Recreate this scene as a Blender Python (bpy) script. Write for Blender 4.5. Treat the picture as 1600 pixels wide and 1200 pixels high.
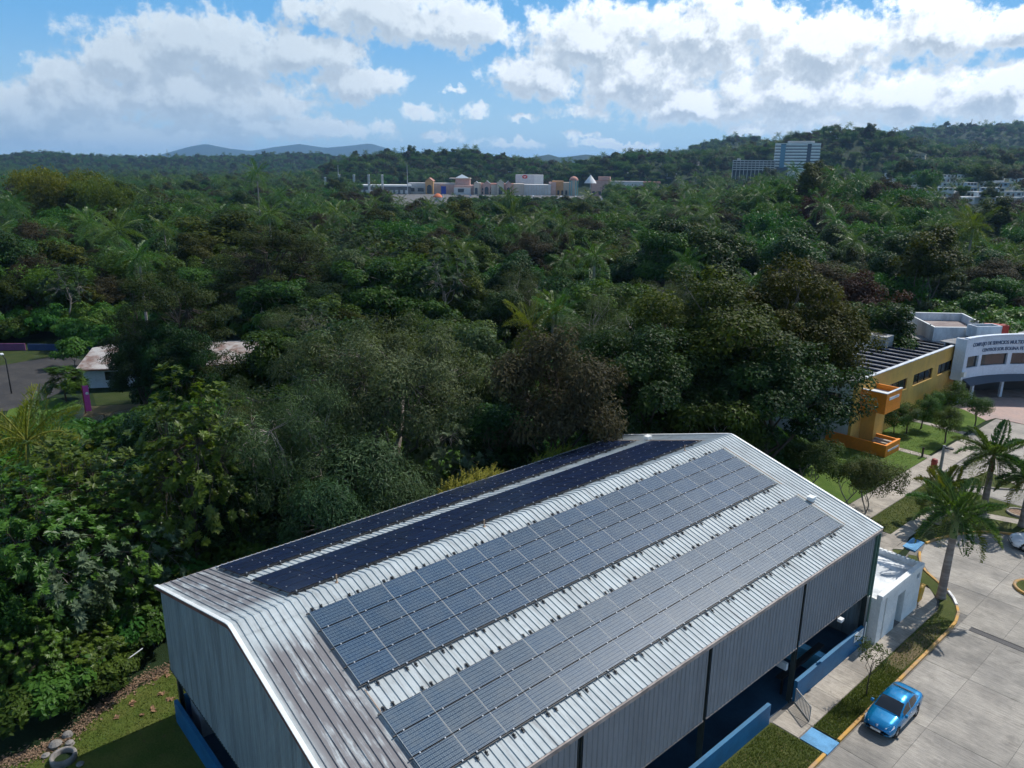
import bpy, math, random
import numpy as np
from mathutils import Vector, Matrix

for o in list(bpy.data.objects):
    bpy.data.objects.remove(o)
SC = bpy.context.scene
COL = SC.collection
R_ = math.radians

# ------------------------------------------------------------------ camera
CAM = np.array([25.824, -11.397, 27.126])
YAW, PITCH, ROLL, FPX = -0.8468, 0.2752, 0.0098, 1177.97
FW = np.array([math.sin(YAW)*math.cos(PITCH), math.cos(YAW)*math.cos(PITCH), -math.sin(PITCH)])
RT0 = np.array([math.cos(YAW), -math.sin(YAW), 0.0])
UP0 = np.cross(RT0, FW)
RT = RT0*math.cos(ROLL) + UP0*math.sin(ROLL)
UP = -RT0*math.sin(ROLL) + UP0*math.cos(ROLL)
cd = bpy.data.cameras.new('camera')
cam = bpy.data.objects.new('camera', cd)
COL.objects.link(cam)
cd.sensor_width = 36.0
cd.lens = FPX/1600*36.0
cd.clip_start = 0.5
cd.clip_end = 40000
M = Matrix(((RT[0], UP[0], -FW[0], CAM[0]), (RT[1], UP[1], -FW[1], CAM[1]), (RT[2], UP[2], -FW[2], CAM[2]), (0, 0, 0, 1)))
cam.matrix_world = M
SC.camera = cam

def ray(px, py):
    return FW + RT*(px-800)/FPX - UP*(py-600)/FPX
def at(px, py, z=0.0):            # a photo pixel seen on the level z
    d = ray(px, py)
    return CAM + d*((z-CAM[2])/d[2])
def at_d(px, py, D):              # a photo pixel seen at horizontal distance D
    d = ray(px, py)
    return CAM + d*(D/math.hypot(d[0], d[1]))
def proj(p):
    d = np.asarray(p, float) - CAM
    z = d @ FW
    return 800+FPX*(d @ RT)/z, 600-FPX*(d @ UP)/z
def zat(py, X, Y):                # height above (X, Y) seen at photo row py
    lo, hi = -40.0, CAM[2]+0.45*math.hypot(X-CAM[0], Y-CAM[1])
    for _ in range(60):
        m = (lo+hi)/2
        if proj((X, Y, m))[1] > py: lo = m
        else: hi = m
    return (lo+hi)/2

# ------------------------------------------------------------------ render / exposure
SC.render.engine = 'CYCLES'
SC.view_settings.view_transform = 'Standard'
SC.view_settings.look = 'None'
SC.view_settings.gamma = 1.0
SC.view_settings.use_curve_mapping = False
SC.view_settings.exposure = 0.04
cy = SC.cycles
cy.max_bounces = 3; cy.diffuse_bounces = 2; cy.glossy_bounces = 2; cy.transmission_bounces = 2
cy.transparent_max_bounces = 4; cy.volume_bounces = 0
cy.caustics_reflective = False; cy.caustics_refractive = False
cy.sample_clamp_indirect = 3.0
cy.use_denoising = True
try:
    cy.denoiser = 'OPENIMAGEDENOISE'; cy.denoising_input_passes = 'RGB_ALBEDO_NORMAL'; cy.denoising_prefilter = 'ACCURATE'
except Exception:
    pass
cy.use_adaptive_sampling = True
cy.adaptive_threshold = 0.03

# ------------------------------------------------------------------ sun and sky
SUN_AZ, SUN_EL = R_(3.0), R_(51.0)             # azimuth clockwise from +Y
SUND = Vector((math.sin(SUN_AZ)*math.cos(SUN_EL), math.cos(SUN_AZ)*math.cos(SUN_EL), math.sin(SUN_EL)))
sl = bpy.data.lights.new('sun', 'SUN')
sl.energy = 4.6; sl.angle = R_(0.53); sl.color = (1.0, 0.955, 0.89)
sun = bpy.data.objects.new('sun', sl)
COL.objects.link(sun)
sun.rotation_euler = SUND.to_track_quat('Z', 'Y').to_euler()
sun.location = (0, 0, 200)

W = bpy.data.worlds.new('World'); SC.world = W; W.use_nodes = True
class NT:
    def __init__(s, tree): s.t = tree; s.n = tree.nodes; s.l = tree.links
    def add(s, typ, **kw):
        n = s.n.new(typ)
        for k, v in kw.items(): setattr(n, k, v)
        return n
    def plug(s, sock, v):
        if isinstance(v, bpy.types.NodeSocket): s.l.new(v, sock)
        elif v is not None:
            try: sock.default_value = v
            except TypeError: sock.default_value = tuple(v)
    def m(s, op, a, b=None, c=None, clamp=False):
        n = s.add('ShaderNodeMath', operation=op); n.use_clamp = clamp
        s.plug(n.inputs[0], a)
        if b is not None: s.plug(n.inputs[1], b)
        if c is not None: s.plug(n.inputs[2], c)
        return n.outputs[0]
    def vm(s, op, a, b=None):
        n = s.add('ShaderNodeVectorMath', operation=op)
        s.plug(n.inputs[0], a)
        if b is not None: s.plug(n.inputs[1], b)
        return n.outputs['Value'] if op in ('LENGTH', 'DOT_PRODUCT', 'DISTANCE') else n.outputs[0]
    def mix(s, f, a, b, blend='MIX'):
        n = s.add('ShaderNodeMix', data_type='RGBA', blend_type=blend)
        s.plug(n.inputs[0], f); s.plug(n.inputs[6], a); s.plug(n.inputs[7], b)
        return n.outputs[2]
    def ss(s, v, a, b, lo=0.0, hi=1.0):
        n = s.add('ShaderNodeMapRange', interpolation_type='SMOOTHSTEP')
        for i, x in enumerate((v, a, b, lo, hi)): s.plug(n.inputs[i], x)
        return n.outputs[0]
    def noise(s, vec, scale, detail=4, rough=0.55, dist=0.0, lac=2.0):
        n = s.add('ShaderNodeTexNoise')
        s.plug(n.inputs['Vector'], vec); s.plug(n.inputs['Scale'], scale); s.plug(n.inputs['Detail'], detail)
        s.plug(n.inputs['Roughness'], rough); s.plug(n.inputs['Distortion'], dist); s.plug(n.inputs['Lacunarity'], lac)
        return n
def az_el(px, py):
    d = ray(px, py)
    a = math.degrees(math.atan2(d[0], d[1])) - math.degrees(YAW)
    return a, math.degrees(math.atan2(d[2], math.hypot(d[0], d[1])))

# cumulus of the day: photo position, half width and half height of each heap
CLOUDS = [
 (330, 75, 175, 62), (205, 95, 85, 62), (120, 150, 105, 58), (40, 190, 130, 60), (470, 82, 105, 36), (320, 155, 190, 52),
 (150, 215, 260, 36), (430, 198, 180, 20), (560, 128, 78, 34), (600, 22, 150, 44), (725, 40, 95, 46), (655, 178, 40, 15), (738, 178, 28, 17),
 (705, 143, 17, 9), (818, 186, 34, 9), (905, 175, 48, 15), (912, 213, 25, 8), (690, 212, 46, 9), (845, 118, 85, 40),
 (930, 60, 120, 62), (1010, 120, 150, 62), (1110, 50, 130, 66), (1090, 165, 150, 38), (1290, 70, 160, 62), (1240, 150, 190, 50),
 (1430, 150, 170, 48), (1570, 140, 90, 62), (1465, 40, 110, 60), (1590, 40, 90, 40), (1180, 205, 60, 9), (800, 222, 60, 8), (960, 225, 70, 8),
]
def cloud_group():
    g = bpy.data.node_groups.new('cumulus_field', 'ShaderNodeTree')
    g.interface.new_socket('UV', in_out='INPUT', socket_type='NodeSocketVector')
    g.interface.new_socket('Density', in_out='OUTPUT', socket_type='NodeSocketFloat')
    T = NT(g)
    gi = T.add('NodeGroupInput'); go = T.add('NodeGroupOutput')
    uv = gi.outputs[0]
    warp = T.noise(uv, 0.30, 3, 0.55)
    w = T.vm('SUBTRACT', warp.outputs['Color'], (0.5, 0.5, 0.5))
    w = T.vm('MULTIPLY', w, (3.2, 1.7, 0.0))
    warp2 = T.noise(uv, 1.5, 3, 0.6)
    w2 = T.vm('MULTIPLY', T.vm('SUBTRACT', warp2.outputs['Color'], (0.5, 0.5, 0.5)), (1.6, 1.1, 0.0))
    p = T.vm('ADD', T.vm('ADD', uv, w), w2)
    best = None
    for (cx, cy_, hw, hh) in CLOUDS:
        u0, v0 = az_el(cx, cy_)
        small = hw < 62
        if small: hw, hh = hw*1.5, hh*1.5
        u1, _ = az_el(cx+hw, cy_); _, v1 = az_el(cx, cy_-hh)
        d = T.vm('SUBTRACT', p, (u0, v0, 0))
        d = T.vm('MULTIPLY', d, (1/max(u1-u0, .1), 1/max(v1-v0, .1), 0))
        q = T.vm('LENGTH', d)
        if small: q = T.m('ADD', q, 0.42)
        if best is None: best = q
        else:
            n = T.add('ShaderNodeMath', operation='SMOOTH_MIN')
            T.plug(n.inputs[0], best); T.plug(n.inputs[1], q); n.inputs[2].default_value = 0.25
            best = n.outputs[0]
    sep = T.add('ShaderNodeSeparateXYZ'); T.plug(sep.inputs[0], uv)
    # outside the view a sparser cumulus goes on, thinned to lower the fill light
    gen = T.noise(uv, 0.055, 1, 0.5)
    genq = T.m('SUBTRACT', 2.6, T.m('MULTIPLY', gen.outputs[0], 2.55))
    out = T.m('MAXIMUM', T.ss(T.m('ABSOLUTE', sep.outputs[0]), 34.0, 44.0), T.ss(sep.outputs[1], 10.5, 15.0))
    best = T.m('MINIMUM', best, T.m('ADD', genq, T.m('MULTIPLY', T.m('SUBTRACT', 1.0, out), 4.0)))
    puff = T.noise(uv, 0.55, 6, 0.62, 0.1)
    body = T.m('SUBTRACT', 1.0, best)
    den = T.m('ADD', body, T.m('MULTIPLY', T.m('SUBTRACT', puff.outputs[0], 0.465), 2.0))
    T.plug(go.inputs[0], den)
    return g
def build_world():
    T = NT(W.node_tree)
    for n in list(T.n): T.n.remove(n)
    out = T.add('ShaderNodeOutputWorld'); bg = T.add('ShaderNodeBackground')
    sky = T.add('ShaderNodeTexSky', sky_type='NISHITA')
    sky.sun_disc = False; sky.sun_elevation = SUN_EL; sky.sun_rotation = SUN_AZ
    sky.altitude = 60; sky.air_density = 1.0; sky.dust_density = 0.35; sky.ozone_density = 2.6
    tc = T.add('ShaderNodeTexCoord')
    sep = T.add('ShaderNodeSeparateXYZ'); T.plug(sep.inputs[0], tc.outputs['Generated'])
    az = T.m('SUBTRACT', T.m('MULTIPLY', T.m('ARCTAN2', sep.outputs[0], sep.outputs[1]), 57.29578), math.degrees(YAW))
    el = T.m('MULTIPLY', T.m('ARCSINE', sep.outputs[2]), 57.29578)
    comb = T.add('ShaderNodeCombineXYZ'); T.plug(comb.inputs[0], az); T.plug(comb.inputs[1], el)
    grp = cloud_group()
    g1 = T.add('ShaderNodeGroup'); g1.node_tree = grp; T.plug(g1.inputs[0], comb.outputs[0])
    off = T.vm('ADD', comb.outputs[0], (0.55, 1.15, 0.0))
    g2 = T.add('ShaderNodeGroup'); g2.node_tree = grp; T.plug(g2.inputs[0], off)
    d1, d2 = g1.outputs[0], g2.outputs[0]
    alpha = T.ss(d1, -0.10, 0.36)
    above = T.ss(el, 0.1, 1.6)
    alpha = T.m('MULTIPLY', alpha, above)
    alpha = T.m('MULTIPLY', alpha, T.ss(el, 0.5, 5.0, 0.62, 1.0))
    # sunlit rims where the heap thins towards the sun, grey-blue hearts elsewhere
    lit = T.ss(T.m('SUBTRACT', d1, d2), -0.30, 0.46)
    thin = T.ss(d1, 0.75, 0.0)
    lit = T.m('ADD', T.m('MULTIPLY', lit, 0.66), T.m('MULTIPLY', thin, 0.34), clamp=True)
    near = T.ss(az, -24.0, 22.0)                       # towards the sun the cloud grows brighter
    shade = T.mix(near, (4.3, 5.4, 6.6, 1), (5.0, 5.9, 6.9, 1))
    white = T.mix(near, (7.6, 8.7, 9.6, 1), (14.5, 14.8, 14.8, 1))
    ccol = T.mix(lit, shade, white)
    blue = T.mix(T.ss(el, 18.0, 40.0, 0.85, 0.0), sky.outputs[0], T.mix(T.ss(el, 0.0, 11.0), (4.5, 7.2, 9.3, 1), (1.35, 4.5, 8.6, 1)))  # overhead fades to the darker plain sky, lowering the fill light
    col = T.mix(alpha, blue, ccol)
    T.plug(bg.inputs[0], col); bg.inputs[1].default_value = 0.1
    T.l.new(bg.outputs[0], out.inputs[0])
build_world()
W.cycles.sampling_method = 'MANUAL'; W.cycles.sample_map_resolution = 512

# ------------------------------------------------------------------ builders
def tag(o, label=None, cat=None, group=None, kind=None):
    if label: o['label'] = label
    if cat: o['category'] = cat
    if group: o['group'] = group
    if kind: o['kind'] = kind
    return o
def thing(name, label, cat, loc=(0, 0, 0), rz=0.0, group=None, rot=None):
    o = bpy.data.objects.new(name, None); COL.objects.link(o)
    o.empty_display_size = 0.3
    o.location = tuple(float(v) for v in loc); o.rotation_euler = rot if rot else (0, 0, rz)
    return tag(o, label, cat, group)
def link(name, me, parent=None, loc=(0, 0, 0), rot=(0, 0, 0), scale=None):
    o = bpy.data.objects.new(name, me); COL.objects.link(o)
    o.parent = parent; o.location = tuple(float(v) for v in loc); o.rotation_euler = rot
    if scale is not None: o.scale = scale
    return o
def np_mesh(name, V, F, mats=(), tint=None, smooth=False, midx=None):
    V = np.asarray(V, np.float32).reshape(-1, 3); F = np.asarray(F, np.int32)
    me = bpy.data.meshes.new(name)
    n, k = F.shape
    me.vertices.add(len(V)); me.vertices.foreach_set('co', V.ravel())
    me.loops.add(n*k); me.loops.foreach_set('vertex_index', F.ravel())
    me.polygons.add(n); me.polygons.foreach_set('loop_start', np.arange(0, n*k, k, dtype=np.int32))
    for m in mats: me.materials.append(m)
    if midx is not None: me.polygons.foreach_set('material_index', np.asarray(midx, np.int32))
    me.polygons.foreach_set('use_smooth', np.full(n, smooth))
    if tint is not None:
        a = me.attributes.new('tint', 'FLOAT', 'FACE'); a.data.foreach_set('value', np.asarray(tint, np.float32))
    me.update(calc_edges=True)
    return me
class MB:
    """collects boxes, prisms and tubes into one mesh"""
    def __init__(s): s.v = []; s.f = []; s.mi = []; s.sm = []; s.cur = 0
    def mat(s, i): s.cur = i; return s
    def add(s, vs, fs, smooth=False):
        b = len(s.v); s.v += [tuple(map(float, v)) for v in vs]
        for f in fs: s.f.append(tuple(b+i for i in f)); s.mi.append(s.cur); s.sm.append(smooth)
        return s
    def box(s, x0, x1, y0, y1, z0, z1, rz=0.0, c=None):
        vs = [(x, y, z) for z in (z0, z1) for y in (y0, y1) for x in (x0, x1)]
        if rz:
            cx, cy_ = c if c else ((x0+x1)/2, (y0+y1)/2)
            ca, sa = math.cos(rz), math.sin(rz)
            vs = [(cx+(x-cx)*ca-(y-cy_)*sa, cy_+(x-cx)*sa+(y-cy_)*ca, z) for x, y, z in vs]
        return s.add(vs, [(0, 2, 3, 1), (4, 5, 7, 6), (0, 1, 5, 4), (2, 6, 7, 3), (0, 4, 6, 2), (1, 3, 7, 5)])
    def prism(s, pts, z0, z1):
        n = len(pts)
        a = sum(pts[i][0]*pts[(i+1) % n][1]-pts[(i+1) % n][0]*pts[i][1] for i in range(n))
        if a < 0: pts = pts[::-1]
        vs = [(x, y, z0) for x, y in pts]+[(x, y, z1) for x, y in pts]
        return s.add(vs, [tuple(range(n))[::-1], tuple(range(n, 2*n))]+[(i, (i+1) % n, n+(i+1) % n, n+i) for i in range(n)])
    def extr(s, prof, axis, a0, a1):
        """profile in the other two axes, pushed along one axis"""
        n = len(prof)
        def P(u, v, w): return (w, u, v) if axis == 'x' else ((u, w, v) if axis == 'y' else (u, v, w))
        vs = [P(u, v, a0) for u, v in prof]+[P(u, v, a1) for u, v in prof]
        return s.add(vs, [tuple(range(n))[::-1], tuple(range(n, 2*n))]+[(i, (i+1) % n, n+(i+1) % n, n+i) for i in range(n)])
    def tube(s, pts, rad, seg=8, cap=True, smooth=True):
        pts = [Vector(p) for p in pts]; n = len(pts)
        rad = rad if hasattr(rad, '__len__') else [rad]*n
        vs = []
        ref = Vector((0, 0, 1)) if abs((pts[-1]-pts[0]).normalized().z) < .9 else Vector((1, 0, 0))
        for i, p in enumerate(pts):
            t = (pts[min(i+1, n-1)]-pts[max(i-1, 0)]).normalized()
            a = t.cross(ref).normalized(); b = t.cross(a)
            for k in range(seg):
                an = 2*math.pi*k/seg
                vs.append(p+(a*math.cos(an)+b*math.sin(an))*rad[i])
        fs = [(i*seg+k, i*seg+(k+1) % seg, (i+1)*seg+(k+1) % seg, (i+1)*seg+k) for i in range(n-1) for k in range(seg)]
        s.add(vs, fs, smooth)
        if cap: s.add([vs[k] for k in range(seg)], [tuple(range(seg))]); s.add([vs[(n-1)*seg+k] for k in range(seg)], [tuple(range(seg))[::-1]])
        return s
    def bar(s, p0, p1, w, h=None):
        h = h or w
        p0, p1 = Vector(p0), Vector(p1); t = (p1-p0).normalized()
        ref = Vector((0, 0, 1)) if abs(t.z) < .95 else Vector((1, 0, 0))
        a = t.cross(ref).normalized()*w/2; b = t.cross(a).normalized()*h/2
        vs = [p+a*i+b*j for p in (p0, p1) for i, j in ((-1, -1), (1, -1), (1, 1), (-1, 1))]
        return s.add(vs, [(0, 1, 2, 3), (7, 6, 5, 4), (0, 4, 5, 1), (1, 5, 6, 2), (2, 6, 7, 3), (3, 7, 4, 0)])
    def lathe(s, prof, c=(0, 0, 0), seg=16, smooth=True):
        vs = [(c[0]+r*math.cos(2*math.pi*k/seg), c[1]+r*math.sin(2*math.pi*k/seg), c[2]+z) for r, z in prof for k in range(seg)]
        n = len(prof)
        fs = [(i*seg+k, i*seg+(k+1) % seg, (i+1)*seg+(k+1) % seg, (i+1)*seg+k) for i in range(n-1) for k in range(seg)]
        return s.add(vs, fs, smooth)
    def mesh(s, name, mats, shift=(0, 0, 0), fix=True, weld=False):
        me = bpy.data.meshes.new(name)
        sh = tuple(float(q) for q in shift)
        me.from_pydata([(v[0]-sh[0], v[1]-sh[1], v[2]-sh[2]) for v in s.v], [], s.f)
        mats = mats if isinstance(mats, (list, tuple)) else [mats]
        for m in mats: me.materials.append(m)
        me.polygons.foreach_set('material_index', s.mi); me.polygons.foreach_set('use_smooth', s.sm)
        if fix:
            import bmesh
            bm = bmesh.new(); bm.from_mesh(me)
            if weld: bmesh.ops.remove_doubles(bm, verts=bm.verts, dist=0.002)
            bmesh.ops.recalc_face_normals(bm, faces=bm.faces); bm.to_mesh(me); bm.free()
        me.update()
        return me
    def build(s, name, mats, parent=None, world=True, bevel=0.0, weld=False, **kw):
        sh = parent.location if (parent is not None and world) else (0, 0, 0)
        o = link(name, s.mesh(name, mats, sh, weld=weld), parent, **kw)
        if bevel:
            b = o.modifiers.new('edge', 'BEVEL'); b.width = bevel; b.segments = 2; b.limit_method = 'ANGLE'
        return o
def struct(o): o['kind'] = 'structure'; return o

# ------------------------------------------------------------------ materials
def mat(name, col, rough=0.8, metal=0.0, var=0.0, vscale=2.0, col2=None, bump=0.0, bscale=8.0, spec=0.5, obj_rand=0.0, stretch=(1, 1, 1), coat=0.0, detail=6, stain=0.0):
    m = bpy.data.materials.new(name); m.use_nodes = True
    T = NT(m.node_tree); b = T.n['Principled BSDF']
    b.inputs['Roughness'].default_value = rough; b.inputs['Metallic'].default_value = metal
    b.inputs['Specular IOR Level'].default_value = spec
    b.inputs['Coat Weight'].default_value = coat
    c4 = (*col, 1)
    g = T.add('ShaderNodeNewGeometry')
    pos = T.vm('MULTIPLY', g.outputs['Position'], stretch)
    if var or col2:
        n = T.noise(pos, vscale, detail, 0.6)
        f = T.ss(n.outputs[0], 0.38, 0.66)
        c2 = (*col2, 1) if col2 else (*(c*(1-var) for c in col), 1)
        c = T.mix(f, c4, c2)
        fine = T.noise(pos, vscale*9, 3, 0.6)
        c = T.mix(0.5, c, T.mix(fine.outputs[0], (0.55, 0.55, 0.55, 1), (1.4, 1.4, 1.4, 1)), 'MULTIPLY')
        if stain:
            st = T.noise(pos, vscale*3.1, 4, 0.7, 0.6)
            c = T.mix(T.m('MULTIPLY', T.ss(st.outputs[0], 0.55, 0.70), stain), c, (*(k*.45 for k in col), 1))
            br = T.noise(T.vm('MULTIPLY', g.outputs['Position'], (0.8, 7.5, 1)), 1.3, 5, 0.7)
            c = T.mix(0.55, c, T.mix(T.ss(br.outputs[0], .3, .7), (0.62, 0.62, 0.62, 1), (1.32, 1.31, 1.29, 1)), 'MULTIPLY')
            sp_ = T.noise(pos, 26, 2, 0.5)
            c = T.mix(T.m('MULTIPLY', T.ss(sp_.outputs[0], 0.66, 0.72), 0.45), c, (*(k*.3 for k in col), 1))
    else: c = None
    if obj_rand:
        oi = T.add('ShaderNodeObjectInfo')
        k = T.m('ADD', 1-obj_rand, T.m('MULTIPLY', oi.outputs['Random'], 2*obj_rand))
        cc = T.add('ShaderNodeCombineColor'); [T.plug(cc.inputs[i], k) for i in range(3)]
        c = T.mix(1.0, c if c is not None else c4, cc.outputs[0], 'MULTIPLY')
    T.plug(b.inputs['Base Color'], c if c is not None else c4)
    if bump:
        bn = T.noise(pos, bscale, 5, 0.65)
        bu = T.add('ShaderNodeBump'); bu.inputs['Strength'].default_value = bump; bu.inputs['Distance'].default_value = 0.05
        T.plug(bu.inputs['Height'], bn.outputs[0]); T.plug(b.inputs['Normal'], bu.outputs[0])
    return m
def leaf_mat(name, c1, c2, rough=0.5, trans=0.28, rand=0.25, spec=0.07, hue=0.03):
    m = bpy.data.materials.new(name); m.use_nodes = True
    T = NT(m.node_tree); b = T.n['Principled BSDF']; out = T.n['Material Output']
    at_ = T.add('ShaderNodeAttribute'); at_.attribute_name = 'tint'
    c = T.mix(at_.outputs['Fac'], (*c1, 1), (*c2, 1))
    oi = T.add('ShaderNodeObjectInfo')
    h = T.add('ShaderNodeHueSaturation')
    T.plug(h.inputs['Hue'], T.m('ADD', 0.5-hue, T.m('MULTIPLY', oi.outputs['Random'], 2*hue)))
    T.plug(h.inputs['Value'], T.m('ADD', 1-rand, T.m('MULTIPLY', T.m('FRACT', T.m('MULTIPLY', oi.outputs['Random'], 7.31)), 2*rand)))
    T.plug(h.inputs['Color'], c)
    T.plug(b.inputs['Base Color'], h.outputs[0])
    b.inputs['Roughness'].default_value = rough; b.inputs['Specular IOR Level'].default_value = spec
    tr = T.add('ShaderNodeBsdfTranslucent')
    T.plug(tr.inputs[0], T.mix(1.0, h.outputs[0], (1.25, 1.35, 0.55, 1), 'MULTIPLY'))
    mx = T.add('ShaderNodeMixShader'); mx.inputs[0].default_value = trans
    T.l.new(b.outputs[0], mx.inputs[1]); T.l.new(tr.outputs[0], mx.inputs[2]); T.l.new(mx.outputs[0], out.inputs[0])
    return m
# ------------------------------------------------------------------ palette
def corrugated_roof_mat():
    m = bpy.data.materials.new('galvanised_roof'); m.use_nodes = True
    T = NT(m.node_tree); b = T.n['Principled BSDF']
    g = T.add('ShaderNodeNewGeometry'); P = g.outputs['Position']
    sep = T.add('ShaderNodeSeparateXYZ'); T.plug(sep.inputs[0], P)
    streak = T.noise(T.vm('MULTIPLY', P, (0.55, 5.0, 0.55)), 1.0, 6, 0.65)
    blot = T.noise(P, 0.9, 5, 0.6)
    fine = T.noise(T.vm('MULTIPLY', P, (3, 14, 3)), 1.0, 4, 0.6)
    oi = T.add('ShaderNodeObjectInfo')
    base = T.mix(T.ss(blot.outputs[0], 0.35, 0.7), (0.49, 0.54, 0.55, 1), (0.385, 0.425, 0.435, 1))
    base = T.mix(T.m('MULTIPLY', oi.outputs['Random'], 0.3), base, (0.35, 0.385, 0.39, 1))
    base = T.mix(T.m('MULTIPLY', T.ss(fine.outputs[0], 0.52, 0.72), 0.35), base, (0.22, 0.23, 0.23, 1))
    # brown-violet mould that has grown on the bare sheets at the near gable
    yb = T.m('MULTIPLY', T.ss(sep.outputs[1], 0.35, -0.35), T.ss(sep.outputs[1], -2.75, -2.2))
    xb = T.ss(T.m('ABSOLUTE', T.m('SUBTRACT', sep.outputs[0], 0.15)), 0.9, 2.1)
    mould = T.ss(T.m('ADD', T.m('MULTIPLY', streak.outputs[0], 0.9), T.m('MULTIPLY', blot.outputs[0], 0.5)), 0.52, 0.72)
    base = T.mix(T.m('MULTIPLY', T.m('MULTIPLY', yb, xb), T.m('MULTIPLY', mould, 0.82)), base, (0.135, 0.118, 0.125, 1))
    grime = T.m('MULTIPLY', T.ss(streak.outputs[0], 0.50, 0.72), 0.6)
    base = T.mix(grime, base, (0.20, 0.20, 0.20, 1))
    T.plug(b.inputs['Base Color'], base)
    b.inputs['Roughness'].default_value = 0.62; b.inputs['Metallic'].default_value = 0.0; b.inputs['Specular IOR Level'].default_value = 0.25
    return m
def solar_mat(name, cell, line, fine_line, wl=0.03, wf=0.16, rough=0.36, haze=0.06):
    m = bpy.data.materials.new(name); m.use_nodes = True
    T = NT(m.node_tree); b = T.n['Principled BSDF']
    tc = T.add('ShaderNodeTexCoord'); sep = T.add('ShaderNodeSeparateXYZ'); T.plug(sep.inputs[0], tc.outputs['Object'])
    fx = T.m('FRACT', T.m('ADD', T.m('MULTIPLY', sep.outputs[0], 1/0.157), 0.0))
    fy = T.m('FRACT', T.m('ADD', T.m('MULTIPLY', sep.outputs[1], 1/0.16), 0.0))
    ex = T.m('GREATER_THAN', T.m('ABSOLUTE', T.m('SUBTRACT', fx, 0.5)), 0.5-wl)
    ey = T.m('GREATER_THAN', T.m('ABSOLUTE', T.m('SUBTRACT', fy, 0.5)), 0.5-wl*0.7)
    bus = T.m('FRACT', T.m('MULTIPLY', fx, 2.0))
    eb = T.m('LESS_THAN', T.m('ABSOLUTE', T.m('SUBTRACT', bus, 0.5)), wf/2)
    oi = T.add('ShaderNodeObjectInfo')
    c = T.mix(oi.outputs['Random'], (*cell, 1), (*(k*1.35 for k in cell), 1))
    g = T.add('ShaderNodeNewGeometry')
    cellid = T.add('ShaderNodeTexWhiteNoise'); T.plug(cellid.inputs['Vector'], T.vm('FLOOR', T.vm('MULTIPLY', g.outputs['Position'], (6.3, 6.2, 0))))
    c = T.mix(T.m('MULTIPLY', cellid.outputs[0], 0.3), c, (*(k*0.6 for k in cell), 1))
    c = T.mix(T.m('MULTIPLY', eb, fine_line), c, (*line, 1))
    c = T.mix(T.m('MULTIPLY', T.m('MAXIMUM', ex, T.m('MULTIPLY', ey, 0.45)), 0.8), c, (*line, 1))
    dust_sheen = T.noise(g.outputs['Position'], 1.3, 5, 0.65)
    c = T.mix(T.m('MULTIPLY', T.ss(dust_sheen.outputs[0], 0.42, 0.72), haze*3), c, (0.15, 0.17, 0.18, 1))  # dust film that also carries a soft sheen in the colour
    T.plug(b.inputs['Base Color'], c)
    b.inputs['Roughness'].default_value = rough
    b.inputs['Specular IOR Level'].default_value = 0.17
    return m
def grass_mat(name, c1, c2, c3):
    m = bpy.data.materials.new(name); m.use_nodes = True
    T = NT(m.node_tree); b = T.n['Principled BSDF']
    g = T.add('ShaderNodeNewGeometry'); P = g.outputs['Position']
    n1 = T.noise(P, 0.6, 4, 0.6); n2 = T.noise(P, 9, 5, 0.75); n3 = T.noise(P, 2.2, 5, 0.65)
    c = T.mix(T.ss(n1.outputs[0], .35, .65), (*c1, 1), (*c2, 1))
    c = T.mix(T.ss(n3.outputs[0], .58, .75), c, (*c3, 1))
    c = T.mix(0.8, c, T.mix(n2.outputs[0], (0.25, 0.25, 0.25, 1), (1.7, 1.7, 1.7, 1)), 'MULTIPLY')
    T.plug(b.inputs['Base Color'], c); b.inputs['Roughness'].default_value = 0.9; b.inputs['Specular IOR Level'].default_value = 0.15
    bu = T.add('ShaderNodeBump'); bu.inputs['Strength'].default_value = 0.9; bu.inputs['Distance'].default_value = 0.08
    T.plug(bu.inputs['Height'], n2.outputs[0]); T.plug(b.inputs['Normal'], bu.outputs[0])
    return m
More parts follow.
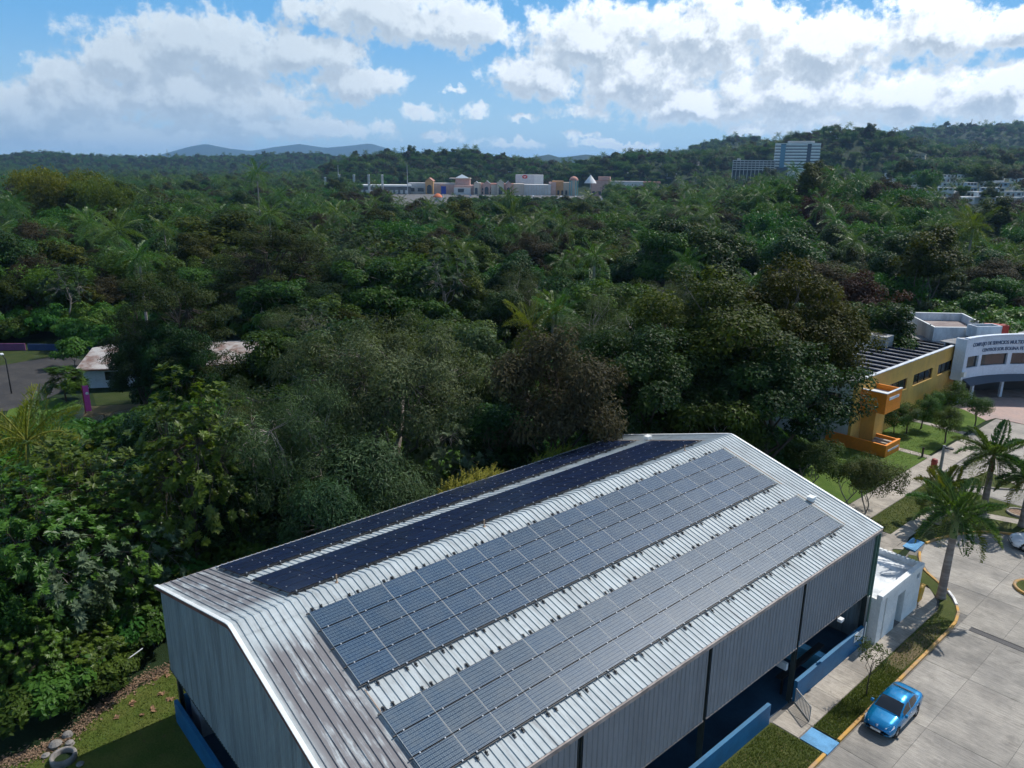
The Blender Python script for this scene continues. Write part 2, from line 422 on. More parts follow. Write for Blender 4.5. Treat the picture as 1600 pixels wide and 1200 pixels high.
MT = dict(
 roof=corrugated_roof_mat(),
 clad=mat('wall_cladding', (0.225, 0.25, 0.28), 0.55, 0.1, 0.12, 0.7, bump=0.03, obj_rand=0.03, stretch=(1, 1, .25)),
 gclad=mat('gable_cladding', (0.33, 0.37, 0.38), 0.55, 0.1, 0.35, 0.9, stretch=(2.5, 2.5, .18)),
 trim=mat('white_trim', (0.80, 0.82, 0.80), 0.45, 0, 0.12, 1.5),
 rust=mat('rusty_edge', (0.25, 0.10, 0.07), 0.85, 0, 0.4, 3),
 fascia=mat('brown_gutter', (0.42, 0.36, 0.33), 0.6, 0.2, 0.4, 2.5, stretch=(1, .5, 1)),
 steel=mat('dark_green_steel', (0.035, 0.05, 0.05), 0.55, 0.2, 0.3, 3),
 pipe=mat('green_downpipe', (0.10, 0.19, 0.15), 0.5, 0.0, 0.2, 2),
 alu=mat('aluminium_frame', (0.43, 0.45, 0.46), 0.5, 0.0),
 darkalu_seam_shade=mat('black_frame_seam_shade', (0.03, 0.03, 0.035), 0.4, 0.4),
 clamp=mat('bright_clamp', (0.52, 0.53, 0.55), 0.5, 0.0),
 foot=mat('dark_mount_foot', (0.04, 0.045, 0.05), 0.6, 0.3),
 rail=mat('mount_rail', (0.05, 0.052, 0.055), 0.6, 0.2),  # rail darkened in colour for the shadow in the row gaps
 solar=solar_mat('polycrystalline_glass', (0.009, 0.034, 0.080), (0.25, 0.33, 0.36), 0.68),
 mono=solar_mat('monocrystalline_glass', (0.006, 0.013, 0.040), (0.05, 0.07, 0.13), 0.25, wl=.03, rough=0.2, haze=0.012),
 solarsheen=solar_mat('sheen_polycrystalline_glass', (0.013, 0.040, 0.082), (0.27, 0.34, 0.37), 0.8, haze=0.10),  # paler copy for the lower array, its grey sheen put into the colour
 stub=mat('rust_stub', (0.45, 0.30, 0.20), 0.8),
 bluewall=mat('blue_painted_wall', (0.010, 0.145, 0.31), 0.6, 0, 0.25, 0.8),
 litledge=mat('sunlit_blue_paint', (0.16, 0.50, 0.72), 0.6, 0, 0.12, 1.5),  # sun patch on the inner ledge put into a paler blue
 bluefloor=mat('blue_court_floor', (0.03, 0.09, 0.16), 0.5, 0, 0.3, 0.6),
 bluepad=mat('blue_ramp_paint', (0.13, 0.36, 0.62), 0.85, 0, 0.35, 1.4, bump=.2, bscale=20),
 white=mat('white_render', (0.78, 0.79, 0.77), 0.75, 0, 0.12, 0.8, bump=.05),
 whiteroof=mat('white_sealed_roof', (0.74, 0.77, 0.78), 0.7, 0, 0, 0.8, col2=(0.42, 0.45, 0.47), bump=.25, bscale=3),
 parapet=mat('weathered_parapet', (0.66, 0.70, 0.74), 0.8, 0, 0, 0.7, col2=(0.45, 0.49, 0.53), bump=.1, stretch=(1, 1, .4)),
 brownroof=mat('brown_roof_membrane', (0.20, 0.155, 0.145), 0.85, 0, 0, 0.35, col2=(0.32, 0.27, 0.25), bump=.1),
 greyroof=mat('grey_roof_membrane', (0.17, 0.17, 0.17), 0.85, 0, 0, 0.5, col2=(0.33, 0.33, 0.33), bump=.1),
 concrete=mat('road_concrete', (0.355, 0.33, 0.29), 0.9, 0, 0, 0.22, col2=(0.215, 0.203, 0.183), bump=.3, bscale=14, obj_rand=0.10, stain=.5),
 joint=mat('dark_joint', (0.20, 0.19, 0.175), 0.95, 0, 0.3, 2),
 walk=mat('sidewalk_concrete', (0.40, 0.36, 0.305), 0.9, 0, 0, 0.45, col2=(0.27, 0.245, 0.21), bump=.25, bscale=14, obj_rand=0.08, stain=.55),
 plaza=mat('pink_plaza_concrete', (0.42, 0.30, 0.26), 0.9, 0, 0, 0.4, col2=(0.34, 0.27, 0.245), bump=.15),
 kerb=mat('worn_yellow_kerb', (0.58, 0.32, 0.07), 0.85, 0, 0, 1.1, col2=(0.36, 0.25, 0.15), bump=.25, obj_rand=.06),
 whitekerb=mat('white_kerb', (0.8, 0.8, 0.78), 0.8, 0, 0.2, 2),
 grate=mat('iron_grate', (0.045, 0.045, 0.05), 0.6, 0.5, 0.3, 6),
 grass=grass_mat('mown_grass', (0.060, 0.080, 0.020), (0.085, 0.100, 0.028), (0.120, 0.105, 0.05)),
 lawn=grass_mat('lush_lawn', (0.068, 0.125, 0.018), (0.098, 0.155, 0.028), (0.12, 0.145, 0.04)),
 wildgrass=grass_mat('mossy_grass', (0.070, 0.105, 0.018), (0.105, 0.125, 0.028), (0.13, 0.10, 0.045)),
 dry=grass_mat('dry_earth', (0.17, 0.13, 0.075), (0.12, 0.11, 0.05), (0.22, 0.16, 0.10)),
 floor=grass_mat('forest_floor', (0.014, 0.030, 0.010), (0.020, 0.038, 0.014), (0.024, 0.034, 0.014)),
 litter=mat('leaf_litter', (0.30, 0.20, 0.13), 0.95, 0, 0.6, 6, bump=.8, bscale=12),
 fleaf=mat('fallen_leaf', (0.34, 0.20, 0.11), 0.9, 0, 0.4, 30),
 shadegrass=grass_mat('shaded_rough_grass', (0.030, 0.050, 0.012), (0.045, 0.060, 0.018), (0.06, 0.05, 0.025)),  # shade around the lot and house put into a darker grass colour
 asphalt=mat('old_asphalt', (0.050, 0.050, 0.052), 0.95, 0, 0, 0.3, col2=(0.068, 0.066, 0.064), bump=.1, spec=0.05),
 bark=mat('grey_bark', (0.17, 0.15, 0.125), 0.95, 0, 0.45, 5, bump=.5, stretch=(1, 1, .3)),
 darkbark=mat('dark_bark', (0.08, 0.065, 0.05), 0.95, 0, 0.4, 5, bump=.5, stretch=(1, 1, .3)),
 palebark=mat('pale_bark', (0.34, 0.30, 0.26), 0.9, 0, 0.4, 4, stretch=(1, 1, .3)),
 palmtrunk=mat('palm_trunk', (0.21, 0.17, 0.15), 0.9, 0, 0, 3.0, col2=(0.33, 0.29, 0.26), stretch=(.2, .2, 1.6), bump=.3),
 shaft=mat('palm_crownshaft', (0.13, 0.19, 0.055), 0.45, 0, 0.25, 3),
 shaft2=mat('red_palm_crownshaft', (0.20, 0.09, 0.045), 0.5, 0, 0.3, 3),
 ochre=mat('ochre_wall', (0.62, 0.38, 0.085), 0.8, 0, 0, 0.45, col2=(0.52, 0.32, 0.085), bump=.06, stretch=(1, 1, .35)),
 orange=mat('orange_wall', (0.78, 0.25, 0.014), 0.75, 0, 0.10, 0.6),
 glassdark=mat('dark_glass', (0.02, 0.025, 0.03), 0.08, 0, spec=0.8),
 greyglass=mat('grey_glass', (0.16, 0.20, 0.23), 0.12, 0, spec=0.8),
 blueglass=mat('blue_glass', (0.05, 0.17, 0.26), 0.15, 0, spec=0.8),
 frame=mat('window_frame_white', (0.7, 0.7, 0.68), 0.5),
 bluewhite=mat('bluish_white_render', (0.66, 0.73, 0.82), 0.7, 0, 0.10, 0.6),
 letter=mat('dark_blue_lettering', (0.05, 0.09, 0.17), 0.6),
 acgrey=mat('grey_metal_unit', (0.33, 0.34, 0.34), 0.6, 0.3, 0.2, 2),
 redmetal=mat('red_painted_metal', (0.42, 0.035, 0.02), 0.55, 0, 0.2, 3),
 redbin=mat('red_bin', (0.33, 0.05, 0.035), 0.6, 0, 0.2, 4),
 yellowbin=mat('yellow_bin', (0.62, 0.36, 0.05), 0.6, 0, 0.15, 3),
 greypole=mat('grey_concrete_pole', (0.34, 0.34, 0.33), 0.8, 0, 0.2, 2),
 blackmetal=mat('black_metal', (0.02, 0.02, 0.022), 0.5, 0.3),
 whitemetal=mat('white_metal', (0.75, 0.76, 0.76), 0.45),
 magenta=mat('magenta_board', (0.75, 0.09, 0.42), 0.6, 0, 0.12, 1),
 navy=mat('navy_low_wall', (0.02, 0.045, 0.12), 0.8, 0, 0.2, 1),
 purple=mat('purple_low_wall', (0.16, 0.05, 0.13), 0.8, 0, 0.2, 1),
 rustroof=mat('rusted_sheet_roof', (0.42, 0.40, 0.38), 0.75, 0.1, 0, 0.55, col2=(0.19, 0.12, 0.095), stretch=(1, 1, 1)),
 darkrust=mat('dark_rust_fascia', (0.20, 0.11, 0.08), 0.85, 0, 0.4, 2),
 stone=mat('rough_stone', (0.25, 0.235, 0.22), 0.95, 0, 0.35, 3, bump=.6),
 carblue=mat('metallic_blue_paint', (0.0, 0.20, 0.45), 0.25, 0.5, coat=1.0),
 tyre=mat('tyre_rubber', (0.018, 0.018, 0.018), 0.85),
 rim=mat('alloy_rim', (0.45, 0.46, 0.48), 0.35, 0.8),
 lens=mat('headlight_lens', (0.75, 0.78, 0.8), 0.08, 0.2, spec=.8),
 chrome=mat('chrome', (0.8, 0.8, 0.82), 0.12, 1.0),
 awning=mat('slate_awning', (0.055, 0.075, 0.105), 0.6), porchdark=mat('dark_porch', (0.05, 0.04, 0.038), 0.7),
 dash=mat('grey_interior', (0.28, 0.28, 0.27), 0.8),
 whitecar=mat('white_car_paint', (0.78, 0.79, 0.8), 0.25, coat=1.0),
)
LF = dict(
 broad=leaf_mat('broadleaf', (0.008, 0.026, 0.006), (0.078, 0.140, 0.024), 0.42),
 dark=leaf_mat('dark_broadleaf', (0.005, 0.019, 0.007), (0.046, 0.096, 0.025), 0.42),
 grey=leaf_mat('grey_green_leaf', (0.012, 0.030, 0.012), (0.100, 0.150, 0.064), 0.45),
 olive=leaf_mat('olive_leaf', (0.008, 0.021, 0.005), (0.105, 0.120, 0.018), 0.5),
 brown=leaf_mat('brown_leaf', (0.020, 0.018, 0.011), (0.082, 0.072, 0.036), 0.6, trans=.2),
 fine=leaf_mat('feathery_leaf', (0.014, 0.030, 0.012), (0.140, 0.180, 0.085), 0.5),
 big=leaf_mat('breadfruit_leaf', (0.013, 0.046, 0.007), (0.135, 0.235, 0.032), 0.4, trans=.42, rand=.12, spec=.3),
 conif=leaf_mat('tufted_leaf', (0.008, 0.018, 0.006), (0.070, 0.082, 0.020), 0.55, trans=.2, rand=.1),
 mango=leaf_mat('mango_leaf', (0.012, 0.034, 0.014), (0.085, 0.145, 0.065), 0.4, rand=.1),
 bamboo=leaf_mat('bamboo_leaf', (0.075, 0.095, 0.014), (0.160, 0.175, 0.035), 0.5, trans=.35, rand=.12),
 lime=leaf_mat('lime_fern', (0.13, 0.155, 0.020), (0.26, 0.27, 0.045), 0.55, trans=.35, rand=.1),
 vine=leaf_mat('vine_leaf', (0.032, 0.085, 0.014), (0.078, 0.165, 0.030), 0.4, rand=.15),
 pale=leaf_mat('pale_cecropia_leaf', (0.060, 0.100, 0.050), (0.155, 0.205, 0.125), 0.4, rand=.12),
 palm=leaf_mat('palm_leaflet', (0.026, 0.072, 0.012), (0.135, 0.225, 0.045), 0.36, trans=.3, rand=.15, spec=.25),
 palmy=leaf_mat('yellowing_palm_leaflet', (0.09, 0.12, 0.02), (0.19, 0.20, 0.04), 0.4, trans=.35, rand=.1),
 topi=leaf_mat('topiary_leaf', (0.018, 0.045, 0.008), (0.100, 0.165, 0.028), 0.45, rand=.12),
 crape=leaf_mat('crape_leaf', (0.024, 0.046, 0.012), (0.120, 0.160, 0.048), 0.5, rand=.1),
 red=leaf_mat('reddish_leaf', (0.030, 0.016, 0.012), (0.085, 0.042, 0.030), 0.55, rand=.15),
 blade=leaf_mat('grass_blade', (0.060, 0.085, 0.020), (0.150, 0.175, 0.045), 0.6, rand=.05),
 far=leaf_mat('far_canopy', (0.022, 0.044, 0.016), (0.058, 0.095, 0.030), 0.55, rand=.35, hue=.035),
 dist=leaf_mat('distant_canopy', (0.022, 0.042, 0.018), (0.050, 0.080, 0.030), 0.6, rand=.3, hue=.03),
)

# ------------------------------------------------------------------ terrain
CX, CYY = CAM[0], CAM[1]
def az_of(px): return az_el(px, 265)[0]
# hill crests: distance, spread towards and away, [(photo column, photo row of the crest)], canopy on top
RIDGES = [
 (340, 80, 75, [(1060, 330), (1120, 308), (1170, 287), (1220, 277), (1290, 274), (1340, 281), (1400, 304), (1470, 322), (1540, 334), (1640, 345)], 12),
 (1250, 140, 420, [(470, 275), (520, 258), (545, 246), (580, 239), (620, 238), (660, 240), (700, 237), (735, 236), (775, 243), (830, 250), (900, 257), (960, 264)], 12),
 (1120, 125, 420, [(880, 262), (930, 248), (965, 240), (1005, 236), (1060, 240), (1130, 238), (1190, 224), (1230, 211), (1270, 202), (1320, 197), (1365, 203), (1400, 213), (1450, 226), (1520, 233), (1600, 238), (1720, 244)], 12),
 (1950, 350, 400, [(1030, 246), (1075, 232), (1110, 219), (1150, 212), (1185, 217), (1230, 230), (1290, 240)], 13),
 (2350, 500, 600, [(1290, 240), (1350, 218), (1390, 205), (1430, 199), (1480, 197), (1540, 194), (1600, 193), (1750, 196)], 14),
 (2700, 500, 700, [(-160, 240), (-60, 242), (20, 243), (55, 238), (75, 237), (120, 243), (200, 245), (300, 245), (390, 243), (450, 240), (500, 240), (540, 246), (620, 256)], 14),
 (5200, 500, 900, [(730, 262), (770, 250), (790, 244), (815, 248), (840, 244), (857, 241), (875, 246), (900, 243), (915, 241), (945, 244), (1000, 252), (1060, 262)], 0),
 (12500, 1200, 2200, [(200, 256), (260, 240), (300, 229), (325, 225), (360, 232), (395, 236), (430, 230), (470, 225), (510, 231), (545, 228), (580, 224), (620, 236), (680, 243), (760, 252)], 0),
]
RZ = []
for D, s0, s1, pts, can in RIDGES:
    a = [az_of(x) for x, _ in pts]
    h = [at_d(x, y, D)[2]-can for x, y in pts]
    a = [a[0]-6]+a+[a[-1]+6]; h = [0]+h+[0]
    RZ.append((D, s0, s1, np.array(a), np.array(h)))
def terrain(x, y):
    x = np.asarray(x, float); y = np.asarray(y, float)
    dx, dy = x-CX, y-CYY
    D = np.hypot(dx, dy)
    a = np.degrees(np.arctan2(dx, dy))-math.degrees(YAW)
    a = (a+180) % 360-180
    z = np.zeros_like(D)
    for k, (Dk, s0, s1, aa, hh) in enumerate(RZ):
        wob = 1.0+0.10*np.sin(a*1.9+k*1.7)+0.05*np.sin(a*5.3+k)
        H = np.interp(a, aa, hh, left=0, right=0)
        t = (D-Dk)/np.where(D < Dk, s0*wob, s1)
        z = np.maximum(z, H*np.exp(-t*t*1.1))
    # the town stands on a rise
    tw = np.interp(a, [az_of(1330), az_of(1400), az_of(1700), az_of(1800)], [0, 1, 1, 0])*np.interp(D, [400, 470, 850, 1000, 1100], [0, 12, 26, 27, 0])
    z = np.maximum(z, tw)
    ft = np.interp(a, [az_of(1050), az_of(1130), az_of(1330), az_of(1400)], [0, 1, 1, 0])*np.interp(D, [480, 720, 900, 1100], [0, 6, 13, 18])
    z = np.maximum(z, ft)
    # the mall stands on a levelled plain
    lev = np.interp(a, [az_of(520), az_of(570), az_of(1010), az_of(1060)], [0, 1, 1, 0])*np.interp(D, [440, 490, 975, 1030], [0, 1, 1, 0])
    z = z*(1-lev)
    roll = 1.5*np.sin(x*.011+.6)*np.sin(y*.013)+0.8*np.sin(x*.031)*np.cos(y*.027+1)
    fade = np.clip((D-150)/200, 0, 1)*np.clip((D-0)/400, 0, 1)
    flat = 1-np.exp(-((D-760)/300)**2)
    return z+roll*(1-lev)*fade*flat*np.clip(1-z/20, 0, 1)-0.02
def tz(x, y): return float(terrain(np.array([x]), np.array([y]))[0])
def build_terrain():
    az = np.unique(np.concatenate([np.linspace(-180, -44, 24), np.linspace(-44, 44, 230), np.linspace(44, 180, 24)]))[:-1]
    Ds = np.concatenate([[0.0], np.geomspace(12, 400, 26), np.linspace(420, 3600, 92), np.geomspace(3700, 16000, 60)])
    A, D = np.meshgrid(np.radians(az+math.degrees(YAW)), Ds[1:], indexing='xy')
    X = CX+np.sin(A)*D; Y = CYY+np.cos(A)*D
    Z = terrain(X.ravel(), Y.ravel())
    V = np.concatenate([[[CX, CYY, -0.02]], np.stack([X.ravel(), Y.ravel(), Z], 1)])
    n = len(az); m = len(Ds)-1
    i = np.arange(m-1)[:, None]*n; j = np.arange(n)[None]; j2 = (j+1) % n
    F = np.stack([1+i+j, 1+i+n+j, 1+i+n+j2, 1+i+j2], -1).reshape(-1, 4)
    me = np_mesh('terrain', V, F, [MT['floor']], smooth=True)
    o = struct(link('terrain', me))
    mb = MB()
    mb.add([V[0]]+[V[1+k] for k in range(n)], [(0, 1+k, 1+(k+1) % n) for k in range(n)])
    c = mb.build('ground', [MT['floor']]); struct(c)
    return o
build_terrain()

# ------------------------------------------------------------------ roads, lawns, sidewalks
def sheet(name, pts, z, m, label=None):
    mb = MB(); mb.add([(x, y, z) for x, y in pts], [tuple(range(len(pts)))])
    o = mb.build(name, [m]); return struct(o)
# road: a dark bed with cast slabs standing 15 mm proud of it
road = sheet('road', [(8.0, -60), (60, -60), (60, 125), (1.5, 125), (1.5, 60), (7.0, 48), (8.0, 40)], 0.0, MT['joint'])
xs = [13.42, 15.75, 19.3, 23.0, 26.6, 30.2]
ys = [-12, -7.2, -2.4, 2.4, 7.2, 12.0, 16.7, 21.3, 25.9, 31.8, 36.55, 37.55, 42.2, 47.0, 51.8]
for i in range(len(xs)-1):
    for j in range(len(ys)-1):
        if ys[j] == 36.55 and xs[i] < 19:
            continue
        mb = MB(); mb.box(xs[i]+.012, xs[i+1]-.012, ys[j]+.012, ys[j+1]-.012, -.05, .015)
        c = ((xs[i]+xs[i+1])/2, (ys[j]+ys[j+1])/2, 0)
        link('slab', mb.mesh('slab', [MT['concrete']], c), road, loc=c)
def slab_poly(pts, z=0.015, m='concrete', name='slab', parent=None):
    c = (sum(p[0] for p in pts)/len(pts), sum(p[1] for p in pts)/len(pts), 0)
    mb = MB(); mb.prism(list(pts), z-.06, z)
    return link(name, mb.mesh(name, [MT[m]], c), parent if parent is not None else road, loc=c)
slab_poly([(12.95, 38.7), (13.4, 38.7), (13.4, 42.18), (10.0, 42.18), (12.1, 40.2)])
slab_poly([(9.9, 42.22), (13.4, 42.22), (13.4, 47.0), (7.7, 47.0), (8.3, 44.3)])
slab_poly([(7.75, 47.03), (13.4, 47.03), (13.4, 54.3), (12.2, 54.3), (10.7, 53.3), (8.9, 50.9)])
slab_poly([(13.42, 51.83), (19.28, 51.83), (19.28, 57.5), (15, 56.2), (13.42, 54.9)])
slab_poly([(19.32, 51.83), (30.2, 51.83), (30.2, 58.5), (19.32, 57.6)])
slab_poly([(13.42, 37.0), (14.0, 37.0), (14.0, 37.54), (13.42, 37.54)]); slab_poly([(13.42, 36.56), (19.28, 36.56), (19.28, 36.98), (13.42, 36.98)])
slab_poly([(19.32, 36.56), (19.4, 36.56), (19.4, 37.54), (19.32, 37.54)])
# upper driveway behind the planted strip
slab_poly([(3.1, 61.0), (10.5, 60.5), (20, 60.5), (20, 73.9), (3.1, 73.9)], name='slab')
slab_poly([(0.7, 74.0), (30, 74.0), (30, 85.8), (0.7, 85.8)], name='slab')
# lawn pieces (each its own sheet, 4 mm steps)
sheet('lawn', [(10.4, -12), (13.15, -12), (13.15, 20.15), (10.4, 20.15)], 0.10, MT['grass'])
sheet('lawn', [(11.95, 21.55), (13.15, 21.55), (13.15, 37.0), (12.7, 38.9), (11.9, 40.0), (10.9, 41.1), (10.3, 40.5), (11.6, 39.0), (11.95, 37.8)], 0.10, MT['grass'])
sheet('lawn', [(10.3, 40.5), (10.9, 41.1), (9.2, 42.4), (8.1, 44.3), (7.6, 44.0), (8.6, 42.0), (9.4, 40.4)], 0.10, MT['grass'])
sheet('lawn', [(3.05, 46.5), (5.3, 46.5), (5.4, 60.2), (3.05, 60.2)], 0.06, MT['grass'])
sheet('lawn', [(7.0, 47.1), (7.85, 47.2), (8.9, 50.7), (10.7, 53.15), (12.3, 54.15), (14.9, 55.9), (30, 58.6), (30, 59.9), (14, 57.4), (11.5, 56.2), (9.2, 55.4), (7.1, 53.6), (6.6, 50)], 0.10, MT['grass'])
sheet('lawn', [(6.9, 55.0), (9.2, 56.6), (11.5, 57.4), (14, 58.6), (26, 60.4), (11, 60.2), (6.0, 60.2)], 0.08, MT['grass'])
sheet('lawn', [(-5.9, 46.0), (0.6, 46.0), (0.6, 66.0), (-5.9, 66.0)], 0.07, MT['lawn'])
sheet('lawn', [(-5.9, 67.1), (0.35, 67.1), (0.35, 76.6), (-5.9, 77.2)], 0.07, MT['lawn'])
sheet('lawn', [(-5.9, 78.3), (0.2, 77.8), (0.2, 84.0), (-3.0, 86.6), (-5.9, 86.6)], 0.07, MT['lawn'])
sheet('lawn', [(-16, -14), (10.2, -14), (10.2, -2.7), (-9.8, -2.7), (-9.8, 6), (-14.4, 6), (-14.0, -1.8), (-13.1, -4.6), (-11.5, -7.4), (-11.6, -9.4)], 0.03, MT['wildgrass'])
sheet('lawn', [(-10, 31.2), (7, 31.2), (7, 46.2), (-10, 46.2)], 0.02, MT['grass'])
sheet('lawn', [(5.0, 60.9), (5.7, 66.9), (9.4, 64.6), (8.3, 63.4)][::-1], 0.14, MT['grass'])
sheet('bare_soil', [(12.05, 29.6), (12.5, 28.6), (13.0, 29.4), (13.1, 32), (13.08, 35.2), (12.6, 36.4), (12.1, 35.0), (12.02, 32)], 0.104, MT['dry'])
# sidewalks in flags with joints
sidewalk = sheet('sidewalk', [(10.3, 20.2), (11.95, 20.2), (11.95, 37.8), (10.9, 39.6), (7.0, 39.6), (7, 30.5), (10.3, 30.5)], 0.04, MT['joint'])
def flags(x0, x1, y0, y1, step, z=0.07, parent=None):
    y = y0
    while y < y1-0.1:
        ye = min(y+step, y1)
        mb = MB(); mb.box(x0, x1, y+.008, ye-.008, z-.06, z)
        c = ((x0+x1)/2, (y+ye)/2, 0)
        link('flag', mb.mesh('flag', [MT['walk']], c), parent if parent is not None else sidewalk, loc=c)
        y = ye
flags(10.42, 11.9, 21.55, 30.6, 1.5)
flags(10.9, 11.9, 30.6, 37.4, 1.7)
slab_poly([(10.95, 37.42), (11.9, 37.42), (11.5, 38.9), (10.6, 40.2), (9.6, 40.2), (9.6, 37.42)], 0.07, 'walk', 'flag', sidewalk)
slab_poly([(10.42, 20.25), (11.85, 20.25), (11.85, 21.53), (10.42, 21.53)], 0.07, 'walk', 'flag', sidewalk)
walk1 = sheet('sidewalk', [(0.6, 44), (3.05, 44), (3.05, 74), (0.6, 74)], 0.04, MT['joint'])
flags(0.66, 3.0, 44, 74, 2.4, 0.075, walk1)
walk2 = sheet('sidewalk', [(5.3, 40.2), (6.5, 40.2), (6.5, 53), (7.0, 54.2), (5.4, 60.2), (5.3, 50)], 0.04, MT['joint'])
flags(5.34, 6.46, 43.0, 53.0, 1.6, 0.075, walk2)
slab_poly([(6.3, 44.0), (7.0, 44.6), (6.5, 46.9), (6.5, 45.0)], 0.07, 'walk', 'flag', walk2)
slab_poly([(5.4, 53.05), (6.5, 53.05), (7.05, 53.7), (9.2, 55.5), (9.2, 56.55), (6.9, 54.95), (5.4, 60)], 0.075, 'walk', 'flag', walk2)
slab_poly([(9.22, 55.5), (11.5, 56.25), (14, 57.45), (14, 58.5), (11.5, 57.35), (9.22, 56.56)], 0.075, 'walk', 'flag', walk2)
slab_poly([(14.02, 57.47), (29, 59.9), (29, 60.5), (26, 60.35), (14.02, 58.5)], 0.075, 'walk', 'flag', walk2)
slab_poly([(3.06, 38), (7.2, 39.6), (9.3, 40.4), (8.5, 42.1), (6.3, 44), (5.3, 46.4), (3.06, 46.4)], 0.07, 'walk', 'flag', walk2)
path = sheet('path', [(-5.9, 66.05), (0.6, 66.05), (0.6, 67.05), (-5.9, 67.05)], 0.05, MT['joint'])
for k in range(5): slab_poly([(-5.8+1.3*k, 66.1), (-4.53+1.3*k, 66.1), (-4.53+1.3*k, 67.0), (-5.8+1.3*k, 67.0)], 0.075, 'walk', 'flag', path)
path2 = sheet('path', [(-5.9, 77.25), (0.3, 76.65), (0.3, 77.75), (-5.9, 78.25)], 0.05, MT['joint'])
for k in range(4): slab_poly([(-5.8+1.52*k, 77.35-.15*k), (-4.32+1.52*k, 77.2-.15*k), (-4.32+1.52*k, 78.05-.13*k), (-5.8+1.52*k, 78.18-.13*k)], 0.075, 'walk', 'flag', path2)
plaza = sheet('plaza', [(-4.3, 86.7), (-3.0, 86.65), (0.25, 84.0), (0.6, 85.9), (30, 85.9), (30, 110), (-4.3, 96)], 0.06, MT['plaza'])
# kerbs: each cast length its own stone
kerb = None
def kerb_run(pts, name='kerb', m='kerb', w=0.17, h=0.16, step=1.5):
    root = bpy.data.objects.new(name, None); COL.objects.link(root); root.location = (pts[0][0], pts[0][1], 0); struct(root)
    P = [Vector((x, y, 0)) for x, y in pts]
    for a, b in zip(P[:-1], P[1:]):
        L = (b-a).length; n = max(1, round(L/step))
        for k in range(n):
            p = a.lerp(b, k/n); q = a.lerp(b, (k+1)/n); d = (q-p).normalized()*.008
            mb = MB(); mb.bar(p+d+Vector((0, 0, h/2-.03)), q-d+Vector((0, 0, h/2-.03)), w, h+.06)
            mb.build('kerb_stone', [MT[m]], root, bevel=0.02)
    return root
kerb_run([(13.27, -10), (13.27, 20.15)])
kerb_run([(13.27, 21.55), (13.27, 35.8), (13.2, 37.2), (12.95, 38.4), (12.55, 39.3)], step=1.7)
kerb_run([(12.5, 39.4), (12.05, 40.15), (11.5, 40.8)], m='whitekerb', step=.8)
kerb_run([(11.45, 40.85), (10.6, 41.5), (9.5, 42.35), (8.8, 43.2), (8.3, 44.3), (8.0, 45.1)], step=1.2)
kerb_run([(7.75, 46.95), (8.0, 48.3), (8.8, 50.6), (9.7, 52.2), (10.8, 53.3), (12.2, 54.2), (15, 55.9), (20, 57.3), (30, 58.5)], step=1.6)
kerb_run([(5.0, 60.9), (5.7, 66.9), (9.4, 64.6), (8.3, 63.4), (5.0, 60.9)], m='walk', step=2)
# painted ramps at the two crossings
for pts, lab in (([(11.93, 20.25), (13.36, 20.25), (13.36, 21.45), (11.93, 21.45)], 'near'), ([tuple(at(px, py)[:2]) for px, py in ((1410, 855), (1426, 842), (1444, 850), (1430, 863))], 'far')):
    mb = MB()
    c = (sum(p[0] for p in pts)/4, sum(p[1] for p in pts)/4, 0)
    mb.prism(pts, 0.0, 0.085 if lab == 'near' else 0.115)
    o = mb.build('kerb_ramp', [MT['bluepad']]); struct(o)
# drain grate across the road
g = thing('drain_grate', 'black iron drain grate crossing the concrete road beyond the blue car', 'drain grate', (16.7, 37.27, 0))
mb = MB(); mb.box(14.05, 19.35, 37.02, 37.05, 0, .02); mb.box(14.05, 19.35, 37.49, 37.52, 0, .02); mb.build('frame', [MT['grate']], g)
mb = MB(); mb.box(0, .05, -.22, .22, -.005, .014)
bar_me = mb.mesh('bar', [MT['grate']])
for k in range(52): link('bar', bar_me, g, loc=(-2.63+k*.101, 0, 0))
mb = MB(); mb.box(14.03, 19.37, 37.0, 37.54, -.05, .001); mb.build('channel', [MT['blackmetal']], g)
# ------------------------------------------------------------------ the sports hall
AL = R_(15.7965); ZR = 10.427; TR, TL = 10.72, 10.09; YN, YF = -2.755, 30.884
CA, SA = math.cos(AL), math.sin(AL)
def SR(t, y, h=0.0): return (t*CA+h*SA, y, ZR-t*SA+h*CA)
def SL(t, y, h=0.0): return (-t*CA-h*SA, y, ZR-t*SA+h*CA)
XE, ZE = TR*CA, ZR-TR*SA
XW, ZW = -TL*CA, ZR-TL*SA
hall = thing('sports_hall', 'long sports hall with ribbed galvanised metal roof and blue low walls', 'sports hall', (0, 14, 0))
HL = hall.location
roof = MB()                       # purlins carry the sheets
for t in (0.6, 2.6, 4.6, 6.6, 8.6, 10.2):
    for S in (SR, SL):
        if S is SL and t > TL: continue
        a = S(t, YN+.2, -.12); b = S(t, YF-.2, -.12); roof.bar(a, b, .08, .18)
roof_o = roof.build('roof', [MT['steel']], hall)
NS = 54; PW = (YF-YN)/NS
def rib_sheet(L, t0, curve=None):
    # profile across the sheet (local y), two ribs per sheet, pushed down the slope (local x)
    p = PW/2
    prof = []
    for k in range(2):
        o = k*p
        prof += [(o+.0, .0), (o+p-.065, .0), (o+p-.045, .042), (o+p-.018, .042)]
    prof.append((2*p-.0005, .0))
    V = []; F = []
    stations = [t0, t0+L*.5, t0+L]
    for x in stations:
        for (y, z) in prof: V.append((x, y, z))
    n = len(prof)
    for i in range(len(stations)-1):
        for j in range(n-1): F.append((i*n+j, (i+1)*n+j, (i+1)*n+j+1, i*n+j+1))
    return np_mesh('roof_sheet', V, F, [MT['roof']])
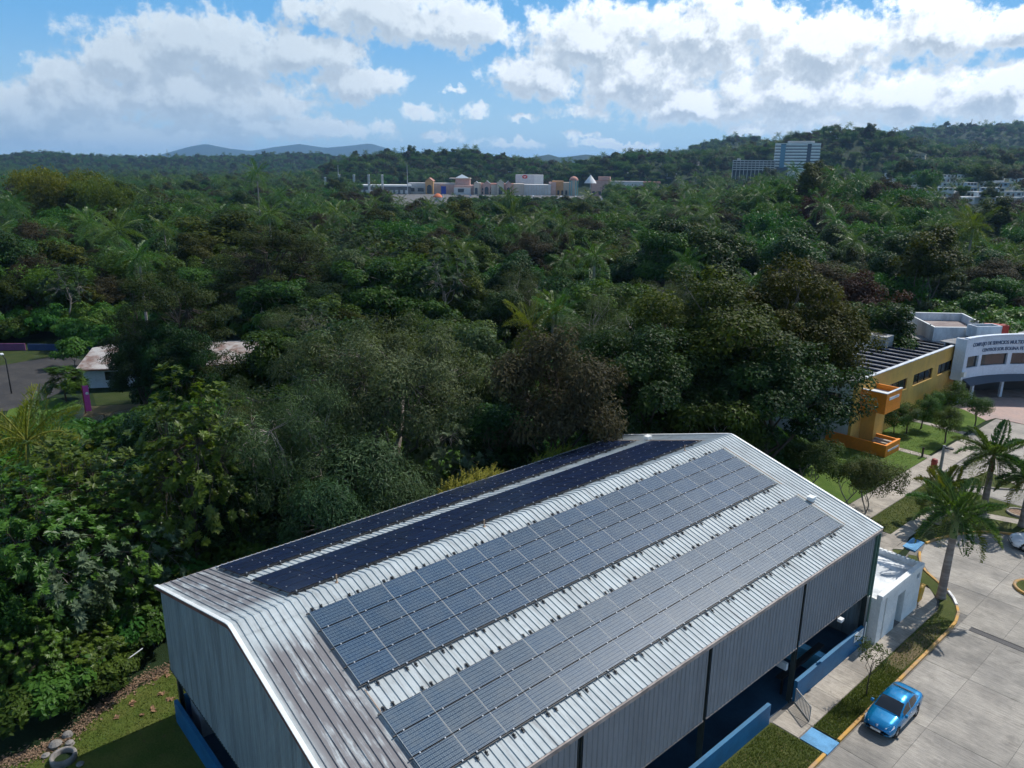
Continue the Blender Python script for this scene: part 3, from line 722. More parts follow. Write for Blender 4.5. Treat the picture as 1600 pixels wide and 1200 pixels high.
def ridge_sheet():
    p = PW/2; prof = []
    for k in range(2):
        o = k*p
        prof += [(o+.0, .012), (o+p-.07, .012), (o+p-.048, .056), (o+p-.016, .056)]
    prof.append((2*p-.0005, .012))
    path = []
    for t in (-.62, -.35, -.2): path.append((-abs(t)*CA, -abs(t)*SA))
    path += [(-.08, -.017), (0.08, -.017)]
    for t in (.2, .45, .78): path.append((t*CA, -t*SA))
    V = [(x, y, z0+z) for (x, z0) in path for (y, z) in prof]; n = len(prof)
    F = [(i*n+j, (i+1)*n+j, (i+1)*n+j+1, i*n+j+1) for i in range(len(path)-1) for j in range(n-1)]
    return np_mesh('ridge_cap', V, F, [MT['roof']])
mr = rib_sheet(TR-.1, .1); ml = rib_sheet(TL-.1, .1); mc = ridge_sheet()
for k in range(NS):
    y = YN+k*PW
    o = link('roof_sheet', mr, roof_o, loc=(0, y-HL.y, ZR), rot=(0, AL, 0))
    # the far slope mirrors the near one
    o = link('roof_sheet', ml, roof_o, loc=(0, y+PW-HL.y, ZR), rot=(0, AL, math.pi))
    o = link('ridge_cap', mc, roof_o, loc=(0, y-HL.y, ZR+.004))
# rake trims: white angle with a rusty drip edge
def rake(y, out):
    mb = MB()
    pts = [SL(TL+.02, y, .03), SL(.7, y, .03), SL(.3, y, .03), (0, y, ZR+.02-.02), SR(.3, y, .03), SR(.8, y, .03), SR(TR+.02, y, .03)]
    for a, b in zip(pts[:-1], pts[1:]):
        mb.bar(Vector(a)+Vector((0, out*.02, .02)), Vector(b)+Vector((0, out*.02, .02)), .16, .045)
    o = mb.build('rake_trim', [MT['trim']], hall)
    mb = MB()
    for a, b in zip(pts[:-1], pts[1:]):
        mb.bar(Vector(a)+Vector((0, out*.085, -.08)), Vector(b)+Vector((0, out*.085, -.08)), .03, .16)
    mb.build('drip_edge', [MT['rust'] if out < 0 else MT['trim']], hall)
rake(YN, -1); rake(YF, 1)
mb = MB(); mb.box(XE-.06, XE+.07, YN, YF, ZE-.20, ZE-.02); mb.build('gutter', [MT['fascia']], hall)
mb = MB(); mb.box(XW-.07, XW+.06, YN, YF, ZW-.20, ZW-.02); mb.build('gutter', [MT['fascia']], hall)
# steel columns on an 8.2 m grid
COLY = [-2.35, 5.95, 14.17, 22.42, 30.55]
for y in COLY:
    for x, zt in ((XE-.22, ZE-.15), (XW+.22, ZW-.15)):
        mb = MB()
        mb.box(x-.11, x+.11, y-.10, y-.08, 0, zt); mb.box(x-.11, x+.11, y+.08, y+.10, 0, zt); mb.box(x-.012, x+.012, y-.078, y+.078, 0, zt)
        mb.build('column', [MT['steel']], hall)
def corr_wall(name, x, y0, y1, z0, z1, out, m, pitch=.30, d=.035, parent=None):
    prof = [];
    n = max(2, round((y1-y0)/pitch)); p = (y1-y0)/n
    for k in range(n):
        o = y0+k*p
        prof += [(x, o), (x, o+p*.55), (x+out*d, o+p*.66), (x+out*d, o+p*.89)]
    prof.append((x, y1))
    V = [(a, b, z) for z in (z0, z1) for a, b in prof]; k = len(prof)
    F = [(j, j+1, k+j+1, k+j) for j in range(k-1)]
    me = np_mesh(name, np.array(V)-np.array(HL), F, [MT[m]])
    return link(name, me, parent or hall)
for a, b in zip(COLY[:-1], COLY[1:]):
    corr_wall('wall_cladding', XE-.10, a+.16, b-.16, 3.42, ZE-.19, 1, 'clad')
    corr_wall('wall_cladding', XW+.10, a+.16, b-.16, 3.3, ZW-.19, -1, 'clad')
    mb = MB(); mb.bar((XE-.10, a+.12, 3.40), (XE-.10, b-.12, 3.40), .07, .06); mb.build('bottom_rail', [MT['fascia']], hall)
# gable walls: ribbed sheets cut to the roof slope
def gable(y, zb, out, pitch=.22, d=.025):
    n = round((XE-.2-(XW+.12))/pitch); x0 = XW+.12; p = (XE-.2-x0)/n
    prof = []
    for k in range(n):
        o = x0+k*p
        prof += [(o, 0), (o+p*.55, 0), (o+p*.66, d), (o+p*.89, d)]
    prof.append((XE-.2, 0))
    def top(x): return ZR-abs(x)/CA*SA-.08
    V = []
    for x, dd in prof: V += [(x, y+out*dd, zb), (x, y+out*dd, top(x))]
    F = [(2*j, 2*j+2, 2*j+3, 2*j+1) for j in range(len(prof)-1)]
    link('gable_wall', np_mesh('gable_wall', np.array(V)-np.array(HL), F, [MT['gclad']]), hall)
gable(YN+.1, 3.05, -1)
gable(YF-.1, 0.05, 1)
mb = MB(); mb.bar((XW+.12, YN+.1, 3.04), (XE-.2, YN+.1, 3.04), .06, .05); mb.build('bottom_rail', [MT['steel']], hall)
# corner flashing and green downpipe at the far corner
mb = MB(); mb.box(XE-.20, XE-.02, YF-.32, YF-.02, 3.2, ZE-.2); mb.build('corner_post', [MT['pipe']], hall)
mb = MB(); mb.tube([(XE+.02, YF-.1, ZE-.3), (XE+.02, YF-.1, .1)], .06); mb.build('downpipe', [MT['pipe']], hall)
mb = MB(); mb.tube([(XE+.12, YF-.45, 1.6), (XE+.12, YF-.45, .05)], .04); mb.build('vent_pipe', [MT['whitemetal']], hall)
# low blue walls, floor and what is inside
def blue(x0, x1, y0, y1, h=1.3, name='low_wall', m='bluewall'):
    mb = MB(); mb.box(x0, x1, y0, y1, 0.0, h); return mb.build(name, [MT[m]], hall)
blue(10.2, 10.40, -2.4, 19.95); blue(10.2, 10.40, 22.62, 30.35)
blue(XW+.05, XW+.2, -2.2, 30.5); blue(XW+.25, -1.0, YN+.02, YN+.2); blue(1.6, 10.15, YN+.02, YN+.2)
mb = MB(); mb.box(XW+.25, 10.15, YN+.25, YF-.2, 0, .06); mb.build('court_floor', [MT['bluefloor']], hall)
mb = MB(); mb.box(6.0, 10.15, 25.7, 26.2, .07, 1.2); mb.build('sunlit_ledge', [MT['litledge']], hall)  # ledge coloured pale for the sunlight lying on it
mb = MB(); mb.box(-8, 6.0, 25.7, 30.4, .07, 1.15); mb.build('stage', [MT['bluewall']], hall)
mb = MB(); mb.bar((9.55, 22.2, 1.25), (9.55, 26.8, 1.25), .35, .12); mb.bar((9.55, 22.6, .06), (9.55, 22.6, 1.2), .1, .1); mb.bar((9.55, 26.5, .06), (9.55, 26.5, 1.2), .1, .1); mb.build('handrail_beam', [MT['blackmetal']], hall)
mb = MB(); mb.box(9.2, 10.0, 21.9, 22.1, 2.1, 2.5); mb.build('sign_box', [MT['parapet']], hall)
mb = MB(); mb.box(XW+1.0, XW+2.3, YN+.6, YN+1.6, .07, 1.7); mb.build('storage_cabinet', [MT['clad']], hall)
# floodlight under the eave and notice board on the low wall
s = thing('floodlight', 'small grey floodlight fixed to the lower edge of the hall cladding', 'floodlight', (XE, 26.6, 3.35))
mb = MB(); mb.box(XE+.05, XE+.30, 26.45, 26.8, 3.30, 3.48); mb.build('housing', [MT['whitemetal']], s, bevel=.02)
mb = MB(); mb.bar((XE-.1, 26.62, 3.45), (XE+.1, 26.62, 3.40), .05); mb.build('bracket', [MT['blackmetal']], s)
s = thing('notice_sign', 'white notice sign on the blue low wall next to the white annex', 'sign', (10.42, 29.6, .8))
mb = MB(); mb.box(10.405, 10.43, 29.1, 30.2, .75, 1.28); mb.build('board', [MT['trim']], s)
mb = MB()
for r in range(4): mb.box(10.432, 10.436, 29.55, 30.1-.12*(r % 2), 1.16-.1*r, 1.19-.1*r)
mb.box(10.432, 10.436, 29.18, 29.45, .86, 1.14); mb.build('print', [MT['acgrey']], s)
# gate of steel bars swung out at the entrance
s = thing('barred_gate', 'low open steel bar gate beside the hall entrance and blue ramp', 'gate', (10.4, 22.5, 0))
ga, gb = Vector((10.42, 22.5, 0)), Vector((11.62, 21.75, 0))
mb = MB()
for z in (.12, .95): mb.bar(ga+Vector((0, 0, z)), gb+Vector((0, 0, z)), .04, .05)
for f in (0, 1): mb.bar(ga.lerp(gb, f)+Vector((0, 0, .05)), ga.lerp(gb, f)+Vector((0, 0, .97)), .045)
mb.build('gate_frame', [MT['greypole']], s)
for k in range(1, 11):
    q = ga.lerp(gb, k/11); mb = MB(); mb.bar(q+Vector((0, 0, .14)), q+Vector((0, 0, .94)), .03); mb.build('bar', [MT['greypole']], s)

# ------------------------------------------------------------------ solar arrays
PL, PS, PP, RP = 1.65, 0.968, 1.67, 1.01
def panel_meshes(gm, fm):
    mb = MB(); w = .010 if fm == 'alu' else .008
    mb.box(0, PS, 0, w, 0, .04); mb.box(0, PS, PL-w, PL, 0, .04); mb.mat(1); mb.box(0, w*.5, w, PL-w, 0, .04); mb.box(PS-w*.5, PS, w, PL-w, 0, .04)  # row edges coloured black for the shadow gap between panel rows
    f = mb.mesh('frame', [MT[fm], MT['darkalu_seam_shade']])
    mb = MB(); mb.box(w*.5, PS-w*.5, w, PL-w, .002, .036); g_ = mb.mesh('glass', [MT[gm]])
    return f, g_
F_poly = panel_meshes('solar', 'alu'); F_sheen = panel_meshes('solarsheen', 'alu'); F_mono = panel_meshes('mono', 'darkalu_seam_shade')
def solar(label, side, t0, rows, meshes):
    sgn = 1 if side == 'R' else -1
    a = thing('solar_array', label, 'solar array', (0, 0, ZR), rot=(0, AL, 0) if sgn > 0 else (0, AL, math.pi), group='solar arrays on the hall roof')
    y_of = (lambda y: y) if sgn > 0 else (lambda y: -y)
    for r in range(rows):
        for c in range(17):
            y = c*PP if sgn > 0 else -(c*PP+PL)
            jit = random.uniform(-.004, .004)
            p = link('panel', meshes[0], a, loc=(t0+r*RP+jit, y, .115))
            link('glass', meshes[1], p)
    yl, yh = (-.12, 17*PP+.25) if sgn > 0 else (-17*PP-.25, .12)
    mb = MB()
    for r in range(rows+1):
        for q in ((.0,) if r in (0, rows) else (0,)):
            x = t0+r*RP-.021
            mb.box(x-.022, x+.022, yl, yh, .055, .105)
    mb.build('rail', [MT['rail']], a, world=False)
    cl = MB()
    for r in range(rows+1):
        for c in range(17):
            for q in (.30, 1.35):
                y = (c*PP+q)*sgn; x = t0+r*RP-.021
                cl.box(x-.026, x+.026, y-.022, y+.022, .11, .163)
    o = cl.build('clamp', [MT['clamp']], a, world=False); o['kind'] = 'stuff'
    ft = MB()
    for r in range(rows+1):
        if 0 < r < rows: continue
        for c in range(17):
            for q in (.22, .62):
                y = (c*PP+q)*sgn; x = t0+r*RP-.02+(.17 if r == rows else -.17)
                ft.box(x-.09, x+.09, y-.035, y+.035, .012, .05); ft.box(x-.02, x+.02, y-.03, y+.03, .012, .12)
                ft.box(min(x, t0+r*RP), max(x, t0+r*RP), y-.012, y+.012, .07, .10)
    o = ft.build('mounting_foot', [MT['foot']], a, world=False); o['kind'] = 'stuff'
    return a
solar('upper four-row array of blue solar panels just below the ridge on the near roof slope', 'R', 1.0, 4, F_poly)
solar('lower three-row array of greyish blue solar panels above the near eave', 'R', 6.39, 3, F_sheen)
solar('four-row array of black solar panels beside the ridge on the far roof slope', 'L', .74, 4, F_mono)
solar('narrow three-row array of black solar panels along the forest side eave', 'L', 6.33, 3, F_mono)
for (p, lab) in ((SR(7.05, 29.1, .12), 'white junction box at the far end of the lower near solar array'), (SL(5.7, 29.2, .12), 'white junction box at the far end between the two black solar arrays')):
    s = thing('junction_box', lab, 'junction box', p)
    mb = MB(); mb.box(p[0]-.18, p[0]+.18, p[1]-.22, p[1]+.22, p[2]-.04, p[2]+.18); mb.build('case', [MT['whitemetal']], s, bevel=.015)
    mb = MB(); mb.box(p[0]-.2, p[0]+.2, p[1]-.24, p[1]+.24, p[2]+.181, p[2]+.2); mb.build('lid', [MT['trim']], s)
mb = MB()
for t0, t1 in ((.9, 5.2), (6.3, 9.4)):
    a, b = SR(t0, 28.85, .07), SR(t1, 28.85, .07); mb.tube([a, b], .02, 6)
for t0, t1 in ((.6, 5.6), (6.2, 9.2)):
    a, b = SL(t0, 28.85, .07), SL(t1, 28.85, .07); mb.tube([a, b], .02, 6)
for y in (.05,): mb.tube([SR(5.2, y, .07), SR(6.3, y, .07)], .018, 6)
mb.build('conduit', [MT['stub']], hall)
for px, py, lab in ((523, 905, 'short rusty stub pipe standing on the ridge nearest the camera end'), (754, 819, 'short rusty stub pipe standing midway along the ridge'), (1071, 702, 'small dark stub pipe on the ridge near the far gable')):
    p = at(px, py+4, ZR-.05)
    s = thing('stub_pipe', lab, 'pipe', (0.02, p[1], ZR), group='stub pipes on the ridge')
    mb = MB(); mb.tube([(-.12, p[1], ZR-.03), (-.12, p[1], ZR+.38)], .032, 8); mb.lathe([(.09, 0), (.06, .05), (.034, .08)], (-.12, p[1], ZR-.01), 10); mb.build('pipe', [MT['stub']], s)

# ------------------------------------------------------------------ white annex
an = thing('white_annex', 'small white flat-roofed annex built onto the end of the sports hall', 'annex', (9, 33.6, 0))
mb = MB()
X0, X1, Y0, Y1 = 6.6, 10.9, 30.95, 37.0
# outer wall with door niche and slot; the wall is 0.25 thick
mb.box(X1-.25, X1, Y0, 31.62, 0, 3.0); mb.box(X1-.25, X1-.12, 31.62, 31.86, 0, 3.0); mb.box(X1-.25, X1, 31.86, 33.5, 0, 3.0)
mb.box(X1-.25, X1, 33.5, 34.6, 2.35, 3.0); mb.box(X1-.25, X1, 34.6, 36.2, 0, 3.0); mb.box(X1-.25, X1, 36.2, 36.65, 0, 2.45); mb.box(X1-.25, X1, 36.2, 36.65, 2.8, 3.0); mb.box(X1-.25, X1, 36.65, Y1, 0, 3.0)
mb.box(X0, X1-.253, Y1-.2, Y1, 0, 3.0); mb.box(X0, X0+.2, Y0, Y1-.203, 0, 3.0); mb.box(X0+.203, X1-.253, Y0, Y0+.2, 0, 3.0)
mb.build('wall', [MT['white']], an)
mb = MB(); mb.box(X1-1.1, X1-1.0, 33.3, 34.8, .02, 2.6); mb.box(X1-1.0, X1-.255, 33.3, 33.48, .02, 2.6); mb.box(X1-1.0, X1-.255, 34.62, 34.8, .02, 2.6); mb.build('door_niche', [MT['trim']], an)
mb = MB(); mb.box(X0+.2, X1-.26, Y0+.2, Y1-.21, 2.80, 2.92); mb.build('roof', [MT['whiteroof']], an)
mb = MB(); mb.box(X1-.27, X1+.06, Y0-.05, Y1+.05, 3.003, 3.33); mb.build('parapet', [MT['white']], an, bevel=.02)
mb = MB(); mb.box(X0-.02, X1-.275, Y1-.22, Y1+.03, 3.003, 3.25); mb.box(X0-.02, X0+.2, Y0, Y1-.225, 3.003, 3.25); mb.build('parapet', [MT['parapet']], an)
for k in range(14):
    mb = MB(); xk = X0+.1+k*.29; mb.box(xk, xk+.2, Y1-.2, Y1+.01, 3.253, 3.31); mb.build('coping_block', [MT['trim']], an)
mb = MB(); mb.box(X1-.2, X1-.14, 36.2, 36.65, 2.45, 2.8); mb.build('window', [MT['greyglass']], an)
s = thing('yellow_bin', 'tall yellow bin standing on the walk behind the white annex', 'bin', (10.45, 38.1, .07))
mb = MB(); mb.extr([(-.28, 0), (.28, 0), (.36, 1.05), (-.36, 1.05)], 'y', -.3, .3); mb.build('body', [MT['yellowbin']], s, world=False, bevel=.02)
mb = MB(); mb.box(-.38, .38, -.34, .34, 1.055, 1.12); mb.build('lid', [MT['yellowbin']], s, world=False, bevel=.02)

# ------------------------------------------------------------------ blue car
def make_car(paint, label, loc, rz):
    car = thing('parked_car', label, 'car', loc, rz)
    # local: nose at y=-2.18, tail at y=2.18
    L = 2.18
    def interp(tab, y):
        ys_ = [t[0] for t in tab]; return [float(np.interp(y, ys_, [t[i] for t in tab])) for i in range(1, len(tab[0]))]
    #      y     zbot  zside  ztop  halfw(side) halfw(top)
    low = [(-2.18, .36, .48, .56, .46, .34), (-2.12, .27, .50, .66, .64, .50), (-1.98, .22, .54, .74, .76, .62), (-1.7, .20, .62, .83, .835, .70), (-1.3, .20, .70, .90, .85, .74),
           (-1.0, .20, .76, .945, .855, .76), (-.5, .20, .80, .93, .86, .78), (.6, .20, .86, .97, .862, .78), (1.2, .21, .90, 1.0, .86, .77), (1.6, .23, .92, 1.03, .845, .74), (1.95, .28, .92, 1.03, .80, .68), (2.12, .36, .86, .99, .70, .58), (2.18, .46, .76, .90, .55, .44)]
    st = np.linspace(-2.18, 2.18, 49)
    V = []; prof_n = None
    for y in st:
        zb, zs, zt, hw, ht = interp(low, y)
        half = [(0, zb), (hw*.80, zb), (hw*.965, zb+.08), (hw, zb+.22), (hw*1.0, zs-.06), (hw*.975, zs), ((hw+ht)/2, (zs+zt)/2+.015), (ht, zt), (ht*.6, zt+.018), (0, zt+.028)]
        full = half+[(-x, z) for x, z in half[-2:0:-1]]
        prof_n = len(full)
        for x, z in full: V.append((x, y, z))
    n = prof_n; F = []
    def inarch(yc, zc):
        return any((yc-wy)**2+(zc-.31)**2 < .36**2 for wy in (-1.36, 1.18))
    V = np.array(V)
    for i in range(len(st)-1):
        for j in range(n):
            f = (i*n+j, i*n+(j+1) % n, (i+1)*n+(j+1) % n, (i+1)*n+j)
            c = V[list(f)].mean(0)
            if abs(c[0]) > .62 and inarch(c[1], c[2]): continue
            F.append(f)
    mb = MB(); mb.v = [tuple(v) for v in V]
    mb.f = F; mb.mi = [0]*len(F); mb.sm = [True]*len(F)
    mb.add([V[j] for j in range(n)], [tuple(range(n))]); mb.add([V[(len(st)-1)*n+j] for j in range(n)], [tuple(range(n))])
    mb.build('body', [paint], car, world=False)
    # greenhouse lofted, then cut into roof, glass and pillars
    gh = [(-1.02, .955, .735), (-.8, 1.08, .70), (-.55, 1.22, .665), (-.25, 1.37, .625), (0, 1.435, .60), (.4, 1.465, .59), (.8, 1.44, .585), (1.05, 1.38, .585), (1.35, 1.22, .61), (1.62, 1.05, .64)]
    gs = np.linspace(-1.02, 1.62, 34)
    bw = [(-1.02, .77), (-.5, .80), (.6, .80), (1.62, .70)]; bz = [(-1.02, .945), (-.5, .93), (.6, .97), (1.62, 1.03)]
    rows = []
    for y in gs:
        zt, ht = interp(gh, y); w = interp(bw, y)[0]; zb = interp(bz, y)[0]-.02
        side = [(w, zb), (w*.985, zb+(zt-zb)*.06+.01), (ht+(w-ht)*.12, zb+(zt-zb)*.86), (ht*.93, zt-.012), (ht*.5, zt+.012), (0, zt+.02)]
        rows.append([(x, y, z) for x, z in side]+[(-x, y, z) for x, z in side[-2::-1]])
    parts = {}
    m = len(rows[0])
    for i in range(len(gs)-1):
        yc = (gs[i]+gs[i+1])/2
        for j in range(m-1):
            q = [rows[i][j], rows[i][j+1], rows[i+1][j+1], rows[i+1][j]]
            topface = 3 <= j <= m-5
            if topface: k = 'windshield' if -.98 < yc < -.2 else ('rear_window' if yc > 1.02 and yc < 1.58 else 'cabin_roof')
            elif j in (1, m-3): k = 'side_window' if (-.62 < yc < 1.12 and not (.20 < yc < .30)) else 'cabin_roof'
            else: k = 'cabin_roof'
            parts.setdefault((k, (j == 1) if k == 'side_window' else 0), []).append(q)
    for (k, sd), qs in parts.items():
        mb = MB()
        for q in qs: mb.add(q, [(0, 1, 2, 3)], True)
        mb.build(k, [paint if k == 'cabin_roof' else MT['glassdark']], car, world=False, weld=True)
    mb = MB(); mb.box(-.62, .62, -.72, -.45, .93, .98); mb.box(-.5, -.1, -.1, .1, .8, 1.18); mb.box(.1, .5, -.1, .1, .8, 1.18); mb.build('dashboard', [MT['dash']], car, world=False)
    mb = MB(); mb.box(-.52, .52, .98, 1.06, 1.425, 1.45); mb.build('roof_spoiler', [MT['blackmetal']], car, world=False)
    for s_ in (-1, 1):
        mb = MB()
        mb.add([(s_*.40, -2.10, .60), (s_*.66, -2.0, .60), (s_*.77, -1.72, .745), (s_*.70, -1.62, .815), (s_*.58, -1.80, .79), (s_*.42, -2.04, .70)], [tuple(range(6))])
        o = mb.build('headlight', [MT['lens']], car, world=False); o.location = (s_*.018, -.022, .025)
        mb = MB(); mb.extr([(-.09, 0), (.09, 0), (.07, .14), (-.06, .15)], 'x', s_*.84 if s_ > 0 else s_*1.0, s_*1.0 if s_ > 0 else s_*.84)
        o = mb.build('wing_mirror', [paint], car, world=False, bevel=.02); o.location = (0, -.62, .93)
        mb = MB(); mb.box(s_*.862-.012, s_*.862+.012, .10, .26, .80, .83); mb.box(s_*.866-.012, s_*.866+.012, .95, 1.1, .82, .85); mb.build('door_handle', [MT['chrome']], car, world=False)
        mb = MB(); mb.add([(s_*.60, 2.16, .72), (s_*.79, 1.93, .76), (s_*.78, 1.93, .93), (s_*.58, 2.14, .90)], [(0, 1, 2, 3)]); o = mb.build('tail_light', [MT['redmetal']], car, world=False); o.location = (s_*.02, .02, 0)
    mb = MB(); mb.box(-.42, .42, -2.20, -2.1, .30, .40); mb.box(-.34, .34, -2.205, -2.15, .545, .57); mb.build('grille', [MT['blackmetal']], car, world=False)
    mb = MB(); mb.lathe([(0, .012), (.06, .010), (.075, 0)], (0, 0, 0), 12); o = mb.build('badge', [MT['chrome']], car, world=False); o.location = (0, -2.10, .70); o.rotation_euler = (R_(35), 0, 0)
    mb = MB(); mb.box(-.26, .26, -2.215, -2.19, .42, .53); mb.build('number_plate', [MT['trim']], car, world=False)
    ty = MB(); ty.lathe([(.19, -.10), (.29, -.10), (.31, -.06), (.31, .06), (.29, .10), (.19, .10)], (0, 0, 0), 24); ty_me = ty.mesh('tyre', [MT['tyre']])
    rm = MB(); rm.lathe([(.19, -.09), (.18, .07), (.06, .085), (0, .085)], (0, 0, 0), 24)
    for k in range(5):
        a = 2*math.pi*k/5; rm.bar((.05*math.cos(a), .05*math.sin(a), .09), (.18*math.cos(a), .18*math.sin(a), .085), .045, .02)
    rm_me = rm.mesh('rim', [MT['rim']])
    for wy in (-1.36, 1.18):
        for s_ in (-1, 1):
            w = link('wheel', ty_me, car, loc=(s_*.755, wy, .31), rot=(0, s_*math.pi/2, 0)); link('rim', rm_me, w)
    mb = MB(); mb.box(-.70, .70, -1.9, 1.9, .22, .5); mb.build('underbody', [MT['blackmetal']], car, world=False)
    return car
make_car(MT['carblue'], 'metallic blue compact car parked by the yellow kerb beside the sports hall', (14.28, 25.3, .016), 0.0).scale = (.93, .93, .95)
make_car(MT['whitecar'], 'white car cut off by the right picture edge past the big palm', (13.9, 52.6, .016), R_(-62))
# ------------------------------------------------------------------ vegetation builders
def nrm(v): return v/np.maximum(np.linalg.norm(v, axis=-1, keepdims=True), 1e-9)
def leaf_quads(c, n, t, L, W, fold=0.0):
    """kite leaves: centre, normal, direction"""
    n = nrm(n); t = nrm(t-n*np.sum(t*n, -1, keepdims=True)); b = np.cross(n, t)
    L = np.broadcast_to(np.asarray(L, float), (len(c),))[:, None]; W = np.broadcast_to(np.asarray(W, float), (len(c),))[:, None]
    V = np.stack([c-t*L*.5, c-t*L*.05+b*W*.5+n*W*fold, c+t*L*.5, c-t*L*.05-b*W*.5+n*W*fold], 1)
    F = np.arange(len(c)*4).reshape(-1, 4)
    return V.reshape(-1, 3), F
class Wood:
    def __init__(s): s.mb = MB()
    def limb(s, a, b, r0, r1, rng, seg=6, wob=.08, steps=4):
        a = np.array(a, float); b = np.array(b, float); L = np.linalg.norm(b-a)
        pts = []; rad = []
        w = rng.normal(0, wob*L, 3); w2 = rng.normal(0, wob*L*.5, 3)
        for k in range(steps+1):
            f = k/steps
            p = a+(b-a)*f+w*math.sin(math.pi*f)+w2*math.sin(2*math.pi*f)
            pts.append(tuple(p)); rad.append(r0+(r1-r0)*f)
        s.mb.tube(pts, rad, seg, cap=False)
        return pts
    def mesh(s, name, m): return s.mb.mesh(name, [m], fix=False)
def sphere_dirs(rng, n, zmin=-1.0):
    z = rng.uniform(zmin, 1, n); a = rng.uniform(0, 2*np.pi, n); r = np.sqrt(1-z*z)
    return np.stack([r*np.cos(a), r*np.sin(a), z], 1)
def make_crown(seed, H, R, z0, nclump, rc, nleaf, L, W, lm, shell=.55, flat=.65, zmin=-.35, rag=.28, droop=0.0, wood=None, bark=None, trunk_r=.22, limbs=6, upn=.5, multi=1, out=.35, twig=1.0):
    rng = np.random.default_rng(seed)
    hz = (H-z0)/2; cz = z0+hz
    d = sphere_dirs(rng, nclump, zmin)
    lump = 1+rag*np.sin(d[:, 0]*3.1+seed)*np.cos(d[:, 1]*2.7+seed*1.3)+rag*.7*rng.normal(0, 1, nclump)*.6
    rr = (shell+(1-shell)*rng.random(nclump)**.7)*np.clip(lump, .5, 1.35)
    C = d*rr[:, None]*np.array([R, R, hz])*np.array([.86, .86, .88])+np.array([0, 0, cz])
    crs = rc*rng.uniform(.65, 1.35, nclump)
    per = (nleaf*(crs**2)/np.sum(crs**2)).astype(int)
    idx = np.repeat(np.arange(nclump), per); N = len(idx)
    dd = sphere_dirs(rng, N, -.75)
    u = rng.random(N)**.45
    P = C[idx]+dd*(crs[idx]*(.25+.75*u))[:, None]*np.array([1, 1, flat])
    outv = nrm(P-np.array([0, 0, cz*.8]))
    nn = dd*.55+np.array([0, 0, upn])+outv*out+rng.normal(0, .38, (N, 3))
    t = dd*.7+rng.normal(0, .6, (N, 3))+np.array([0, 0, -droop])
    sc = rng.uniform(.65, 1.3, N)
    V, F = leaf_quads(P, nn, t, L*sc, W*sc, .08)
    tint = np.clip(.45*rng.random(nclump)[idx]+.55*rng.random(N)-.05+.25*(P[:, 2]-cz)/max(hz, .1)*.4, 0, 1)
    crown = np_mesh('crown', V, F, [lm], tint)
    # trunk, limbs and twigs
    w = Wood(); trunks = []
    for k in range(multi):
        a0 = np.array([rng.normal(0, .25), rng.normal(0, .25), -.3]) if multi > 1 else np.array([0, 0, -.4])
        top = np.array([rng.normal(0, R*.10*multi), rng.normal(0, R*.10*multi), z0+hz*.35])
        w.limb(a0, top, trunk_r*(1.25 if multi == 1 else .8), trunk_r*.6, rng, 8, .03, 6); trunks.append((a0, top))
    nl = max(2, limbs)
    ld = sphere_dirs(rng, nl, .05)
    ends = []
    for k in range(nl):
        a0, top = trunks[k % multi]
        f = rng.uniform(.6, 1.0); st = a0+(top-a0)*f
        e = np.array([0, 0, cz])+ld[k]*np.array([R, R, hz])*.48
        w.limb(st, e, trunk_r*.45, trunk_r*.2, rng, 6, .09, 4); ends.append(e)
    ends = np.array(ends)
    for k in range(int(nclump*twig)):
        i = np.argmin(np.sum((ends-C[k])**2, 1))
        w.limb(ends[i]+(0, 0, -.1), C[k], trunk_r*.17, trunk_r*.05, rng, 4, .10, 3)
    tm = w.mesh('trunk', bark or MT['bark'])
    return tm, crown
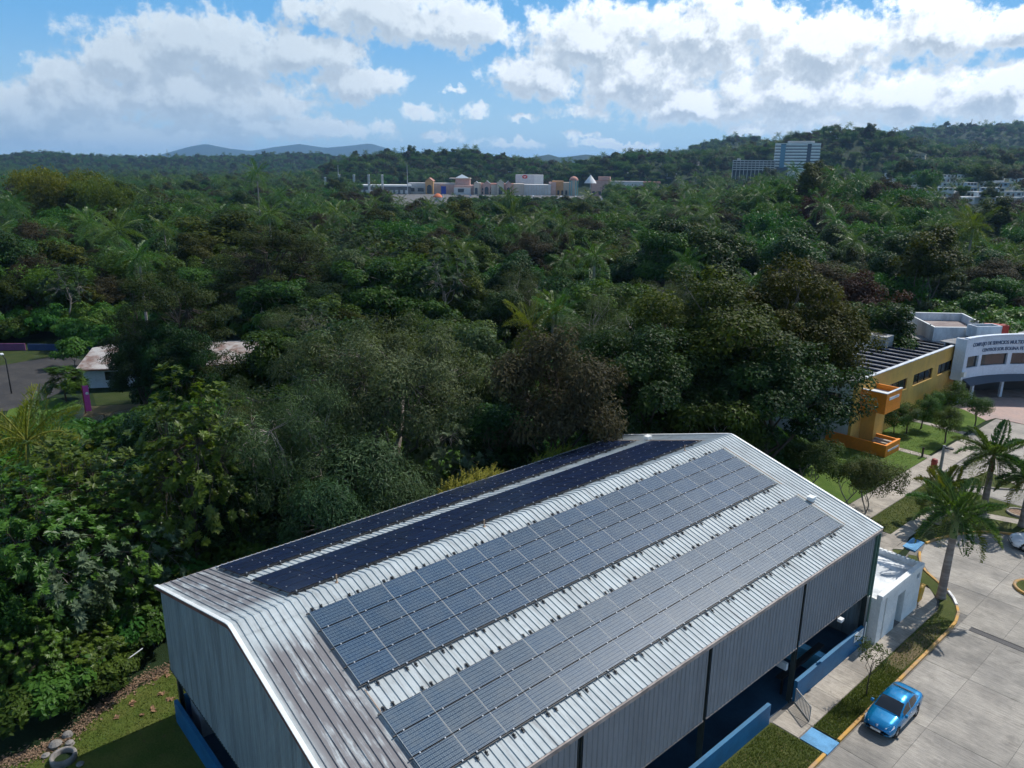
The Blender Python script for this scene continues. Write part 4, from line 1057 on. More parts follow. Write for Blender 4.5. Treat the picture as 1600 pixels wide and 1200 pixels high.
def make_rosette_tree(seed, H, R, z0, nros, leaves, L, W, lm, bark, lobes=3, trunk_r=.2, flat=.9, shell=.5, spread=.8, multi=1):
    """big-leaved tree: rosettes of large lobed leaves at the shoot tips"""
    rng = np.random.default_rng(seed)
    hz = (H-z0)/2; cz = z0+hz
    d = sphere_dirs(rng, nros, -.55)
    lump = 1+.22*np.sin(d[:, 0]*4+seed)*np.cos(d[:, 1]*3.3+seed)
    C = d*((shell+(1-shell)*rng.random(nros)**.6)*lump)[:, None]*np.array([R, R, hz])+np.array([0, 0, cz])
    ax = nrm(d*.7+np.array([0, 0, .8])+rng.normal(0, .25, (nros, 3)))
    P = []; Nn = []; T = []; LL = []; WW = []; tint = []
    for k in range(nros):
        a = ax[k]; ref = np.array([1.0, 0, 0]) if abs(a[0]) < .8 else np.array([0, 1.0, 0])
        u = np.cross(a, ref); u /= np.linalg.norm(u); v = np.cross(a, u)
        nl = int(leaves*rng.uniform(.7, 1.3)); s = rng.uniform(.75, 1.2); tk = rng.random()
        for j in range(nl):
            an = 2*np.pi*(j+rng.uniform(-.3, .3))/nl*1.62; el = rng.uniform(-.35, .75)
            t = (u*math.cos(an)+v*math.sin(an))*math.cos(el)*spread+a*math.sin(el)
            t = t/np.linalg.norm(t)
            n = a*.9+np.array([0, 0, .4])-t*.2+rng.normal(0, .2, 3)
            side = np.cross(n, t); side /= np.linalg.norm(side)+1e-9
            for q in range(lobes):
                o = (q-(lobes-1)/2)
                tt = t+side*o*(.55 if lobes <= 3 else .42)
                tt = tt/np.linalg.norm(tt)
                ll = L*s*(1-.22*abs(o)); 
                P.append(C[k]+tt*ll*.55+a*.02*j); Nn.append(n+rng.normal(0, .08, 3)); T.append(tt+np.array([0, 0, -.15])); LL.append(ll); WW.append(W*s)
                tint.append(.5*tk+.5*rng.random())
    V, F = leaf_quads(np.array(P), np.array(Nn), np.array(T), np.array(LL), np.array(WW), .10)
    crown = np_mesh('crown', V, F, [lm], tint)
    w = Wood(); ends = []
    for m_ in range(multi):
        top = np.array([rng.normal(0, .35*multi), rng.normal(0, .35*multi), z0+hz*.9])
        w.limb((rng.normal(0, .2)*(multi > 1), rng.normal(0, .2)*(multi > 1), -.4), top, trunk_r*1.2, trunk_r*.5, rng, 8, .03, 6)
        for k in range(6):
            ld = sphere_dirs(rng, 1, 0)[0]; e = np.array([0, 0, cz])+ld*np.array([R, R, hz])*.5
            w.limb(top*np.array([.7, .7, rng.uniform(.6, 1)]), e, trunk_r*.4, trunk_r*.18, rng, 6, .08, 4); ends.append(e)
    ends = np.array(ends)
    for k in range(0, nros, 2):
        i = np.argmin(np.sum((ends-C[k])**2, 1)); w.limb(ends[i], C[k], trunk_r*.16, trunk_r*.06, rng, 4, .08, 3)
    return w.mesh('trunk', bark), crown
def frond_mesh(seed, L, arch, ll, lm, n=34, hang=.75, w0=.05, flat=False, wl=.055):
    """one palm frond along local +x: rachis and hanging leaflets"""
    rng = np.random.default_rng(seed)
    s = np.linspace(0, 1, 12)
    rx = L*(s-.10*arch*s**2); rz_ = L*(.42*s-.62*arch*s**2)
    mb = MB(); mb.tube([(x, 0, z) for x, z in zip(rx, rz_)], [w0*(1-.85*k) for k in s], 5, cap=False)
    V0 = np.array(mb.v); F0 = mb.f
    q = np.repeat(np.linspace(.14, .995, n), 2); side = np.tile([1, -1], n)
    x = np.interp(q, s, rx); z = np.interp(q, s, rz_)
    P = np.stack([x, 0*x, z], 1)
    env = np.clip(np.sin(np.pi*np.clip(q*.86+.12, 0, 1))**.6, .25, 1)*ll
    t = np.stack([.45+.25*q+rng.normal(0, .12, len(q)), side*(1.0 if flat else .85)+rng.normal(0, .12, len(q)), -hang*.5+rng.normal(0, .2, len(q))], 1)
    t = nrm(t); c1 = P+t*(env*.32)[:, None]
    t2 = nrm(t+np.array([.05, 0, -.8*hang])); c2 = P+t*(env*.6)[:, None]+t2*(env*.28)[:, None]
    nn = np.stack([-.2+0*q, -side*.5, .8+0*q], 1)+rng.normal(0, .15, (len(q), 3))
    Va, Fa = leaf_quads(c1, nn, t, env*.72, wl, 0); Vb, Fb = leaf_quads(c2, nn, t2, env*.62, wl*.85, 0)
    V = np.concatenate([V0, Va, Vb]); F = np.concatenate([np.array(F0), Fa+len(V0), Fb+len(V0)+len(Va)])
    tint = np.concatenate([np.full(len(F0), .9), rng.random(len(Fa))*.8, rng.random(len(Fb))*.8+.1])
    return np_mesh('frond', V, F, [lm], tint)
def merge(meshes_xf, name, m):
    """join transformed copies of quad meshes into one"""
    Vs = []; Fs = []; Ts = []; o = 0
    for me, X in meshes_xf:
        n = len(me.vertices); v = np.empty(n*3, np.float32); me.vertices.foreach_get('co', v); v = v.reshape(-1, 3)
        Xm = np.array(X); v = v @ Xm[:3, :3].T+Xm[:3, 3]
        f = np.empty(len(me.polygons)*4, np.int32); me.loops.foreach_get('vertex_index', f); f = f.reshape(-1, 4)
        t = np.empty(len(me.polygons), np.float32); me.attributes['tint'].data.foreach_get('value', t)
        Vs.append(v); Fs.append(f+o); Ts.append(t); o += n
    return np_mesh(name, np.concatenate(Vs), np.concatenate(Fs), [m], np.concatenate(Ts))
def palm_crown(seed, z, L, lm, n=15, ll=.75):
    rng = random.Random(seed); fr = [frond_mesh(seed+k, L, a, ll, lm) for k, a in enumerate((.55, .95, 1.25))]
    items = []
    for k in range(n):
        f = k/n; az = k*2.4+rng.uniform(-.3, .3); pit = R_(62-100*f+rng.uniform(-8, 8))
        X = Matrix.Translation((0, 0, z)) @ Matrix.Rotation(az, 4, 'Z') @ Matrix.Rotation(-pit+R_(22), 4, 'Y')
        items.append((fr[min(2, int(f*3))], X))
    return merge(items, 'crown', lm)
def palm_trunk(H, r, shaft_h, sm, lean=(0, 0), bulge=.12):
    mb = MB()
    n = 14; pts = []; rad = []
    for k in range(n+1):
        f = k/n; z = H*f
        pts.append((lean[0]*f*f, lean[1]*f*f, z-.1)); rad.append(r*(1+.35*math.exp(-f*9)+bulge*math.sin(math.pi*f)-.18*f))
    mb.tube(pts, rad, 12, cap=False)
    t = mb.mesh('trunk', [MT['palmtrunk']], fix=False)
    s_ = None
    if shaft_h:
        mb = MB(); b = pts[-1]
        mb.lathe([(r*.86, 0), (r*.98, .15), (r*.85, shaft_h*.5), (r*.5, shaft_h), (r*.2, shaft_h*1.15)], (b[0], b[1], b[2]), 12)
        s_ = mb.mesh('crownshaft', [MT[sm]], fix=False)
    return t, s_
def bamboo(seed, H, R, n, lm):
    rng = np.random.default_rng(seed); P = []; Nn = []; T = []; w = Wood()
    for k in range(n):
        a = rng.uniform(0, 6.283); rr = R*rng.random()**.5*.9; h = H*rng.uniform(.65, 1.0)
        base = np.array([math.cos(a), math.sin(a), 0])*rr*.25
        tip = np.array([math.cos(a)*rr, math.sin(a)*rr, h]); tip2 = tip+np.array([math.cos(a)*R*.35, math.sin(a)*R*.35, -h*.10])
        if k < 14: w.limb(base, tip, .07, .03, rng, 5, .03, 4)
        m_ = 170; f = rng.random(m_)**.6
        c = np.where(f[:, None] < .7, base+(tip-base)*(f/.7)[:, None], tip+(tip2-tip)*((f-.7)/.3)[:, None])
        keep = c[:, 2] > h*.3; c = c[keep]; c = c+rng.normal(0, .42, c.shape)*np.array([1, 1, .8])
        P.append(c); t = rng.normal(0, .5, c.shape)+np.array([math.cos(a)*.6, math.sin(a)*.6, -.55]); T.append(t); Nn.append(rng.normal(0, .5, c.shape)+np.array([0, 0, .7]))
    P = np.concatenate(P); T = np.concatenate(T); Nn = np.concatenate(Nn)
    V, F = leaf_quads(P, Nn, T, .62*rng.uniform(.7, 1.2, len(P)), .17, .0)
    return w.mesh('trunk', MT['shaft']), np_mesh('crown', V, F, [lm], np.clip(rng.random(len(P))*.6+.5*(P[:, 2]/H-.4), 0, 1))

# ------------------------------------------------------------------ species
B, DK, PB = MT['bark'], MT['darkbark'], MT['palebark']
SP = {}
def sp(k, tm, cm, desc, cat='tree', R=None, H=None): SP[k] = dict(t=tm, c=cm, d=desc, cat=cat, R=R, H=H)
sp('broadA', *make_crown(11, 10, 4.6, 1.6, 40, 1.45, 15500, .38, .22, LF['broad']), 'mid green broadleaf tree', R=4.6, H=10)
sp('broadB', *make_crown(12, 11, 4.4, 1.6, 30, 1.7, 15500, .38, .21, LF['dark'], bark=DK), 'dark green broadleaf tree', R=4.4, H=11)
sp('broadC', *make_crown(13, 9, 5.0, 1.4, 46, 1.3, 16000, .36, .20, LF['grey'], rag=.35), 'grey green spreading tree', R=5.0, H=9)
sp('broadD', *make_crown(14, 12, 4.2, 3.5, 40, 1.4, 12000, .40, .2, LF['olive'], rag=.35), 'olive tinted broadleaf tree', R=4.2, H=12)
sp('broadE', *make_crown(15, 9.5, 4.8, 1.5, 42, 1.35, 15500, .38, .21, LF['broad'], bark=PB, rag=.4), 'uneven broadleaf tree', R=4.8, H=9.5)
sp('brown', *make_crown(21, 10, 4.6, 1.6, 70, 1.1, 18000, .26, .11, LF['brown'], shell=.4, rag=.35, bark=DK, twig=1), 'sparse brownish tree', R=4.6, H=10)
sp('olivebig', *make_crown(22, 19, 9.2, 2.5, 140, 1.85, 50000, .38, .20, LF['olive'], shell=.58, rag=.25, trunk_r=.42, limbs=10), 'huge olive green tree', R=9.2, H=19)
sp('darkbig', *make_crown(23, 17, 7.5, 2.2, 105, 1.75, 38000, .38, .20, LF['dark'], shell=.58, trunk_r=.36, limbs=9, bark=DK), 'tall dark tree', R=7.5, H=17)
sp('fine', *make_crown(24, 14.5, 8.2, 4.2, 150, 1.25, 46000, .30, .085, LF['fine'], shell=.34, rag=.3, droop=.5, trunk_r=.26, limbs=12, multi=4, flat=.8, bark=B, upn=.3), 'feathery many-stemmed tree', R=8.2, H=14.5)
sp('wisp', *make_crown(25, 11, 5.2, 2.2, 80, 1.15, 20000, .34, .045, LF['fine'], shell=.35, rag=.4, droop=.2, trunk_r=.2, limbs=9, multi=3, flat=.7, bark=PB, upn=.25), 'wispy pale-twigged tree', R=5.2, H=11)
sp('conif', *make_crown(26, 15, 8.6, .2, 170, 1.45, 44000, .36, .10, LF['conif'], shell=.62, rag=.22, flat=.34, zmin=-.97, trunk_r=.4, limbs=10, bark=DK, upn=.8, out=.2), 'dark tufted tree with tiered sprays', R=8.6, H=15)
sp('mango', *make_crown(27, 6.0, 3.2, .8, 42, .95, 17000, .24, .055, LF['mango'], shell=.78, rag=.10, flat=.85, droop=.3, upn=.25, out=.7), 'dense domed bush-like tree', R=3.2, H=6)
sp('bread', *make_rosette_tree(31, 13, 3.9, 2.0, 340, 9, .48, .20, LF['big'], DK, trunk_r=.17), 'big-leaved breadfruit tree', R=3.9, H=13)
sp('breadB', *make_rosette_tree(32, 9.5, 4.4, 1.0, 400, 8, .44, .18, LF['big'], DK, trunk_r=.16, multi=3), 'broad big-leaved breadfruit tree', R=4.4, H=9.5)
sp('pale', *make_rosette_tree(33, 8, 3.0, 2.2, 70, 8, .55, .17, LF['pale'], PB, lobes=5, trunk_r=.12, spread=1.0), 'pale silvery cecropia tree', R=3.0, H=8)
sp('paleB', *make_rosette_tree(34, 11, 3.4, 3.0, 110, 8, .50, .16, LF['grey'], PB, lobes=5, trunk_r=.14, spread=1.0), 'grey green cecropia tree', R=3.4, H=11)
sp('bamboo', *bamboo(41, 9.5, 5.0, 70, LF['bamboo']), 'yellow green bamboo clump', 'bamboo', R=5, H=9.5)
sp('bambooB', *bamboo(42, 9.5, 4.4, 55, LF['vine']), 'green bamboo clump', 'bamboo', R=4.4, H=9.5)
sp('red', *make_crown(28, 9, 4.0, 2.5, 46, 1.1, 9000, .30, .14, LF['red'], shell=.45, rag=.35, bark=DK), 'reddish brown sparse tree', R=4, H=9)
sp('shrub', *make_crown(29, 2.6, 1.7, .2, 16, .75, 2600, .34, .16, LF['vine'], zmin=-.1, trunk_r=.05, limbs=4), 'low green shrub', 'shrub', R=1.7, H=2.6)
sp('shrubB', *make_crown(30, 2.2, 1.9, .2, 18, .7, 2600, .32, .15, LF['broad'], zmin=-.1, trunk_r=.05, limbs=4), 'low dark shrub', 'shrub', R=1.9, H=2.2)
pt, ps = palm_trunk(9.5, .17, 1.3, 'shaft')
sp('palm', pt, palm_crown(51, 10.7, 3.6, LF['palm'], 17, .9), 'tall feather palm', 'palm', R=3.4, H=12); SP['palm']['s'] = ps
pt, ps = palm_trunk(5.0, .16, 1.0, 'shaft')
sp('palmB', pt, palm_crown(54, 6.0, 3.4, LF['palmy'], 15, .9), 'yellowish feather palm', 'palm', R=3.2, H=7.5); SP['palmB']['s'] = ps
PROTO = {}
NAMES = dict(broadA='broadleaf_tree', broadB='dark_broadleaf_tree', broadC='spreading_tree', broadD='olive_tree', broadE='uneven_tree', brown='brown_tree', olivebig='huge_tree', darkbig='tall_dark_tree', fine='feathery_tree', wisp='wispy_tree',
             conif='tufted_tree', mango='domed_tree', bread='breadfruit_tree', breadB='breadfruit_tree', pale='cecropia_tree', paleB='cecropia_tree', bamboo='bamboo_clump', bambooB='bamboo_clump', red='reddish_tree', shrub='shrub', shrubB='shrub', palm='feather_palm', palmB='feather_palm')
TREES = []
def plant(k, x, y, z=None, s=1.0, sz=None, rz=None, label=None, group=None):
    S = SP[k]; z = tz(x, y) if z is None else z
    rz = random.uniform(0, 6.28) if rz is None else rz
    o = thing(NAMES[k], label or S['d'], S['cat'], (x, y, z), rz, group)
    o.scale = (s, s, sz or s)
    link('trunk', S['t'], o)
    if S.get('s'): link('crownshaft', S['s'], o)
    c = link('crown', S['c'], o)
    PROTO.setdefault(k, c)
    TREES.append((x, y, (S['R'] or 3)*s))
    return o
def plant_px(k, px, top, D, width=None, label=None, group=None, z=None, rz=None):
    """place by the photo: crown column and top row at distance D, crown width in photo pixels"""
    p = at_d(px, top, D); zg = tz(p[0], p[1]) if z is None else z
    S = SP[k]; h = max(1.5, p[2]-zg)
    s = (width*D/FPX/2/S['R']) if width else h/S['H']
    s = max(s, .72*h/S['H'])
    return plant(k, p[0], p[1], zg, s, h/S['H'], rz, label, group)

random.seed(5)
# ---- trees one can tell apart, by where they stand in the photo
plant_px('olivebig', 1120, 425, 70, 300, 'huge olive tinged tree rising behind the far end of the hall')
plant_px('olivebig', 1240, 412, 76, 250, 'big olive green tree standing before the ochre building', rz=2.0)
plant_px('darkbig', 1215, 520, 66, 230, 'dark leafy tree between the hall gable and the ochre building')
plant_px('darkbig', 1010, 500, 62, 220, 'dark tree behind the far left roof corner of the hall')
plant_px('brown', 880, 508, 55, 220, 'reddish brown thin-leaved tree rising behind the hall roof')
plant_px('fine', 610, 490, 58, 350, 'large feathery grey green tree with forked trunks behind the hall')
plant_px('wisp', 440, 585, 50, 190, 'wispy thin-leaved tree with pale twigs beside the breadfruit tree')
plant_px('wisp', 370, 600, 58, 150, 'wispy tree between the breadfruit tree and the rusty roofed house', rz=1.2)
plant_px('fine', 500, 525, 80, 150, 'small feathery tree on the slope right of the rusty roofed house')
plant_px('bread', 285, 592, 48, 165, 'tall breadfruit tree with star-like leaves left of the hall roof')
plant_px('breadB', 110, 690, 50, 230, 'wide breadfruit tree below the fenced dirt yard')
plant_px('breadB', 165, 760, 47, 190, 'breadfruit tree leaning over the lower left lawn edge', rz=2.2)
plant_px('breadB', 20, 740, 46, 220, 'breadfruit tree cut off by the left picture edge', rz=4)
plant_px('broadE', -35, 890, 43.5, 150, 'small-leaved tree cut off by the lower left picture edge')
q_ = at_d(105, 960, 45); plant('broadC', q_[0], q_[1], 0, .62, .72, label='grey green tree at the foot of the breadfruit trees')
plant_px('pale', 225, 815, 45.5, 100, 'pale silvery cecropia glowing in front of the breadfruit trees')
plant_px('pale', 105, 835, 43.5, 105, 'pale cecropia low at the left among breadfruit leaves')
plant_px('breadB', 30, 955, 42, 140, 'low breadfruit shoots at the left edge above the concrete ring', rz=1.1)
plant_px('breadB', 105, 975, 42.5, 130, 'low breadfruit shoots behind the leaf litter', rz=3.1)
plant_px('breadB', 185, 905, 45, 130, 'low breadfruit shoots left of the hall corner', rz=5.1)
plant_px('broadB', 380, 730, 50, 180, 'dark tree in the hollow left of the domed bushes')
plant_px('mango', 505, 757, 44.5, 105, 'dense round domed bush touching the forest side eave, the left one')
plant_px('mango', 600, 752, 46.5, 120, 'dense round domed bush touching the forest side eave, the right one', rz=1)
plant_px('mango', 560, 690, 49, 230, 'large dense domed tree behind the two round bushes')
plant_px('mango', 660, 735, 50, 90, 'small domed bush next to the yellow ferns')
plant_px('pale', 690, 635, 56, 110, 'pale big-leaved cecropia right of the feathery tree')
plant_px('pale', 730, 690, 54, 80, 'low pale cecropia above the yellow ferns', rz=3)
plant_px('broadB', 780, 640, 57, 150, 'dark tree in the gap between feathery and brown trees')
plant_px('broadC', 760, 520, 72, 170, 'grey green tree behind the feathery tree')
plant_px('paleB', 700, 520, 75, 120, 'tall grey cecropia behind the feathery tree')
plant_px('conif', 258, 415, 93, 188, 'dark tufted tree with tiered sprays growing over the rusty roofed house')
plant_px('darkbig', 262, 500, 88, 105, 'dark low-branched tree before the middle of the rusty roofed house', rz=2)
plant_px('darkbig', 212, 522, 89, 60, 'dark bushy tree hiding the left middle of the rusty roofed house')
plant_px('conif', 425, 343, 132, 190, 'tallest dark tufted tree behind the rusty roofed house', rz=2)
plant_px('darkbig', 500, 440, 120, 130, 'dark round tree right of the tallest tufted tree')
plant_px('palmB', 30, 628, 54, 150, 'feather palm with arching fronds at the left picture edge')
plant_px('palm', 930, 385, 128, 80, 'tall feather palm standing clear in the middle of the forest')
plant_px('palm', 880, 400, 150, 50, 'lower feather palm left of the tall middle palm')
plant_px('palm', 700, 375, 150, 62, 'left one of two dark palms standing together in the forest')
plant_px('palm', 727, 382, 152, 56, 'right one of two dark palms standing together in the forest')
plant_px('palm', 495, 355, 165, 60, 'feather palm right of the tallest tufted tree')
plant_px('palm', 560, 392, 150, 52, 'palm with light fronds low in the middle forest')
plant_px('palm', 1075, 398, 130, 60, 'feather palm with shining fronds left of the huge olive trees')
plant_px('palmB', 830, 478, 84, 110, 'wide palm with lime fronds above the brown tree')
plant_px('palm', 870, 470, 86, 100, 'palm with long drooping fronds behind the brown tree')
plant_px('palm', 400, 258, 330, 40, 'dark palm standing out on the left treeline')
plant_px('palmB', 1525, 330, 210, 42, 'sunlit palm among the trees on the right slope')
plant_px('palmB', 1212, 292, 300, 25, 'small yellow palm beside a grassy clearing on the hill')
plant_px('bamboo', 70, 265, 300, 75, 'left crown of the yellow bamboo standing over the left forest')
plant_px('bamboo', 105, 268, 305, 80, 'right crown of the yellow bamboo standing over the left forest')
plant_px('bamboo', 155, 282, 290, 60, 'lower yellow bamboo clump right of the big bamboo crowns')
plant_px('red', 1350, 425, 118, 110, 'reddish brown bare-looking tree behind the ochre building')
plant_px('red', 1270, 305, 260, 40, 'rust coloured tree on the forested hill')
plant_px('brown', 1118, 322, 260, 50, 'brownish tree right of the white houses in the forest')
plant_px('broadD', 1462, 358, 150, 95, 'sunlit olive tree above the white back building')
plant_px('broadD', 340, 335, 185, 130, 'light olive tree left of the tallest tufted tree')
plant_px('broadA', 1380, 470, 108, 110, 'leafy tree touching the left end of the ochre building')
plant_px('broadC', 1300, 480, 112, 90, 'grey green tree behind the left end of the ochre building')
plant_px('breadB', 1555, 485, 118, 40, 'bright yellow green bush right behind the white back building')
q_ = at(116, 574); plant('shrub', q_[0], q_[1], 0, 1.3, 1.6, label='tall bush at the left corner of the rusty roofed house')
# ---- the forest: individual trees near, one far mass behind
def px_of(x, y, z=5): return proj((x, y, z))
def blocked(x, y, r):
    if x > -12.2-0.85*r and y < 33+.6*r and y > -40: return True           # hall, lawn
    if x > -14.2-.9*r and y < 1 and y > -40: return True
    if -6 < y < 13 and x > -15.8-.8*r: return True                          # the sunny gap beside the hall
    if y >= 33 and y < 62 and x > -6.5: return True                        # walks and lawn behind the hall
    if 58 <= y < 124 and x > -25: return True                              # ochre building, plaza
    if y >= 124 and x > -9+(y-124)*.1: return True
    # house yard and asphalt lot
    u = (-114 < x < -57) and (-12 < y < 13)
    if u: return True
    if (-100 < x < -64) and (8 < y < 36): return True
    return False
BIGR = [t for t in TREES]
rng = np.random.default_rng(77)
cand = []
kinds = ['broadA', 'broadB', 'broadC', 'broadD', 'broadE', 'broadB', 'broadA', 'paleB', 'broadC', 'brown', 'broadE', 'palm', 'broadB', 'wisp', 'broadA', 'broadE', 'broadB']
def landmark(px):
    for lim, w in ((150, 'under the yellow bamboo'), (240, 'left of the tufted tree'), (330, 'by the tufted tree'), (430, 'by the tallest tufted tree'), (520, 'right of the tallest tufted tree'), (600, 'left of the mall'), (680, 'left of the two dark palms'), (760, 'by the two dark palms'), (840, 'right of the two dark palms'),
                   (905, 'left of the tall middle palm'), (965, 'by the tall middle palm'), (1040, 'right of the tall middle palm'), (1120, 'left of the huge olive trees'), (1200, 'behind the left huge olive tree'), (1290, 'behind the right huge olive tree'), (1370, 'behind the ochre building'), (1450, 'above the ochre roof'), (1530, 'above the white back building')):
        if px < lim: return w
    return 'by the right picture edge'
def depth_word(D):
    for lim, w in ((60, 'nearest'), (85, 'second'), (110, 'third'), (140, 'fourth'), (170, 'fifth')):
        if D < lim: return w
    return 'farthest'
cnt = 0
pts_xy = [(t[0], t[1], t[2]*.62) for t in TREES]
tries = 0
while cnt < 225 and tries < 30000:
    tries += 1
    a = math.radians(rng.uniform(-37.5, 37.5))+YAW
    D = math.sqrt(rng.uniform(30**2, 205**2))
    x = CX+math.sin(a)*D; y = CYY+math.cos(a)*D
    k = kinds[rng.integers(len(kinds))]
    s = rng.choice((.62, .8, 1.0, 1.2, 1.5), p=(.18, .25, .27, .2, .10))*rng.uniform(.9, 1.1)*(.8 if D < 70 else 1.0); r = SP[k]['R']*s
    if blocked(x, y, r): continue
    px, py = px_of(x, y)
    if px < -120 or px > 1720 or py > 1290: continue
    if any((x-q[0])**2+(y-q[1])**2 < (max(2.0, .62*r)+q[2]*.72)**2 for q in pts_xy): continue
    z = tz(x, y)
    # keep crowns from hiding what the photo shows in front of them
    top = proj((x, y, z+SP[k]['H']*s))
    if 60 < top[0] < 440 and 52 < D < 104 and top[1] < 640: s *= .34; k = 'broadB' if k == 'palm' else k
    if D < 60 and top[1] < 640: s *= .7
    w = landmark(px); dp = depth_word(D)
    plant(k, x, y, z, s, s*rng.uniform(.9, 1.12), rng.uniform(0, 6.28),
          '%s in the %s forest row %s' % (SP[k]['d'], dp, w), '%ss %s, %s row' % (SP[k]['d'], w, dp))
    pts_xy.append((x, y, .62*r)); cnt += 1
print('forest individuals', cnt, 'tries', tries, 'trees', len(TREES))

def scatter_nodes(name, sources):
    ng = bpy.data.node_groups.new(name, 'GeometryNodeTree')
    ng.interface.new_socket('Geometry', in_out='INPUT', socket_type='NodeSocketGeometry')
    ng.interface.new_socket('Geometry', in_out='OUTPUT', socket_type='NodeSocketGeometry')
    n = ng.nodes; l = ng.links
    gi = n.new('NodeGroupInput'); go = n.new('NodeGroupOutput')
    m2p = n.new('GeometryNodeMeshToPoints'); l.new(gi.outputs[0], m2p.inputs[0])
    j = n.new('GeometryNodeJoinGeometry')
    for so in sources:
        oi = n.new('GeometryNodeObjectInfo'); oi.inputs['Object'].default_value = so; oi.inputs['As Instance'].default_value = True
        oi.transform_space = 'ORIGINAL'
        l.new(oi.outputs['Geometry'], j.inputs[0])
    ip = n.new('GeometryNodeInstanceOnPoints'); l.new(m2p.outputs[0], ip.inputs['Points']); l.new(j.outputs[0], ip.inputs['Instance'])
    ip.inputs['Pick Instance'].default_value = True
    def attr(nm, typ):
        a = n.new('GeometryNodeInputNamedAttribute'); a.data_type = typ; a.inputs[0].default_value = nm; return a.outputs[0]
    l.new(attr('pick', 'INT'), ip.inputs['Instance Index'])
    l.new(attr('size', 'FLOAT_VECTOR'), ip.inputs['Scale'])
    r = attr('turn', 'FLOAT_VECTOR')
    e = n.new('FunctionNodeEulerToRotation'); l.new(r, e.inputs[0]); l.new(e.outputs[0], ip.inputs['Rotation'])
    l.new(ip.outputs[0], go.inputs[0])
    return ng
def scatter(name, label, cat, P, size, pick, turn, sources):
    me = bpy.data.meshes.new(name); me.vertices.add(len(P)); me.vertices.foreach_set('co', np.asarray(P, np.float32).ravel())
    a = me.attributes.new('size', 'FLOAT_VECTOR', 'POINT'); a.data.foreach_set('vector', np.asarray(size, np.float32).ravel())
    a = me.attributes.new('pick', 'INT', 'POINT'); a.data.foreach_set('value', np.asarray(pick, np.int32))
    a = me.attributes.new('turn', 'FLOAT_VECTOR', 'POINT'); a.data.foreach_set('vector', np.asarray(turn, np.float32).ravel())
    o = link(name, me); tag(o, label, cat, kind='stuff')
    md = o.modifiers.new('scatter', 'NODES'); md.node_group = scatter_nodes(name, sources)
    return o
def far_clear(px, D, x, y):
    if 705 < px < 945 and 640 < D < 1010: return True
    if 600 < px <= 705 and 500 < D < 1010: return True
    if 560 < px <= 600 and 640 < D < 1000: return True
    if 500 < px < 1130 and 820 < D < 1000: return True
    if 645 < px < 705 and 455 < D < 900: return True
    if 1130 < px < 1290 and 838 < D < 890: return True
    return False
# far canopy: broadleaf crowns, sized up with distance
def far_forest():
    rng = np.random.default_rng(99)
    P = []; S = []; K = []; T = []
    src = ['broadA', 'broadB', 'broadC', 'broadE', 'broadD', 'brown', 'paleB', 'palm', 'bambooB']
    wts = np.array([.25, .27, .15, .19, .06, .012, .04, .011, .017]); wts = wts/wts.sum()
    for (d0, d1, area, sc) in ((150, 330, 34, .95), (330, 700, 46, 1.0), (700, 1500, 58, 1.1), (1500, 3300, 150, 1.25)):
        half = math.radians(41)
        n = int(half*(d1*d1-d0*d0)/area)
        a = rng.uniform(-half, half, n)+YAW; D = np.sqrt(rng.uniform(d0*d0, d1*d1, n))
        x = CX+np.sin(a)*D; y = CYY+np.cos(a)*D; z = terrain(x, y)
        kk = rng.choice(len(src), n, p=wts)
        for i in range(n):
            if blocked(x[i], y[i], 4): continue
            px, py = proj((x[i], y[i], z[i]))
            if far_clear(px, D[i], x[i], y[i]): continue
            if 1360 < px < 1640 and 430 < D[i] < 880 and rng.random() < .9: continue
            if D[i] < 205 and min((q[0]-x[i])**2+(q[1]-y[i])**2-(q[2]+1.6)**2 for q in pts_xy) < 0: continue
            k = kk[i]
            if 690 < px < 945 and 350 < D[i] < 640: k = 8 if rng.random() < .75 else k
            s = sc*rng.choice((.55, .75, .95, 1.2, 1.55), p=(.22, .25, .25, .18, .10))*rng.uniform(.88, 1.12)
            if 420 < D[i] < 660 and 600 < px < 960: s = min(s, .95)*.85
            if src[k] == 'palm' and D[i] > 900: k = 0
            P.append((x[i], y[i], z[i]-.6*s)); S.append((s, s, s*rng.uniform(.8, 1.1))); K.append(k); T.append((0, 0, rng.uniform(0, 6.28)))
    # order of joined sources is not fixed; any order reads as a mixed forest
    objs = [PROTO[k] for k in src]
    print('far forest', len(P))
    return scatter('distant_forest', 'mixed dark green forest spreading to the hills and the mall', 'forest', P, S, K, T, objs)
for k in SP:
    if k not in PROTO and k in ('paleB', 'broadD', 'broadE', 'bambooB', 'brown'):
        plant_px(k, {'bambooB': 860}.get(k, 700), 345, 395 if k == 'bambooB' else 230, None, SP[k]['d']+' below the shopping centre')
for k, px, top in (('bambooB', 720, 322), ('bambooB', 800, 326), ('bambooB', 900, 320)):
    plant_px(k, px, top, 420, 34, 'round green bamboo clump in front of the mall car park at column %s' % {720: 'left', 800: 'centre', 900: 'right'}[px])
far_forest()
